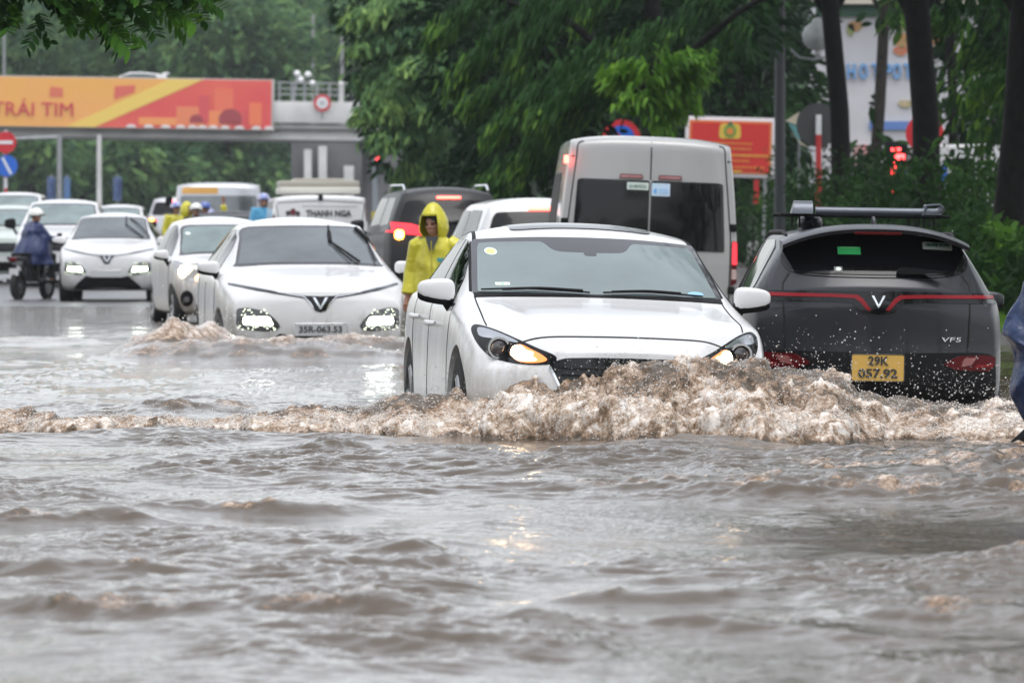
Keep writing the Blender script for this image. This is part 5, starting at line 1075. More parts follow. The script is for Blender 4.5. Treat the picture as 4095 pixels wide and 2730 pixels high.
# ================================================================ planting
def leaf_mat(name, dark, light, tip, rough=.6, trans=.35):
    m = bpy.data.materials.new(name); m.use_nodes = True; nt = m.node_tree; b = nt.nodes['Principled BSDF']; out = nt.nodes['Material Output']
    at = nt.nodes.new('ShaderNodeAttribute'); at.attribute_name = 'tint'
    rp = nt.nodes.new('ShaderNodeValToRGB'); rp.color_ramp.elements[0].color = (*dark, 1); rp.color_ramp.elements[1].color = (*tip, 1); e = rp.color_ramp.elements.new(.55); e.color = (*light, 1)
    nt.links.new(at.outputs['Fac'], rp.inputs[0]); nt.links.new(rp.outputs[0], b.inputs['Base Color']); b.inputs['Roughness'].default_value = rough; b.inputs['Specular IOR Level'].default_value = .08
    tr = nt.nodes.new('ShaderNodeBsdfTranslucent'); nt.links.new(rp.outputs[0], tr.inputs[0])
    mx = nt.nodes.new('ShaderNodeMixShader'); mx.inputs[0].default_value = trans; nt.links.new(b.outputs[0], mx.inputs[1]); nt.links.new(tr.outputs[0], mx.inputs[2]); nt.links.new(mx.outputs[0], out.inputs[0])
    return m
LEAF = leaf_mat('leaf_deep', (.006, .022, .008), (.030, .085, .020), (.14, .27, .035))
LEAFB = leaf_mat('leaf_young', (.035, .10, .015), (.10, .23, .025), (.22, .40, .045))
LEAFF = leaf_mat('leaf_far', (.03, .08, .045), (.12, .225, .08), (.28, .42, .12))  # paler greens carry part of the distance haze in the leaf colour
HEDGE = leaf_mat('leaf_hedge', (.006, .020, .007), (.017, .052, .010), (.065, .15, .018))
BARK = mat('wet_bark', (.006, .0055, .005), .7, spec=.15, noise=(9, .5), bump=(30, .8, .02)); BARKP = mat('pale_bark', (.045, .038, .032), .7, spec=.2, noise=(9, .45), bump=(24, .8, .02))

def blades(P, D, L, W, droop, tint, rg, name, material, parent=None, roll=.6):
    """leaf sprays as bent blades, vectorised. P,D (n,3); L,W,droop,tint (n,)"""
    n = len(P); up = np.array([0, 0, 1.]); D = D / np.linalg.norm(D, axis=1, keepdims=True)
    S = np.cross(D, up) + rg.normal(0, .05, (n, 3)); S /= np.linalg.norm(S, axis=1, keepdims=True) + 1e-9
    N = np.cross(S, D); r = rg.normal(0, roll, n)[:, None]; S = S * np.cos(r) + N * np.sin(r)
    V = np.empty((n, 8, 3))
    for i, (t, w) in enumerate(((0, .25), (.35, 1), (.7, .85), (1, .08))):
        c = P + D * (L * t)[:, None] - up * (droop * t * t)[:, None]
        V[:, 2 * i] = c - S * (W * w / 2)[:, None]; V[:, 2 * i + 1] = c + S * (W * w / 2)[:, None]
    F = np.array([[0, 1, 3, 2], [2, 3, 5, 4], [4, 5, 7, 6]])
    F = (F[None] + (np.arange(n) * 8)[:, None, None]).reshape(-1, 4)
    o = link_mesh(name, V.reshape(-1, 3), F, material, parent, smooth=True)
    a = o.data.attributes.new('tint', 'FLOAT', 'POINT'); a.data.foreach_set('value', np.repeat(np.clip(tint, 0, 1), 8).astype(np.float32)); return o

def boughs_crown(name, parent, boughs, rg, material, per=90, Lf=(.28, .5), Wf=(.07, .13), spread=.5, tipb=.55, base_t=.25):
    """each bough: (start, end, width, sag): fans of fronds hang along it"""
    P = []; D = []; L = []; W = []; dr = []; T = []
    for (a, b, wid, sag) in boughs:
        a = np.array(a, float); b = np.array(b, float); ln = np.linalg.norm(b - a); ax = (b - a) / ln
        sd = np.cross(ax, [0, 0, 1]); sd /= np.linalg.norm(sd) + 1e-9
        k = max(3, int(per * ln * .22)); ts = rg.uniform(.08, 1, k) ** .8; lit = rg.uniform(-.1, .15)
        for t in ts:
            c = a + (b - a) * t - np.array([0, 0, sag * t * t]) + sd * rg.normal(0, wid * (.35 + .5 * math.sin(math.pi * min(t, .9)))) + np.array([0, 0, rg.normal(0, wid * .16)])
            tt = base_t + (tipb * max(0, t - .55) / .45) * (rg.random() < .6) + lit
            for f in range(rg.integers(4, 8)):
                d = ax * rg.uniform(.2, 1.0) + sd * rg.normal(0, .75) + np.array([0, 0, -rg.uniform(.05, .8)])
                P.append(c + rg.normal(0, .09, 3)); D.append(d); L.append(rg.uniform(*Lf)); W.append(rg.uniform(*Wf)); dr.append(rg.uniform(.02, .16)); T.append(tt + rg.normal(0, .12))
    return blades(np.array(P), np.array(D), np.array(L), np.array(W), np.array(dr), np.array(T), rg, name, material, parent)

def clump_crown(name, parent, clumps, rg, material, dens=60, size=(.25, .5), base_t=.35, shell_=.55):
    """each clump: (centre, (rx, ry, rz)); leafy tufts on an uneven shell, more on top"""
    P = []; D = []; T = []
    for c, r in clumps:
        r = np.array(r, float); n = int(dens * (r[0] * r[2] + r[0] * r[1]) * 2)
        u = rg.normal(0, 1, (n, 3)); u /= np.linalg.norm(u, axis=1, keepdims=True)
        k = 1 + .35 * perlin(u[:, 0] * 2.5 + c[0], u[:, 1] * 2.5 + c[1], u[:, 2] * 2.5 + c[2], 5); rad = (shell_ + (1 - shell_) * rg.random(n) ** .5) * k
        p = np.array(c) + u * r * rad[:, None]
        keep = perlin(p[:, 0] * .9, p[:, 1] * .9, p[:, 2] * 1.2, 9) > -.30
        p = p[keep]; u = u[keep]
        P.append(p); D.append(u * np.array([1, 1, .5]) + rg.normal(0, .45, p.shape) + np.array([0, 0, -.25]))
        T.append(base_t + .30 * perlin(p[:, 0] * .6, p[:, 1] * .6, p[:, 2] * .6, 19) * 1.9 + rg.normal(0, .10, len(p)) + rg.uniform(-.08, .08))
    P = np.concatenate(P); D = np.concatenate(D); T = np.concatenate(T); n = len(P)
    return blades(P, D, rg.uniform(*size, n), rg.uniform(size[0] * .45, size[1] * .45, n), rg.uniform(.0, .12, n), T, rg, name, material, parent, roll=1.0)

def trunk(parent, pts, rad, material=BARK, n=14, name='trunk'):
    m = MB(); m.tube(pts, rad, n=n); return m.obj(name, material, parent, sharp=80)

def street_trees():
    rg = np.random.default_rng(11); X = lambda px, Y: (px - HX) * Y / FPX
    g = 'trees along the flooded road'
    def zt(y, Y): return HZ - (y - HY) * Y / FPX
    # trunks on the right: pixel x at top and bottom, distance
    for i, (xt, xb, Y, w, lab, mt, lean) in enumerate(((3315, 3378, 111, .40, 'thick dark trunk just right of the lamp post with globe', BARK, 0), (3538, 3482, 138, .30, 'slim pale barked trunk crossing the blue shop lettering', BARKP, 0), (3662, 3716, 87, .44, 'thick black trunk that half hides the red ringed sign', BARK, 0),
                                                     (3790, 3815, 120, .22, 'thin dark trunk beside the hanging blue sign', BARK, 0), (4100, 4012, 72, .42, 'heavy black trunk near the right edge of the picture', BARK, 1))):
        gz = ground_z(Y) ; t = thing('tree', lab, 'tree', (X(xb, Y), Y, gz), 0, g)
        dx = X(xt, Y) - X(xb, Y); top = zt(0, Y) - gz
        P = [(0, 0, -.3), (0, 0, .6), (dx * .18, 0, top * .3), (dx * .5 + .05, .05, top * .62), (dx, 0, top), (dx * 1.15, .1, top + 2.5)]
        trunk(t, P, [w * .72, w * .56, w * .5, w * .47, w * .44, w * .3], mt)
        for s in (-1, 1):
            trunk(t, [(dx * .95, 0, top * .93), (dx + s * .8, .3, top + 1.0), (dx + s * 2.0, .8, top + 2.6)], [w * .22, w * .16, w * .06], mt, 8, 'limb')
        cl = []
        for k in range(9):
            a = k * 2.4; cl.append(((dx + 2.6 * math.cos(a) * (.3 + .08 * k), 2.2 * math.sin(a) * (.3 + .08 * k), top + 1.9 + .35 * (k % 4)), (1.6, 1.6, 1.0)))
        if Y == 138: cl += [((X(a, Y) - X(xb, Y), 0, zt(b, Y) - gz), (r_, r_, r_ * .8)) for a, b, r_ in ((3430, 410, .42), (3465, 560, .5), (3600, 120, .3), (3570, 620, .4), (3400, 120, .3))]
        cl += [((dx + 2.2 * math.cos(k * 1.9), 2.2 * math.sin(k * 1.9), top + 4.2 + 1.1 * k), (2.6, 2.6, 1.6)) for k in range(5)]
        clump_crown('crown', t, cl, rg, LEAF, dens=22, size=(.28, .5))
    # hanging leaf sprays that come into the frame at upper right, from the heavy tree
    t = thing('tree', 'tree whose loose green sprays hang between the right hand trunks', 'tree', (X(3960, 92), 92, ground_z(92)), 0, g); gz = ground_z(92)
    trunk(t, [(2.5, 2, -.3), (2.4, 2, 3), (2.0, 1.5, 5.2), (1.5, 1.0, 7)], [.2, .17, .14, .1])
    B = []
    for (x0, y0, x1, y1, w) in ((4150, -60, 3840, 150, .35), (4200, 60, 3850, 250, .4), (4200, 200, 3860, 350, .35), (4180, 300, 3870, 480, .35), (4000, -80, 3740, 60, .3), (4150, 380, 3940, 560, .3), (4160, 100, 4020, 330, .3), (3700, -60, 3560, 30, .2), (3960, 300, 3800, 420, .25), (4200, 480, 4000, 640, .3)):
        B.append(((X(x0, 92) - X(3960, 92), rg.uniform(-2, 2), zt(y0, 92) - gz), (X(x1, 92) - X(3960, 92), rg.uniform(-2, 2), zt(y1, 92) - gz), w, .25))
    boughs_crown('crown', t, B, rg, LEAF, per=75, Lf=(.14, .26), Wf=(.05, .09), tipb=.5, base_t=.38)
    # the big drooping tree in the middle
    t = thing('tree', 'big dark feathery tree drooping over the road behind the minibus', 'tree', (X(2680, 104), 104, ground_z(104)), 0, g); bx = X(2680, 104); gz = ground_z(104)
    trunk(t, [(0, 0, -.2), (0, 0, 2.5), (-.15, 0, 4.2), (-.5, 0, 6.5)], [.22, .19, .17, .12]); trunk(t, [(-.15, 0, 3.6), (-1.8, -.5, 5.0), (-3.6, -1, 5.6)], [.1, .07, .03], BARK, 8, 'limb'); trunk(t, [(-.2, 0, 4.0), (1.2, -.5, 5.2), (2.6, -.8, 6.0)], [.09, .06, .03], BARK, 8, 'limb')
    B = []
    Pp = lambda x, y, Y=104: (X(x, Y) * 1 - bx, Y - 104, zt(y, Y) - gz)
    for (x0, y0, x1, y1, w, s, Y) in ((2250, -60, 1800, 270, .40, .25, 100), (2330, -40, 2050, 200, .38, .2, 99), (2500, 130, 1950, 480, .42, .3, 98), (2450, 240, 2130, 440, .35, .2, 97), (2600, 200, 2270, 350, .36, .25, 98), (2700, 60, 2420, 230, .35, .2, 100),
                                      (2050, -80, 1720, 120, .35, .2, 103), (2350, 430, 2060, 620, .35, .3, 99), (2500, 340, 2280, 430, .3, .2, 98), (2250, 520, 1930, 700, .35, .25, 102), (2900, -60, 2650, 130, .35, .2, 103), (3000, 60, 2800, 260, .3, .25, 104), (2150, 280, 1880, 380, .3, .2, 104), (2100, 620, 1900, 760, .3, .2, 106), (2500, -90, 2300, 60, .35, .2, 104)):
        B.append((Pp(x0, y0, Y), Pp(x1, y1, Y), w, s))
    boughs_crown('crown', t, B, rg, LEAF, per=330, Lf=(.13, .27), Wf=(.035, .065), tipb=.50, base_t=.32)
    cl = [((X(x, 108) - bx, rg.uniform(3, 6), zt(y, 108) - gz), (r, 1.2, r * .8)) for x, y, r in ((1950, 100, 1.5), (2150, 300, 1.3), (2350, 120, 1.6), (2520, 230, 1.2), (2720, 120, 1.3), (2050, 520, 1.2), (2230, 560, 1.0), (2350, 740, .7), (2880, 140, 1.1), (2960, 20, 1.0), (2200, -80, 1.6), (2600, -80, 1.6), (2900, -150, 1.4), (1950, 700, .9), (2150, 740, .9), (2100, 100, 1.5), (2440, 280, .7), (1900, 330, 1.1))]
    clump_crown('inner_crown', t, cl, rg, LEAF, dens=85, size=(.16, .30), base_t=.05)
    # lighter tree to its left, further off
    t = thing('tree', 'mid green rounded tree at the end of the white bridge wall', 'tree', (X(1650, 135), 135, ground_z(135)), 0, g); bx = X(1650, 135); gz = ground_z(135)
    trunk(t, [(0, 0, -.2), (0, 0, 2.0), (.1, 0, 3.5)], [.2, .17, .12])
    cl = [((X(x, 135) - bx, rg.uniform(-1, 1), zt(y, 135) - gz), (r, r, r * .75)) for x, y, r in ((1640, 300, 1.3), (1520, 330, .8), (1700, 450, 1.3), (1560, 480, .8), (1640, 600, 1.0), (1780, 620, 1.0), (1480, 130, .9), (1620, 120, 1.2), (1560, -20, 1.2), (1750, 60, 1.3), (1820, 260, 1.2), (1820, 700, .8), (1700, -90, 1.4), (1430, 20, .7))]
    clump_crown('inner_crown', t, cl, rg, LEAF, dens=80, size=(.16, .30), base_t=.18)
    B = []
    for (x0, y0, x1, y1, w) in ((1700, 230, 1440, 270, .3), (1750, 260, 1480, 350, .3), (1680, 380, 1450, 430, .3), (1720, 450, 1510, 540, .3), (1750, 600, 1590, 690, .3), (1700, 100, 1420, 150, .35), (1700, -40, 1420, 30, .35), (1850, 240, 1600, 240, .3), (1800, 500, 1640, 640, .3), (1900, 380, 1700, 420, .3), (1550, 230, 1560, 420, .3)):
        B.append(((X(x0, 131) - bx, rg.uniform(-3, -1), zt(y0, 131) - gz), (X(x1, 131) - bx, rg.uniform(-4, -2), zt(y1, 131) - gz), w, .2))
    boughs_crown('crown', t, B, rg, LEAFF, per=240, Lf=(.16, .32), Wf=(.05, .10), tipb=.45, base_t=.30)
    # lime sapling behind the minibus
    t = thing('young_tree', 'bright lime green young tree above the no parking sign', 'tree', (X(2592, 96), 96, ground_z(96)), 0); bx = X(2592, 96); gz = ground_z(96)
    trunk(t, [(0, 0, 0), (.02, 0, 1.2), (-.03, 0, 2.0), (-.08, 0, 2.6), (-.1, 0, 3.0)], [.06, .045, .035, .028, .015], BARKP)
    B = []
    for (x0, y0, x1, y1, w) in ((2590, 250, 2440, 275, .16), (2600, 240, 2830, 215, .18), (2600, 290, 2800, 285, .16), (2580, 330, 2700, 345, .15), (2600, 330, 2780, 400, .2), (2590, 400, 2500, 380, .12), (2620, 410, 2690, 440, .1), (2600, 420, 2640, 500, .08), (2640, 240, 2760, 330, .18), (2560, 300, 2450, 300, .12), (2600, 380, 2690, 400, .12)):
        B.append(((X(x0, 96) - bx, rg.uniform(-.3, .3), zt(y0, 96) - gz), (X(x1, 96) - bx, rg.uniform(-.5, .5), zt(y1, 96) - gz), w, .08))
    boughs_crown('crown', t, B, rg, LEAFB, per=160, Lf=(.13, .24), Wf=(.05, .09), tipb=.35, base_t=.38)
    # trees that close the view behind the right hand verge
    for i, (px, Y, lab, cs) in enumerate(((2950, 150, 'dark tree behind the red board', ((2850, 100, 2), (3000, 300, 2), (3060, 60, 1.7), (2950, 520, 1.6), (3110, 330, 1.2), (2750, 420, 1.6), (3100, 560, 1.2), (2650, 620, 1.3), (2850, 680, 1.3))),
                                          (4000, 128, 'dark leafy tree filling the upper right corner', ((3950, 60, 1.3), (4100, 200, 1.4), (3930, 330, 1.2), (4100, 450, 1.4), (3880, 160, .8), (4180, 60, 1.4), (3990, 520, .9))),
                                          (2300, 165, 'tall dark tree rising behind the drooping one', ((2000, 60, 2.4), (2300, 0, 2.6), (2200, 350, 2.4), (2500, 300, 2.4), (2600, -60, 2.4), (1850, 500, 1.8), (2400, 620, 1.8), (2100, 700, 1.6), (1750, 200, 1.8))))):
        t = thing('tree', lab, 'tree', (X(px, Y), Y, ground_z(Y)), 0, g); bx = X(px, Y); gz = ground_z(Y)
        trunk(t, [(0, 0, -.2), (.1, 0, 3), (-.1, 0, 7)], [.25, .2, .12])
        clump_crown('crown', t, [((X(x, Y) - bx, rg.uniform(-1, 1), zt(y, Y) - gz), (r, r, r * .8)) for x, y, r in cs], rg, LEAF, dens=60, size=(.22, .42), base_t=.16)
street_trees()

def near_branch():
    rg = np.random.default_rng(23); Y = 42; X = lambda px: (px - HX) * Y / FPX; zt = lambda y: HZ - (y - HY) * Y / FPX
    t = thing('tree', 'overhanging tree whose fine leaved branch tips hang in at the top left corner', 'tree', (-6.2, Y, -.3), 0)
    trunk(t, [(0, 0, -.2), (.1, 0, 2.0), (.2, .1, 4.2), (.5, .1, 5.5)], [.24, .2, .17, .1]); trunk(t, [(.2, .1, 3.6), (1.2, 0, 3.95), (X(150) + 6.2, 0, zt(-60) + .3), (X(500) + 6.2, 0, zt(-110) + .3)], [.09, .06, .035, .012], BARK, 8, 'limb')
    clump_crown('upper_crown', t, [((.8 * math.cos(a) * 1.6 + .5, .8 * math.sin(a) * 1.6, 5.2 + .4 * (i % 3)), (1.1, 1.1, .7)) for i, a in enumerate(np.linspace(0, 5.5, 7))], rg, LEAF, dens=60, size=(.12, .22))
    # pinnate leaves: each a rachis with pairs of leaflets
    fr = []
    def frond(x0, y0, x1, y1, n=9, w=.026, tt=.4): fr.append((np.array([X(x0) + 6.2, rg.uniform(-.12, .12), zt(y0) + .3]), np.array([X(x1) + 6.2, rg.uniform(-.2, .2), zt(y1) + .3]), n, w, tt))
    for a in ((170, 60, 115, 190, 11, .030, .12), (160, 50, 200, 160, 10, .028, .12), (230, 20, 300, 110, 12, .034, .55), (390, 40, 470, 195, 12, .032, .25), (410, 60, 530, 200, 11, .030, .62), (430, 70, 575, 150, 11, .026, .62), (400, 40, 450, 150, 9, .03, .45), (560, 10, 620, 130, 10, .026, .35), (600, 0, 745, 125, 12, .030, .6), (650, -20, 790, 95, 12, .034, .75), (760, -40, 895, 35, 11, .026, .6), (300, -20, 270, 60, 10, .03, .2), (90, -20, 10, 95, 11, .032, .1), (60, 0, 60, 85, 10, .03, .12), (0, 0, 40, 90, 10, .03, .12)): frond(*a)
    for _ in range(80):
        x = rg.uniform(-60, 780); y = rg.uniform(-160, 25 if x < 550 else -20); a = rg.normal(.9, .7); l = rg.uniform(80, 150); frond(x, y, x + l * math.cos(a), y + l * abs(math.sin(a)) * .9, 10, rg.uniform(.024, .034), rg.uniform(.0, .75))
    P = []; D = []; L = []; W = []; T = []
    for a, b, n, w, tt in fr:
        ax = b - a; ln = np.linalg.norm(ax); ax /= ln; sd = np.cross(ax, [0, 1, 0]); sd /= np.linalg.norm(sd)
        P.append(a); D.append(ax); L.append(ln); W.append(.006); T.append(tt)
        for i in range(n):
            f = (i + .6) / n
            for s in (-1, 1):
                P.append(a + (b - a) * f - np.array([0, 0, .02 * f * f])); D.append(ax * .75 + sd * s * rg.uniform(.7, 1.0) + rg.normal(0, .12, 3)); L.append(ln * .36 * (1 - .45 * abs(f - .45))); W.append(w * 1.7 * rg.uniform(.8, 1.1)); T.append(tt + rg.normal(0, .06))
    n = len(P); blades(np.array(P), np.array(D), np.array(L), np.array(W), rg.uniform(0, .01, n), np.array(T), rg, 'leaves', leaf_mat('leaf_near', (.012, .04, .012), (.045, .13, .02), (.12, .28, .03)), t, roll=.35)
near_branch()

def verge():
    """raised planted strip on the right"""
    xs = np.array([5.25, 5.27, 5.45, 5.47, 30, 30.02]); zs = np.array([-.5, .10, .10, .08, .08, -.5]); ys = np.arange(40, 330, 5.0)
    V = np.array([(x, y, z + (ground_z(y) if z > 0 else ground_z(y) * .5)) for y in ys for x, z in zip(xs, zs)]); V[:, 2] = np.where(V[:, 2] > -.2, np.maximum(V[:, 2], .10), V[:, 2])
    idx = np.arange(len(V)).reshape(len(ys), len(xs)); F = np.stack([idx[:-1, :-1], idx[:-1, 1:], idx[1:, 1:], idx[1:, :-1]], -1).reshape(-1, 4)
    o = link_mesh('pavement', V, F, mat('wet_soil', (.05, .042, .034), .5, noise=(3, .5), bump=(20, .6, .02)), smooth=False); tag(o, kind='structure')
    rg = np.random.default_rng(31)
    def hedge(label, x0, x1, y0, y1, h, dens, base_t, zb=.1, group=None):
        t = thing('hedge', label, 'hedge', ((x0 + x1) / 2, (y0 + y1) / 2, zb), 0, group); n = int((x1 - x0 + .6) * (y1 - y0) * h * dens)
        x = rg.uniform(x0, x1, n); y = rg.uniform(y0, y1, n); hh = h * (.95 + .62 * fbm(x * .9, y * .55, oct=3, seed=61)); z = hh * (1 - rg.random(n) ** 1.7); kp = (perlin(x * 1.3, y * .9, z * 2.2, 67) + .5 * perlin(x * 3, y * 2, z * 4, 68) > -.22 + .35 * np.clip(z / h - .5, 0, 1)); x, y, z, hh = x[kp], y[kp], z[kp], hh[kp]; n = len(x)
        P = np.stack([x - (x0 + x1) / 2, y - (y0 + y1) / 2, z], 1); D = rg.normal(0, 1, (n, 3)) + np.array([0, -.3, .45])
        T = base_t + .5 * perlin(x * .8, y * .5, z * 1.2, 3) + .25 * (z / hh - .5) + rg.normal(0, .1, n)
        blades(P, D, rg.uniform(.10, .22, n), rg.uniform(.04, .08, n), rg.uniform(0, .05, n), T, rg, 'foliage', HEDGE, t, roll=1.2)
        m = MB()
        for k in range(int((y1 - y0) * 1.0)):
            a, b = rg.uniform(x0 + .2, x1 - .1), rg.uniform(y0, y1); m.tube([(a - (x0 + x1) / 2, b - (y0 + y1) / 2, -.1), (a - (x0 + x1) / 2 + rg.normal(0, .1), b - (y0 + y1) / 2, h * .7)], [.02, .01], n=5)
        o = m.obj('stems', BARK, t); o['kind'] = 'stuff'; return t
    hedge('low bright clipped hedge beside the right edge of the flood', 5.5, 7.0, 62, 80, 1.15, 260, .45, ground_z(80) + .12)
    hedge('tall dark hedge running behind the grey SUV roof carrier', 5.5, 8.0, 80, 108, 2.0, 70, .30, .12)
    hedge('dark hedge further back under the red board', 5.4, 9.0, 108, 150, 2.2, 30, .28, .2)
    hedge('dark bushes behind the right hand tree trunks', 8.2, 13.5, 84, 100, 1.7, 40, .30, .12)
    # grass tufts along the kerb
    n = 9000; x = rg.uniform(5.27, 5.75, n); y = rg.uniform(58, 84, n); P = np.stack([x, y, np.full(n, .10)], 1); D = rg.normal(0, .35, (n, 3)) + np.array([0, 0, 1])
    o = blades(P, D, rg.uniform(.08, .24, n), rg.uniform(.006, .014, n), rg.uniform(0, .04, n), .6 + rg.normal(0, .2, n), rg, 'grass', LEAFB); tag(o, 'bright grass growing along the kerb', 'grass', kind='stuff')
    # a few thin shrubs poking above the hedge
    t = thing('shrub', 'leggy shrub standing between lamp post and thick dark trunk', 'shrub', (7.5, 118, .2)); 
    clump_crown('foliage', t, [((0, 0, 1.6), (1.0, 1.0, 1.3)), ((1.2, 1, 1.4), (.9, .9, 1.1)), ((-.9, .5, 1.2), (.7, .8, 1.0))], rg, HEDGE, dens=90, size=(.12, .22), base_t=.32); trunk(t, [(0, 0, -.1), (0, 0, 1.2)], [.05, .03])
verge()

def far_trees():
    rg = np.random.default_rng(41); X = lambda px, Y: (px - HX) * Y / FPX; zt = lambda y, Y: HZ - (y - HY) * Y / FPX
    g = 'hazy trees beyond the bridge'
    T = [(60, 385, 'hazy grey green tree at the far left above the billboard', ((-40, 60, 5), (80, 200, 5), (160, 90, 4.5), (30, 330, 4.5), (150, 420, 4))),
         (330, 400, 'hazy tree above the red square on the billboard', ((270, 60, 5), (380, 150, 5.5), (300, 280, 5), (420, 330, 4), (240, 180, 4))),
         (600, 380, 'leafy hazy tree rising in front of its neighbours over the white car on the bridge', ((560, 60, 5), (680, 150, 5.5), (620, 260, 5.5), (740, 300, 4.5), (520, 230, 4))),
         (900, 372, 'lightest green tree over the red end of the billboard', ((850, 150, 5), (960, 230, 4.6), (1050, 150, 4.2), (900, 330, 4.6), (800, 240, 4), (1120, 260, 3.6), (930, 60, 4))),
         (1180, 420, 'dark hazy tree between billboard end and traffic light', ((1130, 60, 5), (1250, 180, 5), (1330, 60, 5), (1200, 300, 4.5), (1380, 250, 4.5))),
         (1400, 400, 'pale tree behind the right end of the bridge', ((1380, 120, 4), (1450, 300, 4), (1500, 120, 5), (1330, 350, 3.6))),
         (120, 360, 'dark green tree under the left part of the bridge', ((60, 620, 3.4), (180, 660, 3.2), (110, 540, 3.2), (-20, 680, 3), (240, 560, 3))),
         (560, 365, 'bright bushy tree under the middle of the bridge', ((520, 640, 3.2), (640, 600, 3.2), (600, 720, 3), (470, 730, 2.6), (700, 690, 2.8), (560, 560, 3))),
         (900, 372, 'blue green tree behind the bus', ((860, 620, 3.6), (980, 660, 3.6), (920, 560, 3.4), (1060, 600, 3), (800, 690, 3), (1000, 740, 3))),
         (330, 372, 'dim tree behind the bridge posts', ((300, 600, 3.4), (400, 680, 3.2), (350, 740, 3), (420, 580, 3.2), (250, 720, 3)))]
    for px, Y, lab, cs in T:
        t = thing('tree', lab, 'tree', (X(px, Y), Y, 1.0), 0, g); bx = X(px, Y); top = max(zt(y, Y) for _, y, _ in cs)
        trunk(t, [(0, 0, -.3), (.2, 0, top * .4), (-.1, 0, top * .8)], [.45, .35, .2])
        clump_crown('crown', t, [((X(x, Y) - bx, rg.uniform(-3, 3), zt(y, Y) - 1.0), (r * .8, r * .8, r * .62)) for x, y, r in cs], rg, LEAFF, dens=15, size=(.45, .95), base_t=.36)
    o = None
    P = []; n = 52000; x = rg.uniform(-62, 62, n); y = rg.uniform(470, 500, n); h = 24 + 6 * fbm(x * .06, y * .03, oct=3, seed=71); z = h * rg.random(n) ** .7 + 1
    D = rg.normal(0, 1, (n, 3)) + np.array([0, -.6, .1]); T_ = .32 + .5 * fbm(x * .13, z * .16, oct=3, seed=73) + rg.normal(0, .08, n)
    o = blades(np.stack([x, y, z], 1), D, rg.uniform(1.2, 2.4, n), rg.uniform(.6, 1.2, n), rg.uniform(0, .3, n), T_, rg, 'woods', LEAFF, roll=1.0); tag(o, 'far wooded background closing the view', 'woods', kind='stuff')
far_trees()
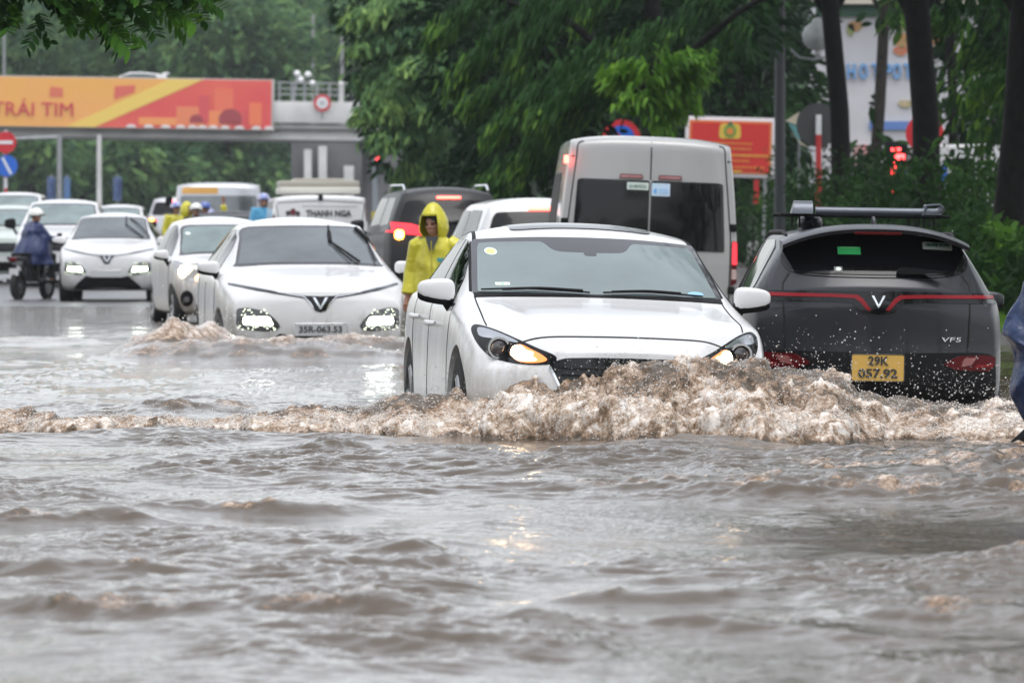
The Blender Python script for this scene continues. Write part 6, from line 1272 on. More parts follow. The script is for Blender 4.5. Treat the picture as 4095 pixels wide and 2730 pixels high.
# ================================================================ bridge, signs, lamps, shop
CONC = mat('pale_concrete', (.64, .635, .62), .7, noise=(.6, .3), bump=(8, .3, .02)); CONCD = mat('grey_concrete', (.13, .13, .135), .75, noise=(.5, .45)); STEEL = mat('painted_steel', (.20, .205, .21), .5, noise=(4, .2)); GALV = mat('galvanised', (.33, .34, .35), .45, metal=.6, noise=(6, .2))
def dsc(m, cx, cz, r, y0, y1, n=28): m.prism([(cx + r * math.cos(2 * math.pi * i / n), cz + r * math.sin(2 * math.pi * i / n)) for i in range(n)], y0, y1); return m
def bridge():
    Y = 330.0; s = FPX / Y; X = lambda px: (px - HX) / s; Z = lambda y: HZ - (y - HY) / s
    cx = X(700); g0 = ground_z(Y)
    t = thing('overpass', 'pale concrete road bridge crossing the view behind the traffic', 'bridge', (cx, Y, g0)); t.rotation_euler.y = R(.8)
    x0, x1 = X(-900) - cx, X(1500) - cx; z = lambda y: Z(y) - g0 - 0.0
    m = MB(); m.box(((x0 + x1) / 2, .0, (z(400) + z(486)) / 2), (x1 - x0 - .8, .3, z(400) - z(486)), bevel=.03); m.obj('parapet', CONC, t)
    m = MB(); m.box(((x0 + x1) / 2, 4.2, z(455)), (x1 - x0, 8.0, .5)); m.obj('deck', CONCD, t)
    m = MB(); P = [(.25, z(492)), (.05, z(505)), (.9, z(512)), (.45, z(535)), (.35, z(552)), (1.2, z(556)), (7.5, z(556)), (7.5, z(492))]
    m.prism(P, x0, x1 + .35, axis='x'); m.obj('girder', CONC, t)
    for px in (-400, 1470):
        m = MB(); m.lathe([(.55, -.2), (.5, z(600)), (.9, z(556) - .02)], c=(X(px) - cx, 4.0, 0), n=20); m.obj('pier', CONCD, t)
    m = MB()
    for k, y in enumerate((325, 350, 372)): m.tube([(X(1100) - cx, .05, z(y)), (x1 + 1.5, .05, z(y + 2))], .035, n=6)
    r = m.obj('railing', GALV, t)
    for px in (1110, 1160, 1210, 1260, 1310, 1357, 1410, 1460):
        m = MB(); m.box((X(px) - cx, .05, (z(400) + z(322)) / 2), (.12 if px != 1357 else .30, .12, z(322) - z(400))); m.obj('railing_post', CONC if px == 1357 else GALV, t)
    # abutment and ramp walls beneath the right end
    a = thing('abutment', 'grey retaining wall and columns under the right end of the bridge', 'wall', (X(1300), Y + 16, g0)); ax = X(1300)
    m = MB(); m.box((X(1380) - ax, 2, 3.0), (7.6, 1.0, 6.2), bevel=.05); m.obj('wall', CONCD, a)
    for px, w, hh in ((1190, .45, 5.6), (1252, .5, 5.8), (1362, .6, 4.6)):
        m = MB(); m.box((X(px) - ax, .8, hh / 2), (w, .6, hh), bevel=.04); m.obj('column', CONC, a)
    m = MB(); m.box((X(1150) - ax, .6, 1.6), (2.0, .6, 2.6), bevel=.05); m.obj('buttress', mat('mid_concrete', (.30, .30, .295), .7, noise=(.7, .3)), a)
    # billboard on the parapet
    b = thing('billboard', 'long orange and red billboard lettered TRÁI TIM fixed along the bridge', 'billboard', (X(500), Y - .75, Z(414))); b.rotation_euler.y = R(.85); bx = X(500); bz = Z(414)
    L = X(-640) - bx; Rr = X(1098) - bx; h = 102 / s
    m = MB(); m.box(((L + Rr) / 2, .25, 0), (Rr - L, .4, 2 * h), bevel=.02); m.obj('frame', mat('board_frame', (.45, .42, .40), .5), b)
    px = lambda x: X(x) - bx; pz = lambda y: (414 - y) / s
    def quad(name, pts, col, y, nz=None):
        m = MB(); m.prism([(px(a), pz(c)) for a, c in pts], y - .008, y + .008); m.obj(name, mat('print_' + '_'.join('%02d' % int(v * 100) for v in col), col, .55, noise=nz), b, smooth=False)
    quad('print_orange', [(-630, 316), (1088, 316), (1088, 512), (-630, 512)], (.78, .40, .085), .03, (.25, .2, (.80, .36, .13)))
    quad('print_red', [(385, 512), (820, 316), (1088, 316), (1088, 512)], (.66, .065, .075), .010, (.3, .3, (.72, .12, .08)))
    quad('print_yellow', [(270, 512), (680, 316), (815, 316), (385, 512)], (.78, .55, .12), -.010)
    quad('print_red', [(205, 352), (257, 358), (257, 395), (202, 395)], (.66, .16, .09), .010); quad('print_red', [(462, 348), (545, 342), (541, 372), (460, 402)], (.66, .13, .09), .010)
    for i, (a, c, w, hh, col) in enumerate(((560, 470, 260, 60, (.80, .30, .10)), (710, 425, 90, 100, (.74, .22, .10)), (860, 350, 75, 150, (.76, .16, .09)), (830, 440, 70, 60, (.78, .24, .09)), (1000, 405, 50, 90, (.78, .18, .08)), (960, 440, 30, 60, (.62, .08, .08)), (800, 380, 40, 110, (.62, .08, .09)))):
        quad('print_block', [(a, c), (a + w, c), (a + w, min(500, c + hh)), (a, min(500, c + hh))], col, -.014 - .003 * i)
    m = MB(); m.prism([(px(790) + 27 / s * math.cos(q), pz(482) + 27 / s * math.sin(q)) for q in np.linspace(-.2, math.pi + .2, 20)], -.06, -.045); m.obj('print_maroon', mat('print_maroon', (.33, .05, .06), .55), b, smooth=False)
    m = MB(); m.prism([(px(925) + 46 / s * math.cos(q), pz(475) + 44 / s * math.sin(q)) for q in np.linspace(-.4, math.pi + .4, 24)], -.06, -.045); m.obj('print_maroon', mat('print_maroon', (.33, .05, .06), .55), b, smooth=False)
    for x in (530, 600, 668, 728, 775, 815, 858, 905, 962, 1030, 1080):
        m = MB(); m.prism([(px(x) + 20 / s * math.cos(q), pz(511) + 13 / s * math.sin(q)) for q in np.linspace(0, math.pi, 12)], -.07, -.05); m.obj('print_scallop', mat('print_white', (.72, .68, .66), .55), b, smooth=False)
    tm = text_mesh('lettering', 'TRÁI TIM', 1.15, mat('lettering_red', (.55, .035, .07), .5), b, width=(300 + 22) / s, depth=.01, bold=.0); tm.location = (px(139), -.05, pz(447))
    # round prohibition sign on the parapet
    sg = thing('road_sign', 'small round red ringed sign on the white bridge wall', 'road sign', (X(1290), Y - .35, Z(413))); m = dsc(MB(), 0, 0, 34 / s, 0, .06); m.obj('rim', mat('sign_red', (.55, .02, .03), .4), sg); m = dsc(MB(), 0, 0, 23 / s, -.02, -.001); m.obj('face', mat('sign_white', (.72, .73, .74), .4), sg)
    m = MB(); m.box((0, -.03, .0), (.36, .012, .07)); m.box((0, -.03, .12), (.26, .012, .05)); m.box((0, -.03, -.11), (.3, .012, .05)); m.obj('symbol', mat('sign_grey', (.35, .36, .38), .5), sg); m = MB(); m.tube([(0, .1, -.9), (0, .1, .55)], .04, n=8); m.obj('post', GALV, sg)
    # white car roof crossing the bridge
    c = thing('car', 'white car crossing the bridge with only its roof above the billboard', 'car', (X(520), Y + 3, Z(418) + .25)); c.rotation_euler = (0, R(.8), 0)
    rows_t = [(-2.25, .0), (-2.2, .62), (-1.9, .80), (-1.35, .92), (-.75, 1.44), (-.2, 1.66), (.6, 1.68), (1.35, 1.60), (1.95, 1.52), (2.0, 1.35), (2.2, 1.0), (2.25, .3), (2.2, 0)]
    m = MB(); m.prism([(a, b) for a, b in rows_t], -.75, .75); bm_ = m.obj('body', mat('far_white', (.78, .78, .78), .3, coat=1), c)
    md = bm_.modifiers.new('b', 'BEVEL'); md.width = .08; md.segments = 3
    m = MB(); m.prism([(-.85, 1.22), (-.60, 1.46), (-.1, 1.58), (.6, 1.60), (1.3, 1.54), (1.55, 1.25)], -.765, -.755); m.obj('side_window', mat('far_glass', (.10, .13, .13), .1), c)
    for xx in (-1.4, 1.35):
        m = MB(); m.lathe([(.33, -.78), (.33, -.6)], axis='y', c=(xx, 0, .33), n=20); m.obj('wheel', RUB, c)
    m = MB(); m.tube([(1.7, -.5, 1.60), (2.05, -.5, 1.66)], .05, n=6); m.tube([(1.7, .5, 1.60), (2.05, .5, 1.66)], .05, n=6); m.box((2.02, 0, 1.62), (.2, 1.2, .06)); m.obj('spoiler', mat('far_white', (.78, .78, .78)), c)
    # globe lamps above the railing
    l = thing('street_lamp', 'cluster of small white globe lamps above the bridge railing', 'street lamp', (X(1150), Y + 9, Z(420))); m = MB(); m.tube([(0, 0, 0), (.15, 0, 1.6), (.3, 0, 1.95)], .07, n=8); m.obj('post', GALV, l)
    gm = mat('globe_white', (.80, .80, .80), .3)
    for a, b in ((1165, 278), (1210, 282), (1180, 303), (1228, 318), (1345, 320)):
        m = MB(); m.ell((X(a) - X(1150), 0, Z(b) - Z(420)), (.19, .19, .19), 12, 8); m.obj('globe', gm, l)
    m = MB(); m.tube([(.3, 0, 1.9), (X(1165) - X(1150), 0, Z(278) - Z(420)), ], .03, n=6); m.tube([(.3, 0, 1.9), (X(1210) - X(1150), 0, Z(282) - Z(420))], .03, n=6); m.tube([(.3, 0, 1.9), (X(1228) - X(1150), 0, Z(318) - Z(420)), (X(1345) - X(1150), 0, Z(320) - Z(420))], .03, n=6); m.obj('arm', GALV, l)
bridge()

def pole_thing(name, label, cat, px, Y, y_top, w, material=GALV, y_bot=None):
    gz = ground_z(Y); t = thing(name, label, cat, ((px - HX) * Y / FPX, Y, gz)); top = HZ - (y_top - HY) * Y / FPX - gz
    m = MB(); m.tube([(0, 0, -.2), (0, 0, top)], [w / 2, w / 2 * .8], n=14); m.obj('pole', material, t); return t, top
def signs():
    RED = mat('sign_red', (.55, .02, .03)); BLUE = mat('sign_blue', (.015, .12, .55), .4); WHT = mat('sign_white', (.72, .73, .74)); RP = mat('pole_red', (.50, .03, .03), .45)
    Y = 190.0; s = FPX / Y; gz = ground_z(Y)
    t = thing('road_sign', 'no entry disc above a blue disc on one striped post at the left edge', 'road sign', ((24 - HX) / s, Y, gz))
    m = MB(); top = HZ - (520 - HY) / s - gz
    m.tube([(0, 0, -.1), (0, 0, top)], .045, n=10); m.obj('post', WHT, t)
    for k in range(9):
        if k % 2 == 0: m = MB(); m.tube([(0, 0, .35 * k + .35), (0, 0, .35 * k + .7)], .049, n=10); m.obj('stripe', RP, t)
    z1 = HZ - (570 - HY) / s - gz; z2 = HZ - (664 - HY) / s - gz; r = 43 / s
    m = dsc(MB(), 0, z1, r, -.08, -.05); d = m.obj('no_entry_disc', RED, t); m = MB(); m.box((0, -.09, z1), (r * 1.35, .012, r * .30)); m.obj('bar', WHT, d)
    m = dsc(MB(), 0.04, z2, r, -.08, -.05); d = m.obj('blue_disc', BLUE, t); m = MB(); m.box((0, 0, 0), (r * .22, .012, r * 1.75), rot=Matrix.Rotation(R(-28), 3, 'Y')); o = m.obj('bar', WHT, d, loc=(.04, -.09, z2))
    # gantry
    t, top = pole_thing('gantry_pole', 'thin grey pole with a long arm reaching left under the bridge', 'pole', 238, 232, 540, .24, GALV); m = MB(); m.tube([(0, 0, top - .1), (-2.4, 0, top - .18)], .07, n=8); m.obj('arm', GALV, t)
    t, top = pole_thing('concrete_pole', 'pale concrete post standing under the billboard', 'pole', 397, 300, 538, .30, CONC)
    t, top = pole_thing('lamp_post', 'faint tall lamp post at the upper left', 'pole', 18, 345, 100, .2, GALV); m = MB(); m.tube([(0, 0, top), (-.4, 0, top + .5), (-1.5, 0, top + .7)], .06, n=6); m.obj('arm', GALV, t)
    t, top = pole_thing('lamp_post', 'pale tall post half hidden in the trees above the bridge', 'pole', 1252, 395, 60, .25, mat('pale_post', (.28, .28, .28), .6))
    t, top = pole_thing('lamp_post', 'pale short post by the tree edge above the bridge', 'pole', 1368, 395, 150, .3, mat('pale_post', (.28, .28, .28), .6))
    # blue banners
    for px, lab, sx in ((205, 'dark blue banner left of the gantry pole', 34), (268, 'light blue banner right of the gantry pole', 26), (470, 'dark blue banner beyond the concrete post', 34)):
        Yb = 236.0; sb = FPX / Yb; g = ground_z(Yb); b = thing('banner', lab, 'banner', ((px - HX) / sb, Yb, g)); zc = HZ - (755 - HY) / sb - g
        m = MB(); m.box((0, 0, zc), (sx / sb, .03, 95 / sb)); m.obj('cloth', mat('banner_blue' if px != 268 else 'banner_light', (.03, .05, .14) if px != 268 else (.08, .17, .34), .6, noise=(3, .5, (.11, .16, .28))), b); m = MB(); m.tube([(0, .04, 0), (0, .04, zc + .6)], .03, n=6); m.obj('post', GALV, b)
    # traffic light
    t, top = pole_thing('traffic_light', 'traffic light showing red on a tall grey pole', 'traffic light', 1500, 200, 555, .22, mat('pole_grey_blue', (.22, .24, .26), .5))
    s = FPX / 200; zc = HZ - (655 - HY) / s - ground_z(200); m = MB(); m.box((.17, -.12, zc), (.30, .2, .78), bevel=.03); h = m.obj('housing', BLK, t)
    m = MB(); m.ell((.17, -.23, zc + .17), (.125, .05, .135), 16, 10); m.obj('red_lamp', mat('signal_red', (1, .05, .05), .3, emit=(1.0, .06, .07), estr=5.0), h)
    for dz in (-.07, -.27): m = MB(); m.ell((.17, -.225, zc + dz), (.10, .03, .10), 12, 8); m.obj('dark_lamp', mat('dark_lens', (.02, .03, .02), .3), h)
    m = MB(); m.tube([(0, 0, 0.1), (0, 0, 1.3)], .13, n=12); m.obj('sleeve', mat('sleeve_yellow', (.5, .4, .05), .5), t)
    # no parking disc
    Y = 125.0; s = FPX / Y; gz = ground_z(Y); t = thing('road_sign', 'blue no parking disc with red rim peeping over the minibus roof', 'road sign', ((2485 - HX) / s, Y, gz)); zc = HZ - (555 - HY) / s - gz; r = 76 / s
    m = dsc(MB(), 0, zc, r, -.06, -.04, 40); d = m.obj('disc', RED, t); m = dsc(MB(), 0, zc, r * .70, -.07, -.058, 36); m.obj('face', BLUE, d); m = MB(); m.box((0, 0, 0), (r * .17, .008, r * 1.5), rot=Matrix.Rotation(R(-45), 3, 'Y')); m.obj('slash', RED, d, loc=(0, -.078, zc)); m = MB(); m.tube([(0, 0, -.1), (0, 0, zc + r)], .045, n=8); m.obj('post', WHT, t)
    # red notice board
    Y = 133.0; s = FPX / Y; gz = ground_z(Y); cx = (2905 - HX) / s; t = thing('notice_board', 'red notice board with a yellow emblem beside the lamp post', 'notice board', (cx, Y, gz)); t.rotation_euler = (0, R(1.6), 0)
    zc = HZ - (589 - HY) / s - gz; cz = lambda y: zc - (y - 589) / s; X = lambda px: (px - 2905) / s
    m = MB(); m.box((0, 0, zc), (360 / s, .06, 240 / s), bevel=.01); bd = m.obj('panel', mat('board_white', (.72, .68, .70), .5), t)
    m = MB(); m.box((0, -.04, zc), (330 / s, .012, 210 / s)); m.obj('border', mat('board_orange', (.72, .20, .06), .5), bd); m = MB(); m.box((0, -.052, zc), (310 / s, .01, 192 / s)); m.obj('field', mat('board_red', (.62, .035, .03), .5), bd)
    yl = mat('board_yellow', (.70, .48, .07), .5); gn = mat('board_green', (.20, .33, .07), .5); og = mat('board_text_orange', (.72, .24, .05), .5)
    m = MB(); m.prism(rpoly([(X(2862), cz(495)), (X(2944), cz(495)), (X(2948), cz(556)), (X(2858), cz(556))], .1), -.066, -.058); e = m.obj('emblem', yl, bd)
    m = MB(); q0 = [(X(2903) + 25 / s * math.cos(a), cz(524) + 27 / s * math.sin(a)) for a in np.linspace(0, 2 * math.pi, 24, endpoint=False)]; m.prism(q0, -.078, -.068); w = m.obj('wreath', gn, e); m = dsc(MB(), X(2903), cz(526), 14 / s, -.088, -.080, 16); m.obj('centre', og, e); m = MB(); m.prism([(X(2890), cz(500)), (X(2916), cz(500)), (X(2903), cz(486))], -.088, -.070); m.obj('tip', mat('board_teal', (.03, .16, .11), .5), e)
    for a, b, y, hh, mt in ((2820, 2990, 574, 9, og), (2800, 2990, 595, 9, og), (2760, 3055, 621, 11, mat('board_text_yellow', (.74, .36, .06), .5)), (2780, 2975, 643, 9, og), (2770, 3045, 668, 9, og), (2790, 2955, 685, 9, yl)):
        # rows of short strokes: print too soft to read
        m = MB(); rg = random.Random(int(y)); x = a
        while x < b: w_ = rg.uniform(5, 9); m.box((X(x + w_ / 2), -.064, cz(y)), (w_ / s, .008, hh * rg.uniform(.8, 1.1) / s)); x += w_ + rg.uniform(1.5, 3)
        o = m.obj('print_row', mt, bd, smooth=False)
    for px in (2760, 3050): m = MB(); m.tube([(X(px), .05, -.1), (X(px), .05, zc)], .04, n=8); m.obj('leg', GALV, t)
    m = MB(); m.box((X(3015), .0, zc - 1.02), (.12, .05, .55)); m.obj('brace', mat('pole_red', (.50, .03, .03)), t)
    # lamp post with globe on a curved bracket
    t, top = pole_thing('street_lamp', 'grey lamp post with a white globe on a curved bracket', 'street lamp', 3118, 113, -260, .235, mat('post_dark', (.055, .06, .065), .5)); s = FPX / 113; gz = ground_z(113); zz = lambda y: HZ - (y - HY) / s - gz; xx = lambda px: (px - 3118) / s
    m = MB(); m.tube([(0, 0, zz(150)), (xx(3155), -.05, zz(195)), (xx(3195), -.1, zz(232)), (xx(3250), -.1, zz(240)), (xx(3300), -.1, zz(232))], .025, n=8); m.obj('bracket', mat('post_grey', (.3, .31, .32), .4), t)
    m = MB(); m.lathe([(.02, zz(230)), (.08, zz(222)), (.06, zz(205)), (.19, zz(195)), (.30, zz(165)), (.31, zz(140)), (.25, zz(112)), (.12, zz(92)), (.10, zz(80)), (.02, zz(72))], c=(xx(3268), -.1, 0), n=20); m.obj('globe', mat('globe_smoky', (.52, .54, .53), .25, noise=(6, .3)), t)
    # signs and things seen through the trunks
    def simple(name, label, cat, px, Y, fn, ry=0):
        s = FPX / Y; gz = ground_z(Y); t = thing(name, label, cat, ((px - HX) / s, Y, gz)); fn(t, s, lambda y: HZ - (y - HY) / s - gz, lambda p: (p - px) / s); return t
    def ring(t, s, z, x):
        m = MB(); m.tube([(0, 0, -.1), (0, 0, z(600))], .04, n=8); m.obj('post', GALV, t); m = dsc(MB(), 0, z(535), 76 / s, -.07, -.04, 40); d = m.obj('disc', RED, t); m = dsc(MB(), 0, z(535), 50 / s, -.09, -.07, 36); m.obj('face', WHT, d)
    simple('road_sign', 'large red ringed white disc half behind a black trunk', 'road sign', 3696, 104, ring)
    def backdisc(t, s, z, x):
        m = dsc(MB(), 0, z(500), 88 / s, .0, .05, 36); m.obj('disc', mat('sign_back', (.055, .057, .058), .6), t); m = MB(); m.tube([(0, -.1, 0), (0, -.1, z(540))], .06, n=8); m.obj('post_red', mat('pole_red', (.50, .03, .03)), t); m = MB(); m.tube([(0, -.1, z(540)), (0, -.1, z(460))], .06, n=8); m.obj('post_white', WHT, t)
    simple('road_sign', 'dark grey back of a round sign on a red and white post', 'road sign', 3272, 118, backdisc)
    def pennant(t, s, z, x):
        m = MB(); m.prism([(x(3140), z(485)), (x(3195), z(448)), (x(3185), z(500))], -.02, .02); m.obj('cream_panel', mat('cream', (.55, .50, .38), .6), t); m = MB(); m.prism([(x(3150), z(492)), (x(3188), z(505)), (x(3200), z(575))], -.03, .01); m.obj('teal_panel', mat('teal', (.12, .32, .32), .6), t); m = MB(); m.prism([(x(3160), z(520)), (x(3200), z(578)), (x(3235), z(592)), (x(3190), z(560))], -.04, .0); m.obj('cream_edge', mat('cream', (.55, .50, .38)), t); m = MB(); m.tube([(x(3196), .05, 0), (x(3196), .05, z(450))], .03, n=6); m.obj('post', STEEL, t)
    simple('direction_sign', 'cream and teal arrow shaped sign right of the lamp post', 'sign', 3180, 122, pennant)
    def led(t, s, z, x):
        m = MB(); m.box((0, .05, z(640)), (90 / s, .12, 150 / s), bevel=.02); b = m.obj('case', BLK, t); e = mat('led_red', (1, .1, .1), .4, emit=(1, .05, .05), estr=4.0)
        for a, b2, w, hh in ((3582, 598, 38, 12), (3573, 632, 20, 16), (3600, 628, 34, 22), (3568, 660, 14, 30), (3592, 672, 30, 14), (3570, 690, 14, 16), (3572, 765, 12, 12), (3572, 800, 10, 8)):
            m = MB(); m.box((x(a), -.03, z(b2)), (w / s, .02, hh / s), bevel=.01); m.obj('lit_segment', e, b)
        m = MB(); m.tube([(0, .06, 0), (0, .06, z(700))], .05, n=8); m.obj('post', STEEL, t)
    simple('led_sign', 'glowing red light panel between the two thick trunks', 'sign', 3585, 128, led)
    def blues(t, s, z, x):
        for y in (650, 690, 735): m = MB(); m.box((x(3642 if y > 650 else 3652), 0, z(y)), ((44 if y > 650 else 18) / s, .03, 20 / s), bevel=.02); m.obj('plate', BLUE, t)
        m = MB(); m.tube([(0, .05, 0), (0, .05, z(640))], .035, n=6); m.obj('post', STEEL, t)
    simple('sign_post', 'post with small blue plates left of the black trunk', 'sign', 3645, 122, blues)
    def hang(t, s, z, x):
        m = MB(); m.prism([(x(3765), z(655)), (x(3790), z(648)), (x(3788), z(700)), (x(3768), z(762)), (x(3758), z(740))], -.02, .02); m.obj('panel', BLUE, t); m = MB(); m.tube([(x(3762), .05, 0), (x(3750), .05, z(420))], .035, n=6); m.obj('post', mat('post_brown', (.12, .08, .04), .6), t)
    simple('hanging_sign', 'narrow hanging blue sign right of the black trunk', 'sign', 3775, 112, hang)
signs()

def shop():
    Y = 172.0; s = FPX / Y; gz = ground_z(Y); X = lambda px: (px - 3560) / s; Z = lambda y: HZ - (y - HY) / s - gz
    t = thing('shop', 'white shop front with blue HOT POT lettering behind the trunks', 'shop', ((3560 - HX) / s, Y, gz))
    w = mat('shop_white', (.62, .61, .63), .6, noise=(.8, .15)); m = MB(); m.box((X(3640), 2.0, Z(430) / 1), (760 / s, 4.0, 820 / s)); m.obj('facade', w, t)
    m = MB(); m.box((X(3640), -.3, Z(12)), (800 / s, .8, 18 / s)); m.obj('canopy_edge', mat('canopy_cream', (.55, .50, .42), .6), t)
    m = MB(); m.box((X(3640), -.1, Z(45)), (760 / s, .2, 46 / s)); m.obj('awning', mat('awning_green', (.04, .11, .07), .6), t)
    bl = mat('letter_blue', (.16, .36, .66), .5)
    for ch, px in (('H', 3403), ('O', 3452), ('T', 3502), ('P', 3546), ('O', 3585), ('T', 3630)):
        o = text_mesh('letter', ch, 84 / s, bl, t, depth=.05, bold=.018, width=(34 if ch != 'I' else 12) / s); o.location = (X(px), -.08, Z(290))
    # warm coloured pictures of food on the sign band
    for a, y, ww, hh, col in ((3420, 105, 60, 40, (.50, .24, .10)), (3605, 160, 70, 60, (.60, .26, .10)), (3610, 110, 60, 30, (.18, .28, .08)), (3600, 205, 60, 36, (.62, .16, .10)), (3400, 120, 30, 50, (.20, .30, .10)), (3740, 150, 50, 60, (.60, .24, .12)), (3620, 415, 60, 30, (.55, .42, .28)), (3700, 430, 40, 60, (.62, .06, .05))):
        m = MB(); m.prism(crom([(X(a) + ww / s / 2 * math.cos(q), Z(y) + hh / s / 2 * math.sin(q) * (1 + .2 * math.sin(3 * q))) for q in np.linspace(0, 2 * math.pi, 10, endpoint=False)], 3, True), -.06, -.01); m.obj('food_picture', mat('food_%d' % a, col, .5, noise=(6, .4, (.3, .3, .12))), t, smooth=False)
    m = MB(); m.box((X(3560), -.06, Z(503)), (170 / s, .1, 34 / s)); m.obj('blue_band', mat('band_blue', (.12, .22, .50), .5), t)
    m = MB(); m.box((X(3440), -.05, Z(680)), (60 / s, .1, 200 / s)); m.obj('red_panel', mat('panel_red', (.55, .12, .12), .5, noise=(5, .5, (.7, .6, .6))), t)
    m = MB(); m.box((X(3560), -.05, Z(760)), (330 / s, .1, 200 / s)); m.obj('shop_window', mat('shop_glass', (.03, .035, .035), .15), t)
    # vehicles behind the hedge
    c = thing('van', 'white box van behind the hedge near the right hand trunk', 'van', ((3890 - HX) * 118 / FPX, 118, ground_z(118))); s2 = FPX / 118; z = lambda y: HZ - (y - HY) / s2 - ground_z(118)
    body = [(-1.25, .45), (-1.25, z(590)), (-1.15, z(580)), (.75, z(575)), (.95, z(600)), (1.0, 1.4), (1.1, .45)]
    m = MB(); m.prism(body, 0, 1.8); o = m.obj('body', WHITE2, c); md = o.modifiers.new('b', 'BEVEL'); md.width = .05; md.segments = 2
    for x in (-.85, .35): m = MB(); m.lathe([(.52, -.02), (.52, .3)], axis='y', c=(x, 0, .55), n=24); m.obj('wheel_arch', BLK, c); m = MB(); m.lathe([(.36, -.04), (.36, .2), (.2, .2), (.2, -.03)], axis='y', c=(x, 0, .36), n=24); m.obj('wheel', RUB, c)
    m = MB(); m.box((-.2, -.015, z(680)), (.5, .02, .5), bevel=.03); m.obj('side_window', GLS, c)
    c = thing('parked_car', 'pale car roof showing over the hedge between the trunks', 'car', ((3760 - HX) * 112 / FPX, 113, ground_z(112) - .02)); s2 = FPX / 112; zr = HZ - (805 - HY) / s2 - ground_z(112)
    m = MB(); m.prism([(-2.1, .3), (-2.1, .85), (-1.3, 1.0), (-.75, zr - .08), (-.3, zr), (.8, zr), (1.35, zr - .1), (1.8, 1.0), (2.1, .85), (2.1, .3)], 0, 1.6); o = m.obj('body', SILV, c); md = o.modifiers.new('b', 'BEVEL'); md.width = .07; md.segments = 3
    m = MB(); m.prism([(-1.2, 1.04), (-.7, zr - .14), (-.3, zr - .07), (.75, zr - .07), (1.2, zr - .14), (1.55, 1.04)], -.015, .01); m.obj('side_window', GLS, c)
    for x in (-1.3, 1.3): m = MB(); m.lathe([(.31, -.03), (.31, .2)], axis='y', c=(x, 0, .31), n=24); m.obj('wheel', RUB, c)
shop()
# ================================================================ people and the scooter
SKIN = mat('skin', (.42, .22, .15), .5, noise=(14, .15)); HAIR = mat('hair_black', (.01, .009, .009), .5)
def voxel(o, size, smooth=4):
    md = o.modifiers.new('r', 'REMESH'); md.mode = 'VOXEL'; md.voxel_size = size; md.use_smooth_shade = True
    m2 = o.modifiers.new('s', 'SMOOTH'); m2.iterations = smooth; m2.factor = .5
    bpy.context.view_layer.update(); dg = bpy.context.evaluated_depsgraph_get(); me = bpy.data.meshes.new_from_object(o.evaluated_get(dg)); o.modifiers.clear(); o.data = me
    me.polygons.foreach_set('use_smooth', [True] * len(me.polygons)); return o

def hand(m, wrist, d, curl=.5, side=1, s=1.0):
    """palm, four curved fingers of different length and a thumb leaving the side"""
    d = Vector(d).normalized(); u = d.cross(Vector((0, 1, 0))); u = (u.normalized() if u.length > .1 else Vector((1, 0, 0))) * side; f = d.cross(u).normalized()
    w = Vector(wrist); m.tube([w, w + d * .03 * s, w + d * .09 * s], [.022 * s, .034 * s, .036 * s], n=10, flat=.6)
    for k, (off, ln) in enumerate(((-.028, .066), (-.009, .078), (.010, .074), (.028, .058))):
        a = w + d * .085 * s + u * off * s; P = [a]; dd = d.copy()
        for j, q in enumerate((.42, .33, .25)):
            dd = (dd + f * curl * (.45 + .3 * j)).normalized(); P.append(P[-1] + dd * ln * q * s)
        m.tube(P, [.0105 * s, .0095 * s, .0085 * s, .007 * s], n=7)
    a = w + d * .02 * s - u * .028 * s; m.tube([a, a + (d * .6 - u * .8).normalized() * .03 * s, a + (d * .9 - u * .45 + f * .2).normalized() * .058 * s + -u * .008, a + (d - u * .2 + f * .3).normalized() * .08 * s - u * .012], [.014 * s, .013 * s, .011 * s, .008 * s], n=7)

def head_shape(m, c, look=0.0, s=1.0, nod=0.0):
    """skull, jaw, nose, brow, lips and ears; look = turn of the face in radians (0 faces the viewer)"""
    M = Matrix.Rotation(look, 3, 'Z') @ Matrix.Rotation(nod, 3, 'X'); c = Vector(c)
    e = lambda p, r, q=1.0: m.ell(c + M @ (Vector(p) * s), tuple(v * s for v in r), 18, 12, rot=M, p=q)
    e((0, .012, .025), (.078, .094, .092)); e((0, -.018, -.035), (.062, .066, .075)); e((0, -.045, -.082), (.034, .028, .026))
    e((0, -.094, -.020), (.013, .020, .016)); e((0, -.090, .002), (.009, .014, .028)); e((0, -.078, .022), (.055, .014, .010)); e((0, -.083, -.056), (.024, .010, .006)); e((0, -.081, -.068), (.020, .010, .006))
    for sd in (-1, 1): e((sd * .080, .012, -.008), (.010, .018, .030)); e((sd * .030, -.076, -.022), (.020, .014, .014))
    return M

def eyes(parent, c, M, s=1.0):
    for sd in (-1, 1):
        m = MB(); m.ell(Vector(c) + M @ Vector((sd * .031, -.080, .004)) * s, (.012 * s, .006 * s, .006 * s), 10, 6); m.obj('eye', mat('eye_dark', (.02, .015, .012), .2), parent)
        m = MB(); m.tube([Vector(c) + M @ Vector((sd * .048, -.080, .022)) * s, Vector(c) + M @ Vector((sd * .03, -.090, .027)) * s, Vector(c) + M @ Vector((sd * .014, -.088, .023)) * s], .0035 * s, n=5); m.obj('eyebrow', HAIR, parent)

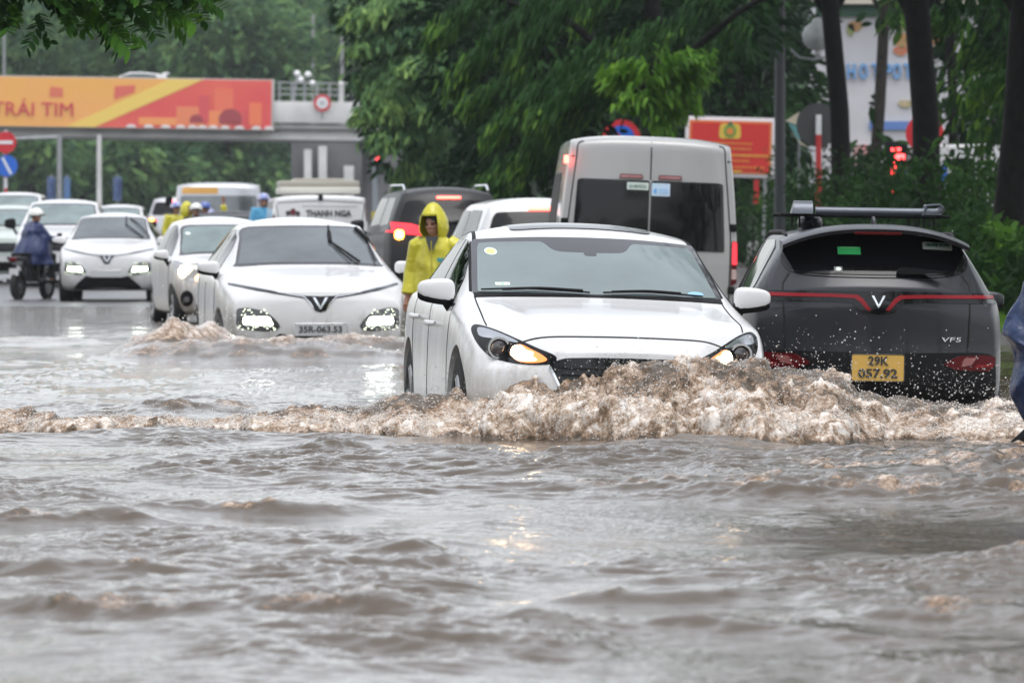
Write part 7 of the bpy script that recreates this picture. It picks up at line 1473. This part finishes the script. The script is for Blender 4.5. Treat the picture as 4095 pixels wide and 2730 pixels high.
def body_mesh(t, J, look=0.0, nod=0.0, vox=.011, skin=SKIN, curl=(.5, .5)):
    """one continuous skin surface over the joints J"""
    V = {k: Vector(v) for k, v in J.items()}; m = MB(); M = head_shape(m, V['head'], look, 1.0, nod)
    m.tube([V['neck'] + Vector((0, 0, -.05)), V['neck'], V['head'] + M @ Vector((0, .02, -.06))], [.062, .054, .054], n=12)
    m.tube([V['pelvis'] + Vector((0, 0, -.04)), V['pelvis'], V['waist'], V['chest'], V['neck'] + Vector((0, 0, -.04))], [.10, .135, .115, .145, .07], n=16, flat=.72)
    for s, k in ((-1, 'l'), (1, 'r')):
        m.tube([V['chest'] + Vector((0, 0, .06)), V['sh_' + k], V['el_' + k], V['wr_' + k]], [.09, .055, .042, .028], n=10); m.ell(V['sh_' + k], (.06, .06, .06), 10, 8)
        hand(m, V['wr_' + k], V['wr_' + k] - V['el_' + k], curl[0 if s < 0 else 1], s)
        m.tube([V['pelvis'] + Vector((s * .07, 0, 0)), V['hip_' + k], V['kn_' + k], V['an_' + k]], [.10, .088, .058, .040], n=12); m.ell(V['hip_' + k], (.09, .09, .09), 10, 8)
        m.tube([V['an_' + k], V['an_' + k] + Vector((0, .0, -.04)), V['toe_' + k]], [.042, .042, .028], n=10)
    o = m.obj('body', skin, t); voxel(o, vox, 3); eyes(o, V['head'], M); return o, M

def cloth_loft(m, secs, n=40, fold=.012, freq=9, seed=0):
    """garment tube: secs = (centre, rx, ry)"""
    rows = []; K = len(secs) - 1; P = []
    for i in range(K):
        for s in range(5):
            t = s / 5; a, b = secs[i], secs[i + 1]; P.append((Vector(a[0]).lerp(Vector(b[0]), t), a[1] + (b[1] - a[1]) * t, a[2] + (b[2] - a[2]) * t, (i + t) / K))
    a = secs[-1]; P.append((Vector(a[0]), a[1], a[2], 1.0)); vs = []; fs = []
    for j, (c, rx, ry, t) in enumerate(P):
        for k in range(n):
            q = 2 * math.pi * k / n; w = fold * (float(perlin(math.cos(q) * freq * .35 + seed, math.sin(q) * freq * .35, t * 5.5)) * 1.6 + .5 * math.sin(freq * q + 3 * t)) * (1.2 - .7 * t)
            vs.append(c + Vector(((rx + w) * math.cos(q), (ry + w) * math.sin(q), 0)))
    for j in range(len(P) - 1):
        for k in range(n): fs.append([j * n + k, j * n + (k + 1) % n, (j + 1) * n + (k + 1) % n, (j + 1) * n + k])
    fs.append(list(range(n))); fs.append([(len(P) - 1) * n + k for k in range(n)]); m.add(vs, fs)

def hood(t, c, M, material, peak=.05, s=1.0, name='hood', r=(.125, .135, .155)):
    """cloth hood: a shell round the head, open round the face, a little pointed on top"""
    vs = []; fs = []; nu, nv = 30, 20; c = Vector(c)
    for j in range(nv + 1):
        for i in range(nu + 1):
            az = R(46) + (R(360) - R(92)) * i / nu; el = R(-62) + R(152) * j / nv      # opening faces local -Y
            x = math.sin(az) * math.cos(el); y = -math.cos(az) * math.cos(el); z = math.sin(el)
            zz = z * r[2] + (peak * max(0, z) ** 4); wob = .006 * float(perlin(x * 4, y * 4, z * 5))
            v = Vector((x * (r[0] + wob) * (1 + .18 * max(0, -z)), y * (r[1] + wob) - (.012 if abs(az - math.pi) > R(125) else 0), zz)); vs.append(c + M @ (v * s))
    for j in range(nv):
        for i in range(nu): a = j * (nu + 1) + i; fs.append([a, a + 1, a + nu + 2, a + nu + 1])
    # brow piece closing the top front
    b = len(vs); nb = 14; rows = 6
    for j in range(rows + 1):
        for i in range(nb + 1):
            az = -R(48) + R(96) * i / nb; el = R(34) + R(56) * j / rows
            x = math.sin(az) * math.cos(el); y = -math.cos(az) * math.cos(el); z = math.sin(el); sag = .0
            v = Vector((x * r[0], y * r[1] - .012 * (1 - j / rows), z * r[2] + peak * max(0, z) ** 4)); vs.append(c + M @ (v * s))
    for j in range(rows):
        for i in range(nb): a = b + j * (nb + 1) + i; fs.append([a, a + 1, a + nb + 2, a + nb + 1])
    m = MB(); m.add(vs, fs); o = m.obj(name, material, t, sharp=80); md = o.modifiers.new('t', 'SOLIDIFY'); md.thickness = .008; md.offset = 0; return o

def rain(name, col, rough=.32): return mat(name, col, rough, coat=.35, bump=(26, .55, .02), noise=(5, .15))
YEL = rain('raincoat_yellow', (.60, .55, .03)); BLU = rain('poncho_blue', (.006, .020, .095)); BLUL = rain('poncho_blue_bright', (.007, .026, .095), .42); CYAN = rain('raincoat_light_blue', (.06, .32, .55)); DARKC = mat('dark_cloth', (.018, .018, .02), .8)
def trousers(t, J, material=DARKC):
    m = MB()
    for s, k in ((-1, 'l'), (1, 'r')): m.tube([Vector(J['pelvis']) + Vector((s * .06, 0, .04)), J['hip_' + k], J['kn_' + k], Vector(J['an_' + k]) + Vector((0, 0, .02))], [.12, .105, .078, .068], n=14)
    m.ell(Vector(J['pelvis']), (.165, .13, .13), 14, 10); o = m.obj('trousers', material, t); voxel(o, .016, 3); return o
def shoes(t, J, material=BLK):
    for k in ('l', 'r'):
        a = Vector(J['an_' + k]); b = Vector(J['toe_' + k]); m = MB(); m.tube([a + Vector((0, .03, -.03)), a + Vector((0, 0, -.045)), a.lerp(b, .6) + Vector((0, 0, -.015)), b], [.045, .052, .05, .035], n=12, flat=.8); m.obj('shoe', material, t, sharp=80)

def man_in_yellow():
    t = thing('person', 'man standing in a yellow hooded raincoat between the two white cars', 'person', (-.715, 53.0, -.31), R(-14))
    J = dict(pelvis=(.02, 0, .92), waist=(.02, .0, 1.06), chest=(.01, .01, 1.28), neck=(.0, .0, 1.45), head=(-.01, -.02, 1.575), sh_l=(-.175, 0, 1.375), el_l=(-.235, .02, 1.13), wr_l=(-.255, -.03, .905), sh_r=(.18, .02, 1.375), el_r=(.26, .05, 1.13), wr_r=(.23, -.05, .90),
             hip_l=(-.08, 0, .88), kn_l=(-.09, -.01, .47), an_l=(-.10, .02, .08), toe_l=(-.11, -.15, .04), hip_r=(.10, 0, .88), kn_r=(.12, -.02, .47), an_r=(.13, .03, .08), toe_r=(.15, -.14, .04))
    b, M = body_mesh(t, J, look=R(-12), nod=R(6), vox=.0085, curl=(.45, .4)); trousers(t, J); shoes(t, J)
    m = MB(); cloth_loft(m, [((.02, 0, .70), .235, .175), ((.02, 0, .95), .22, .165), ((.01, 0, 1.15), .195, .15), ((.0, 0, 1.30), .185, .14), ((0, 0, 1.39), .165, .125), ((0, 0, 1.46), .11, .10)], fold=.014, freq=7, seed=2)
    for s, k in ((-1, 'l'), (1, 'r')):
        w = Vector(J['wr_' + k]); e = Vector(J['el_' + k]); sh = Vector(J['sh_' + k]); m.tube([sh + Vector((-s * .05, 0, .02)), sh, sh.lerp(e, .5), e, e.lerp(w, .55), w + Vector((0, 0, .015))], [.085, .086, .074, .072, .066, .068], n=16)
    co = m.obj('raincoat', YEL, t); voxel(co, .012, 2)
    m = MB(); m.tube([(.0, -.15, 1.42), (.01, -.165, 1.2), (.015, -.175, .95), (.02, -.185, .72)], .006, n=6); m.obj('zip', mat('zip_yellow', (.40, .36, .03), .6), co)
    m = MB(); m.prism([(.055, 1.245), (.075, 1.268), (.095, 1.252), (.115, 1.27), (.125, 1.24), (.10, 1.215), (.075, 1.225)], -.168, -.150); m.obj('emblem', mat('emblem_teal', (.05, .30, .34), .6), co)
    h = hood(t, Vector(J['head']) + Vector((0, .012, -.005)), M, YEL, peak=.045, s=1.03)
    m = MB(); c = Vector(J['head']); m.ell(c + M @ Vector((0, .02, .035)), (.088, .100, .088), 16, 10); m.obj('hair', HAIR, t)
    m = MB(); m.prism([(-.06, 1.46), (.06, 1.46), (.015, 1.33), (-.015, 1.33)], -.150, -.10); m.obj('shirt', mat('shirt_grey', (.07, .08, .09), .8), t)
    m = MB(); m.box((-.16, .16, 1.25), (.26, .14, .36), bevel=.05); m.obj('backpack', DARKC, t)
man_in_yellow()

def helmet(parent, c, M, material, s=1.0, visor=False):
    m = MB(); vs = []; fs = []; nu, nv = 24, 10
    for j in range(nv + 1):
        for i in range(nu):
            az = 2 * math.pi * i / nu; el = R(-8) + R(98) * j / nv; k = 1 + (.06 if j == 0 else 0); vs.append(Vector(c) + M @ (Vector((math.sin(az) * math.cos(el) * .130 * k, -math.cos(az) * math.cos(el) * .148 * k, math.sin(el) * .125 + .03)) * s))
    for j in range(nv):
        for i in range(nu): fs.append([j * nu + i, j * nu + (i + 1) % nu, (j + 1) * nu + (i + 1) % nu, (j + 1) * nu + i])
    m.add(vs, fs); o = m.obj('helmet', material, parent, sharp=80); md = o.modifiers.new('t', 'SOLIDIFY'); md.thickness = .012
    m = MB(); m.ell(Vector(c) + M @ Vector((0, -.125, .025)) * s, (.09 * s, .06 * s, .014 * s), 14, 6, rot=M); m.obj('peak', BLK, o)
    m = MB()
    for sd in (-1, 1): m.tube([Vector(c) + M @ Vector((sd * .105, .01, .01)) * s, Vector(c) + M @ Vector((sd * .09, -.02, -.07)) * s, Vector(c) + M @ Vector((0, -.05, -.115)) * s], .006, n=5)
    m.obj('strap', BLK, o); return o

def poncho_person(name, label, loc, rz, material, helm, look=0.0, seated=True, raise_arm=False, top='poncho', vox=.014, hoodm=None):
    t = thing(name, label, 'person', loc, rz)
    if seated: J = dict(pelvis=(0, .10, .86), waist=(0, .06, 1.0), chest=(0, .0, 1.22), neck=(0, -.04, 1.40), head=(0, -.08, 1.53), sh_l=(-.19, -.02, 1.34), el_l=(-.26, -.18, 1.12), wr_l=(-.22, -.42, 1.10), sh_r=(.19, -.02, 1.34), el_r=(.26, -.18, 1.12), wr_r=(.22, -.42, 1.10), hip_l=(-.10, .06, .84), kn_l=(-.16, -.34, .80), an_l=(-.16, -.30, .38), toe_l=(-.17, -.46, .34), hip_r=(.10, .06, .84), kn_r=(.16, -.34, .80), an_r=(.16, -.30, .38), toe_r=(.17, -.46, .34))
    else: J = dict(pelvis=(0, 0, .92), waist=(0, 0, 1.06), chest=(0, 0, 1.26), neck=(0, 0, 1.43), head=(0, -.02, 1.56), sh_l=(-.19, 0, 1.37), el_l=(-.25, .0, 1.10), wr_l=(-.24, -.08, .88), sh_r=(.19, 0, 1.37), el_r=(.25, .0, 1.10), wr_r=(.24, -.08, .88), hip_l=(-.09, 0, .88), kn_l=(-.1, 0, .47), an_l=(-.1, .03, .08), toe_l=(-.11, -.13, .04), hip_r=(.09, 0, .88), kn_r=(.1, 0, .47), an_r=(.1, .03, .08), toe_r=(.11, -.13, .04))
    if raise_arm: J['el_r'] = (.32, -.06, 1.58); J['wr_r'] = (.30, -.10, 1.84)
    b, M = body_mesh(t, J, look=look, vox=vox); trousers(t, J); shoes(t, J)
    m = MB(); p = Vector(J['pelvis']); c = Vector(J['chest']); nk = Vector(J['neck'])
    if top == 'poncho':
        cloth_loft(m, [(p + Vector((0, -.16 if seated else 0, -.22)), .36, .42 if seated else .30), (p + Vector((0, -.12 if seated else 0, 0)), .34, .36 if seated else .26), (c + Vector((0, -.06, -.08)), .30, .24), (c + Vector((0, 0, .06)), .245, .17), (nk + Vector((0, 0, -.03)), .14, .12), (nk + Vector((0, 0, .03)), .09, .09)], fold=.028, freq=6, seed=len(label))
    else:
        cloth_loft(m, [(p + Vector((0, 0, -.18)), .22, .18), (p, .20, .165), (c, .205, .15), (c + Vector((0, 0, .10)), .19, .13), (nk, .10, .09)], fold=.014, freq=7, seed=len(label))
    for s, k in ((-1, 'l'), (1, 'r')):
        w = Vector(J['wr_' + k]); e = Vector(J['el_' + k]); sh = Vector(J['sh_' + k]); m.tube([c + Vector((0, 0, .05)), sh, e, e.lerp(w, .8)], [.10, .085, .075, .070], n=12)
    co = m.obj(top, material, t); voxel(co, .018, 3)
    if helm: helmet(t, J['head'], M, helm)
    if hoodm: hood(t, Vector(J['head']) + Vector((0, .012, 0)), M, hoodm, peak=.03)
    m = MB(); cc = Vector(J['head']); m.ell(cc + M @ Vector((0, .02, .03)), (.086, .098, .09), 14, 10); m.obj('hair', HAIR, t)
    return t, J
WH = mat('helmet_white', (.72, .72, .68), .25, coat=1); BH = mat('helmet_blue', (.02, .12, .50), .25, coat=1, noise=(12, .2, (.5, .45, .5)))
def scooter(name, label, loc, rz):
    t = thing(name, label, 'scooter', loc, rz); BK = mat('scooter_black', (.02, .02, .022), .25, coat=1)
    for y, nm in ((-.62, 'front_wheel'), (.62, 'rear_wheel')):
        m = MB(); m.lathe([(.17, -.045), (.25, -.05), (.275, -.025), (.275, .025), (.25, .05), (.17, .045)], axis='x', c=(0, 0, 0), n=28, closed=True); o = m.obj('wheel', RUB, t, loc=(0, y, .275))
        k = MB(); k.lathe([(.175, -.03), (.175, .03), (.05, .04), (.05, -.04)], axis='x', n=20, closed=True); k.obj('rim', RIM, o)
    m = MB(); m.prism(crom([(-.52, .62), (-.46, .95), (-.36, 1.0), (-.30, .60), (-.22, .36), (.12, .34), (.25, .60), (.75, .72), (.82, .80), (.60, .80), (.10, .78), (.0, .70), (-.05, .42), (-.20, .42), (-.26, .62)], 3, True), -.13, .13, axis='x'); o = m.obj('body', BK, t); md = o.modifiers.new('b', 'BEVEL'); md.width = .04; md.segments = 3
    m = MB(); m.box((0, .38, .83), (.24, .62, .07), bevel=.03); m.obj('seat', BLK, t)
    m = MB(); m.tube([(0, -.62, .30), (0, -.50, .62), (0, -.42, .98)], [.03, .03, .035], n=8); m.tube([(-.32, -.36, 1.03), (-.12, -.42, 1.02), (.12, -.42, 1.02), (.32, -.36, 1.03)], .014, n=8); m.obj('handlebar', BLK, t)
    m = MB(); m.ell((0, -.50, .93), (.10, .06, .07), 12, 8); m.obj('headlight', mat('clear_lens_pale', (.5, .35, .33)), t); m = MB(); m.ell((0, .84, .74), (.09, .04, .05), 12, 8); m.obj('tail_light', REDLENS, t)
    m = MB(); m.tube([(.13, .1, .30), (.15, .45, .32), (.16, .85, .38)], [.02, .035, .045], n=10); m.obj('exhaust', mat('exhaust_steel', (.35, .35, .36), .3, metal=1), t)
    m = MB(); m.box((0, .80, .52), (.18, .012, .13)); m.obj('number_plate', PLW, t)
    for s in (-1, 1): m = MB(); m.tube([(s * .26, -.38, 1.04), (s * .33, -.40, 1.17)], .006, n=5); m.ell((s * .36, -.40, 1.19), (.06, .012, .035), 10, 6); m.obj('rear_view_mirror', BLK, t)
    m = MB(); m.tube([(0, -.88, .30), (0, -.78, .50), (0, -.62, .58), (0, -.45, .52)], [.04, .07, .075, .06], n=8); m.obj('mudguard', BK, t)
    return t
def riders():
    s = FPX / 103.5; x = (130 - HX) / s; z = .0
    scooter('scooter', 'black scooter under the rider in the dark blue poncho', (x, 103.5, z), R(160))
    poncho_person('person', 'scooter rider in a dark blue poncho and white helmet at the left', (x, 103.5, z), R(128), BLU, WH, look=R(-62))
    def at(px, top_y, Y, h): return ((px - HX) * Y / FPX, Y, HZ - (top_y - HY) * Y / FPX - h)
    poncho_person('person', 'person in a yellow raincoat and blue cap by the silver SUV tail light', at(705, 812, 120, 1.67), R(20), YEL, BH, top='raincoat', seated=False)
    poncho_person('person', 'person in a pointed yellow hood beside the white helmet', at(745, 806, 119, 1.74), R(60), YEL, None, top='raincoat', seated=False, hoodm=YEL)
    poncho_person('person', 'person with a white helmet just behind the small hatchback roof', at(785, 815, 116, 1.69), R(0), DARKC, WH, top='raincoat', seated=False)
    poncho_person('person', 'person in blue with a yellow striped shoulder between helmet and raised arm', at(822, 814, 121, 1.67), R(-20), BLUL, mat('helmet_dark_blue', (.03, .08, .35), .3, coat=1), top='raincoat', seated=False)
    poncho_person('person', 'person raising one yellow sleeved arm above the traffic', at(838, 836, 122, 1.70), R(0), YEL, BH, top='raincoat', seated=False, raise_arm=True)
    poncho_person('person', 'rider in light blue raincoat and blue helmet beside the lettered van', at(1052, 778, 112, 1.68), R(30), CYAN, BH, look=R(-10), seated=False, top='raincoat')
    # walker at the right edge
    t, J = poncho_person('person', 'wader in a wet blue poncho cut off by the right edge', (3.06, 30.6, -.28), R(-55), BLUL, WH, seated=False, vox=.012)
    # kicked up foot at the water surface
    return t
WADER = riders()
def wader_extra():
    """blown out hem of the poncho and the lifted shoe, in the wader's own space"""
    t = WADER; Mi = (Matrix.Translation(t.location) @ Matrix.Rotation(t.rotation_euler.z, 4, 'Z')).inverted(); w = lambda x, y, z: Mi @ Vector((x, y, z)); px = lambda x, y, Y=30.5: w(*PX(x, y, Y))
    m = MB(); out = [(4200, 1000), (4110, 1090), (4078, 1180), (4030, 1255), (4005, 1330), (4030, 1355), (4048, 1400), (4055, 1460), (4035, 1560), (4055, 1610), (4090, 1680), (4140, 1760), (4230, 1820), (4330, 1800), (4380, 1500), (4360, 1150), (4300, 980)]
    P0 = [Vector(px(x, y, 30.5)) for x, y in crom(out, 3, True)]; c = sum(P0, Vector()) / len(P0); n = len(P0)
    fwd = (Mi.to_3x3() @ Vector((0, -1, 0))); vs = []; fs = []; R_ = 6
    for side in (1, -1):
        for k in range(R_ + 1):
            f = k / R_; bulge = (1 - (1 - f) ** 2) ** .5 * .17
            for i, p in enumerate(P0):
                q = p.lerp(c, f); fold = (.05 * math.sin(i * .55) + .03 * math.sin(i * 1.3 + 4 * f)) * (1 - .6 * f); vs.append(q + fwd * side * (bulge + fold * .6))
    for s_ in (0, 1):
        b = s_ * (R_ + 1) * n
        for k in range(R_):
            for i in range(n): fs.append([b + k * n + i, b + k * n + (i + 1) % n, b + (k + 1) * n + (i + 1) % n, b + (k + 1) * n + i])
        
    for i in range(n): fs.append([i, (i + 1) % n, (R_ + 1) * n + (i + 1) % n, (R_ + 1) * n + i])
    m.add(vs, fs); o = m.obj('poncho_skirt', BLUL, t, sharp=80); voxel(o, .013, 1)
    m = MB(); m.tube([px(4160, 1660), px(4130, 1735), px(4090, 1765), px(4050, 1785)], [.055, .052, .045, .028], n=12); m.obj('lifted_shoe', BLK, t, sharp=80)
wader_extra()

# ================================================================ tree belts beside the road that fill the reflections, and the wet air
def side_trees():
    rg = np.random.default_rng(77)
    for i, (x, y, h, lab) in enumerate(((-12, 26, 13, 'broad tree on the left verge nearest the camera'), (-12, 40, 13, 'broad tree on the left verge second from the camera'), (-12.5, 56, 13, 'broad tree on the left verge third along'), (-15, 74, 13, 'broad tree on the left verge fourth along'), (-19, 92, 14, 'broad tree on the left verge fifth along'),
                                        (9, 14, 12, 'broad tree on the right verge nearest the camera'), (9.5, 27, 12, 'broad tree on the right verge second from the camera'), (9.5, 41, 13, 'broad tree on the right verge third along'), (10.5, 56, 13, 'broad tree on the right verge fourth along'), (0, -16, 9, 'broad tree across the road behind the camera'), (-9, -14, 9, 'broad tree behind the camera to the left'), (9, -13, 9, 'broad tree behind the camera to the right'))):
        t = thing('tree', lab, 'tree', (x, y, 0), 0, 'verge trees outside the picture'); trunk(t, [(0, 0, -.4), (0, 0, 2.2), (.2, 0, 4.5)], [.28, .22, .15])
        if (x, y) == (9.5, 41): trunk(t, [(0, 0, 4), (-2.0, 2.2, 7.2), (-5.0, 4.0, 8.9)], [.14, .08, .04], BARK, 8, 'limb'); clump_crown('road_side_crown', t, [((-5.2, 4.0, 9.4), (.7, 1.0, .5)), ((-6.0, 2.6, 9.2), (.35, .55, .25)), ((-4.3, 5.0, 9.6), (1.0, 1.4, .7)), ((-3.0, 4.0, 9.6), (1.3, 1.5, .8)), ((-6.6, 1.6, 9.2), (.22, .4, .2))], rg, LEAF, dens=60, size=(.15, .3), base_t=.3)
        clump_crown('crown', t, [((rg.uniform(-1, 1) * 2.2, rg.uniform(-1, 1) * 3.5, h * .55 + rg.uniform(-2.0, 4.5)), (2.6, 3.4, 2.2)) for _ in range(6)], rg, LEAFF, dens=7, size=(.4, .8), base_t=.3)
side_trees()
def haze():
    m = bpy.data.materials.new('haze_air'); m.use_nodes = True; nt = m.node_tree; nt.nodes.clear(); o = nt.nodes.new('ShaderNodeOutputMaterial'); v = nt.nodes.new('ShaderNodeVolumePrincipled')
    v.inputs['Color'].default_value = (.90, .95, 1.0, 1); v.inputs['Density'].default_value = .00015; v.inputs['Anisotropy'].default_value = .1; nt.links.new(v.outputs[0], o.inputs['Volume'])
    mb = MB(); mb.box((0, 240, 17.5), (1300, 620, 40)); b = mb.obj('haze', m, smooth=False); tag(b, kind='stuff')
haze()
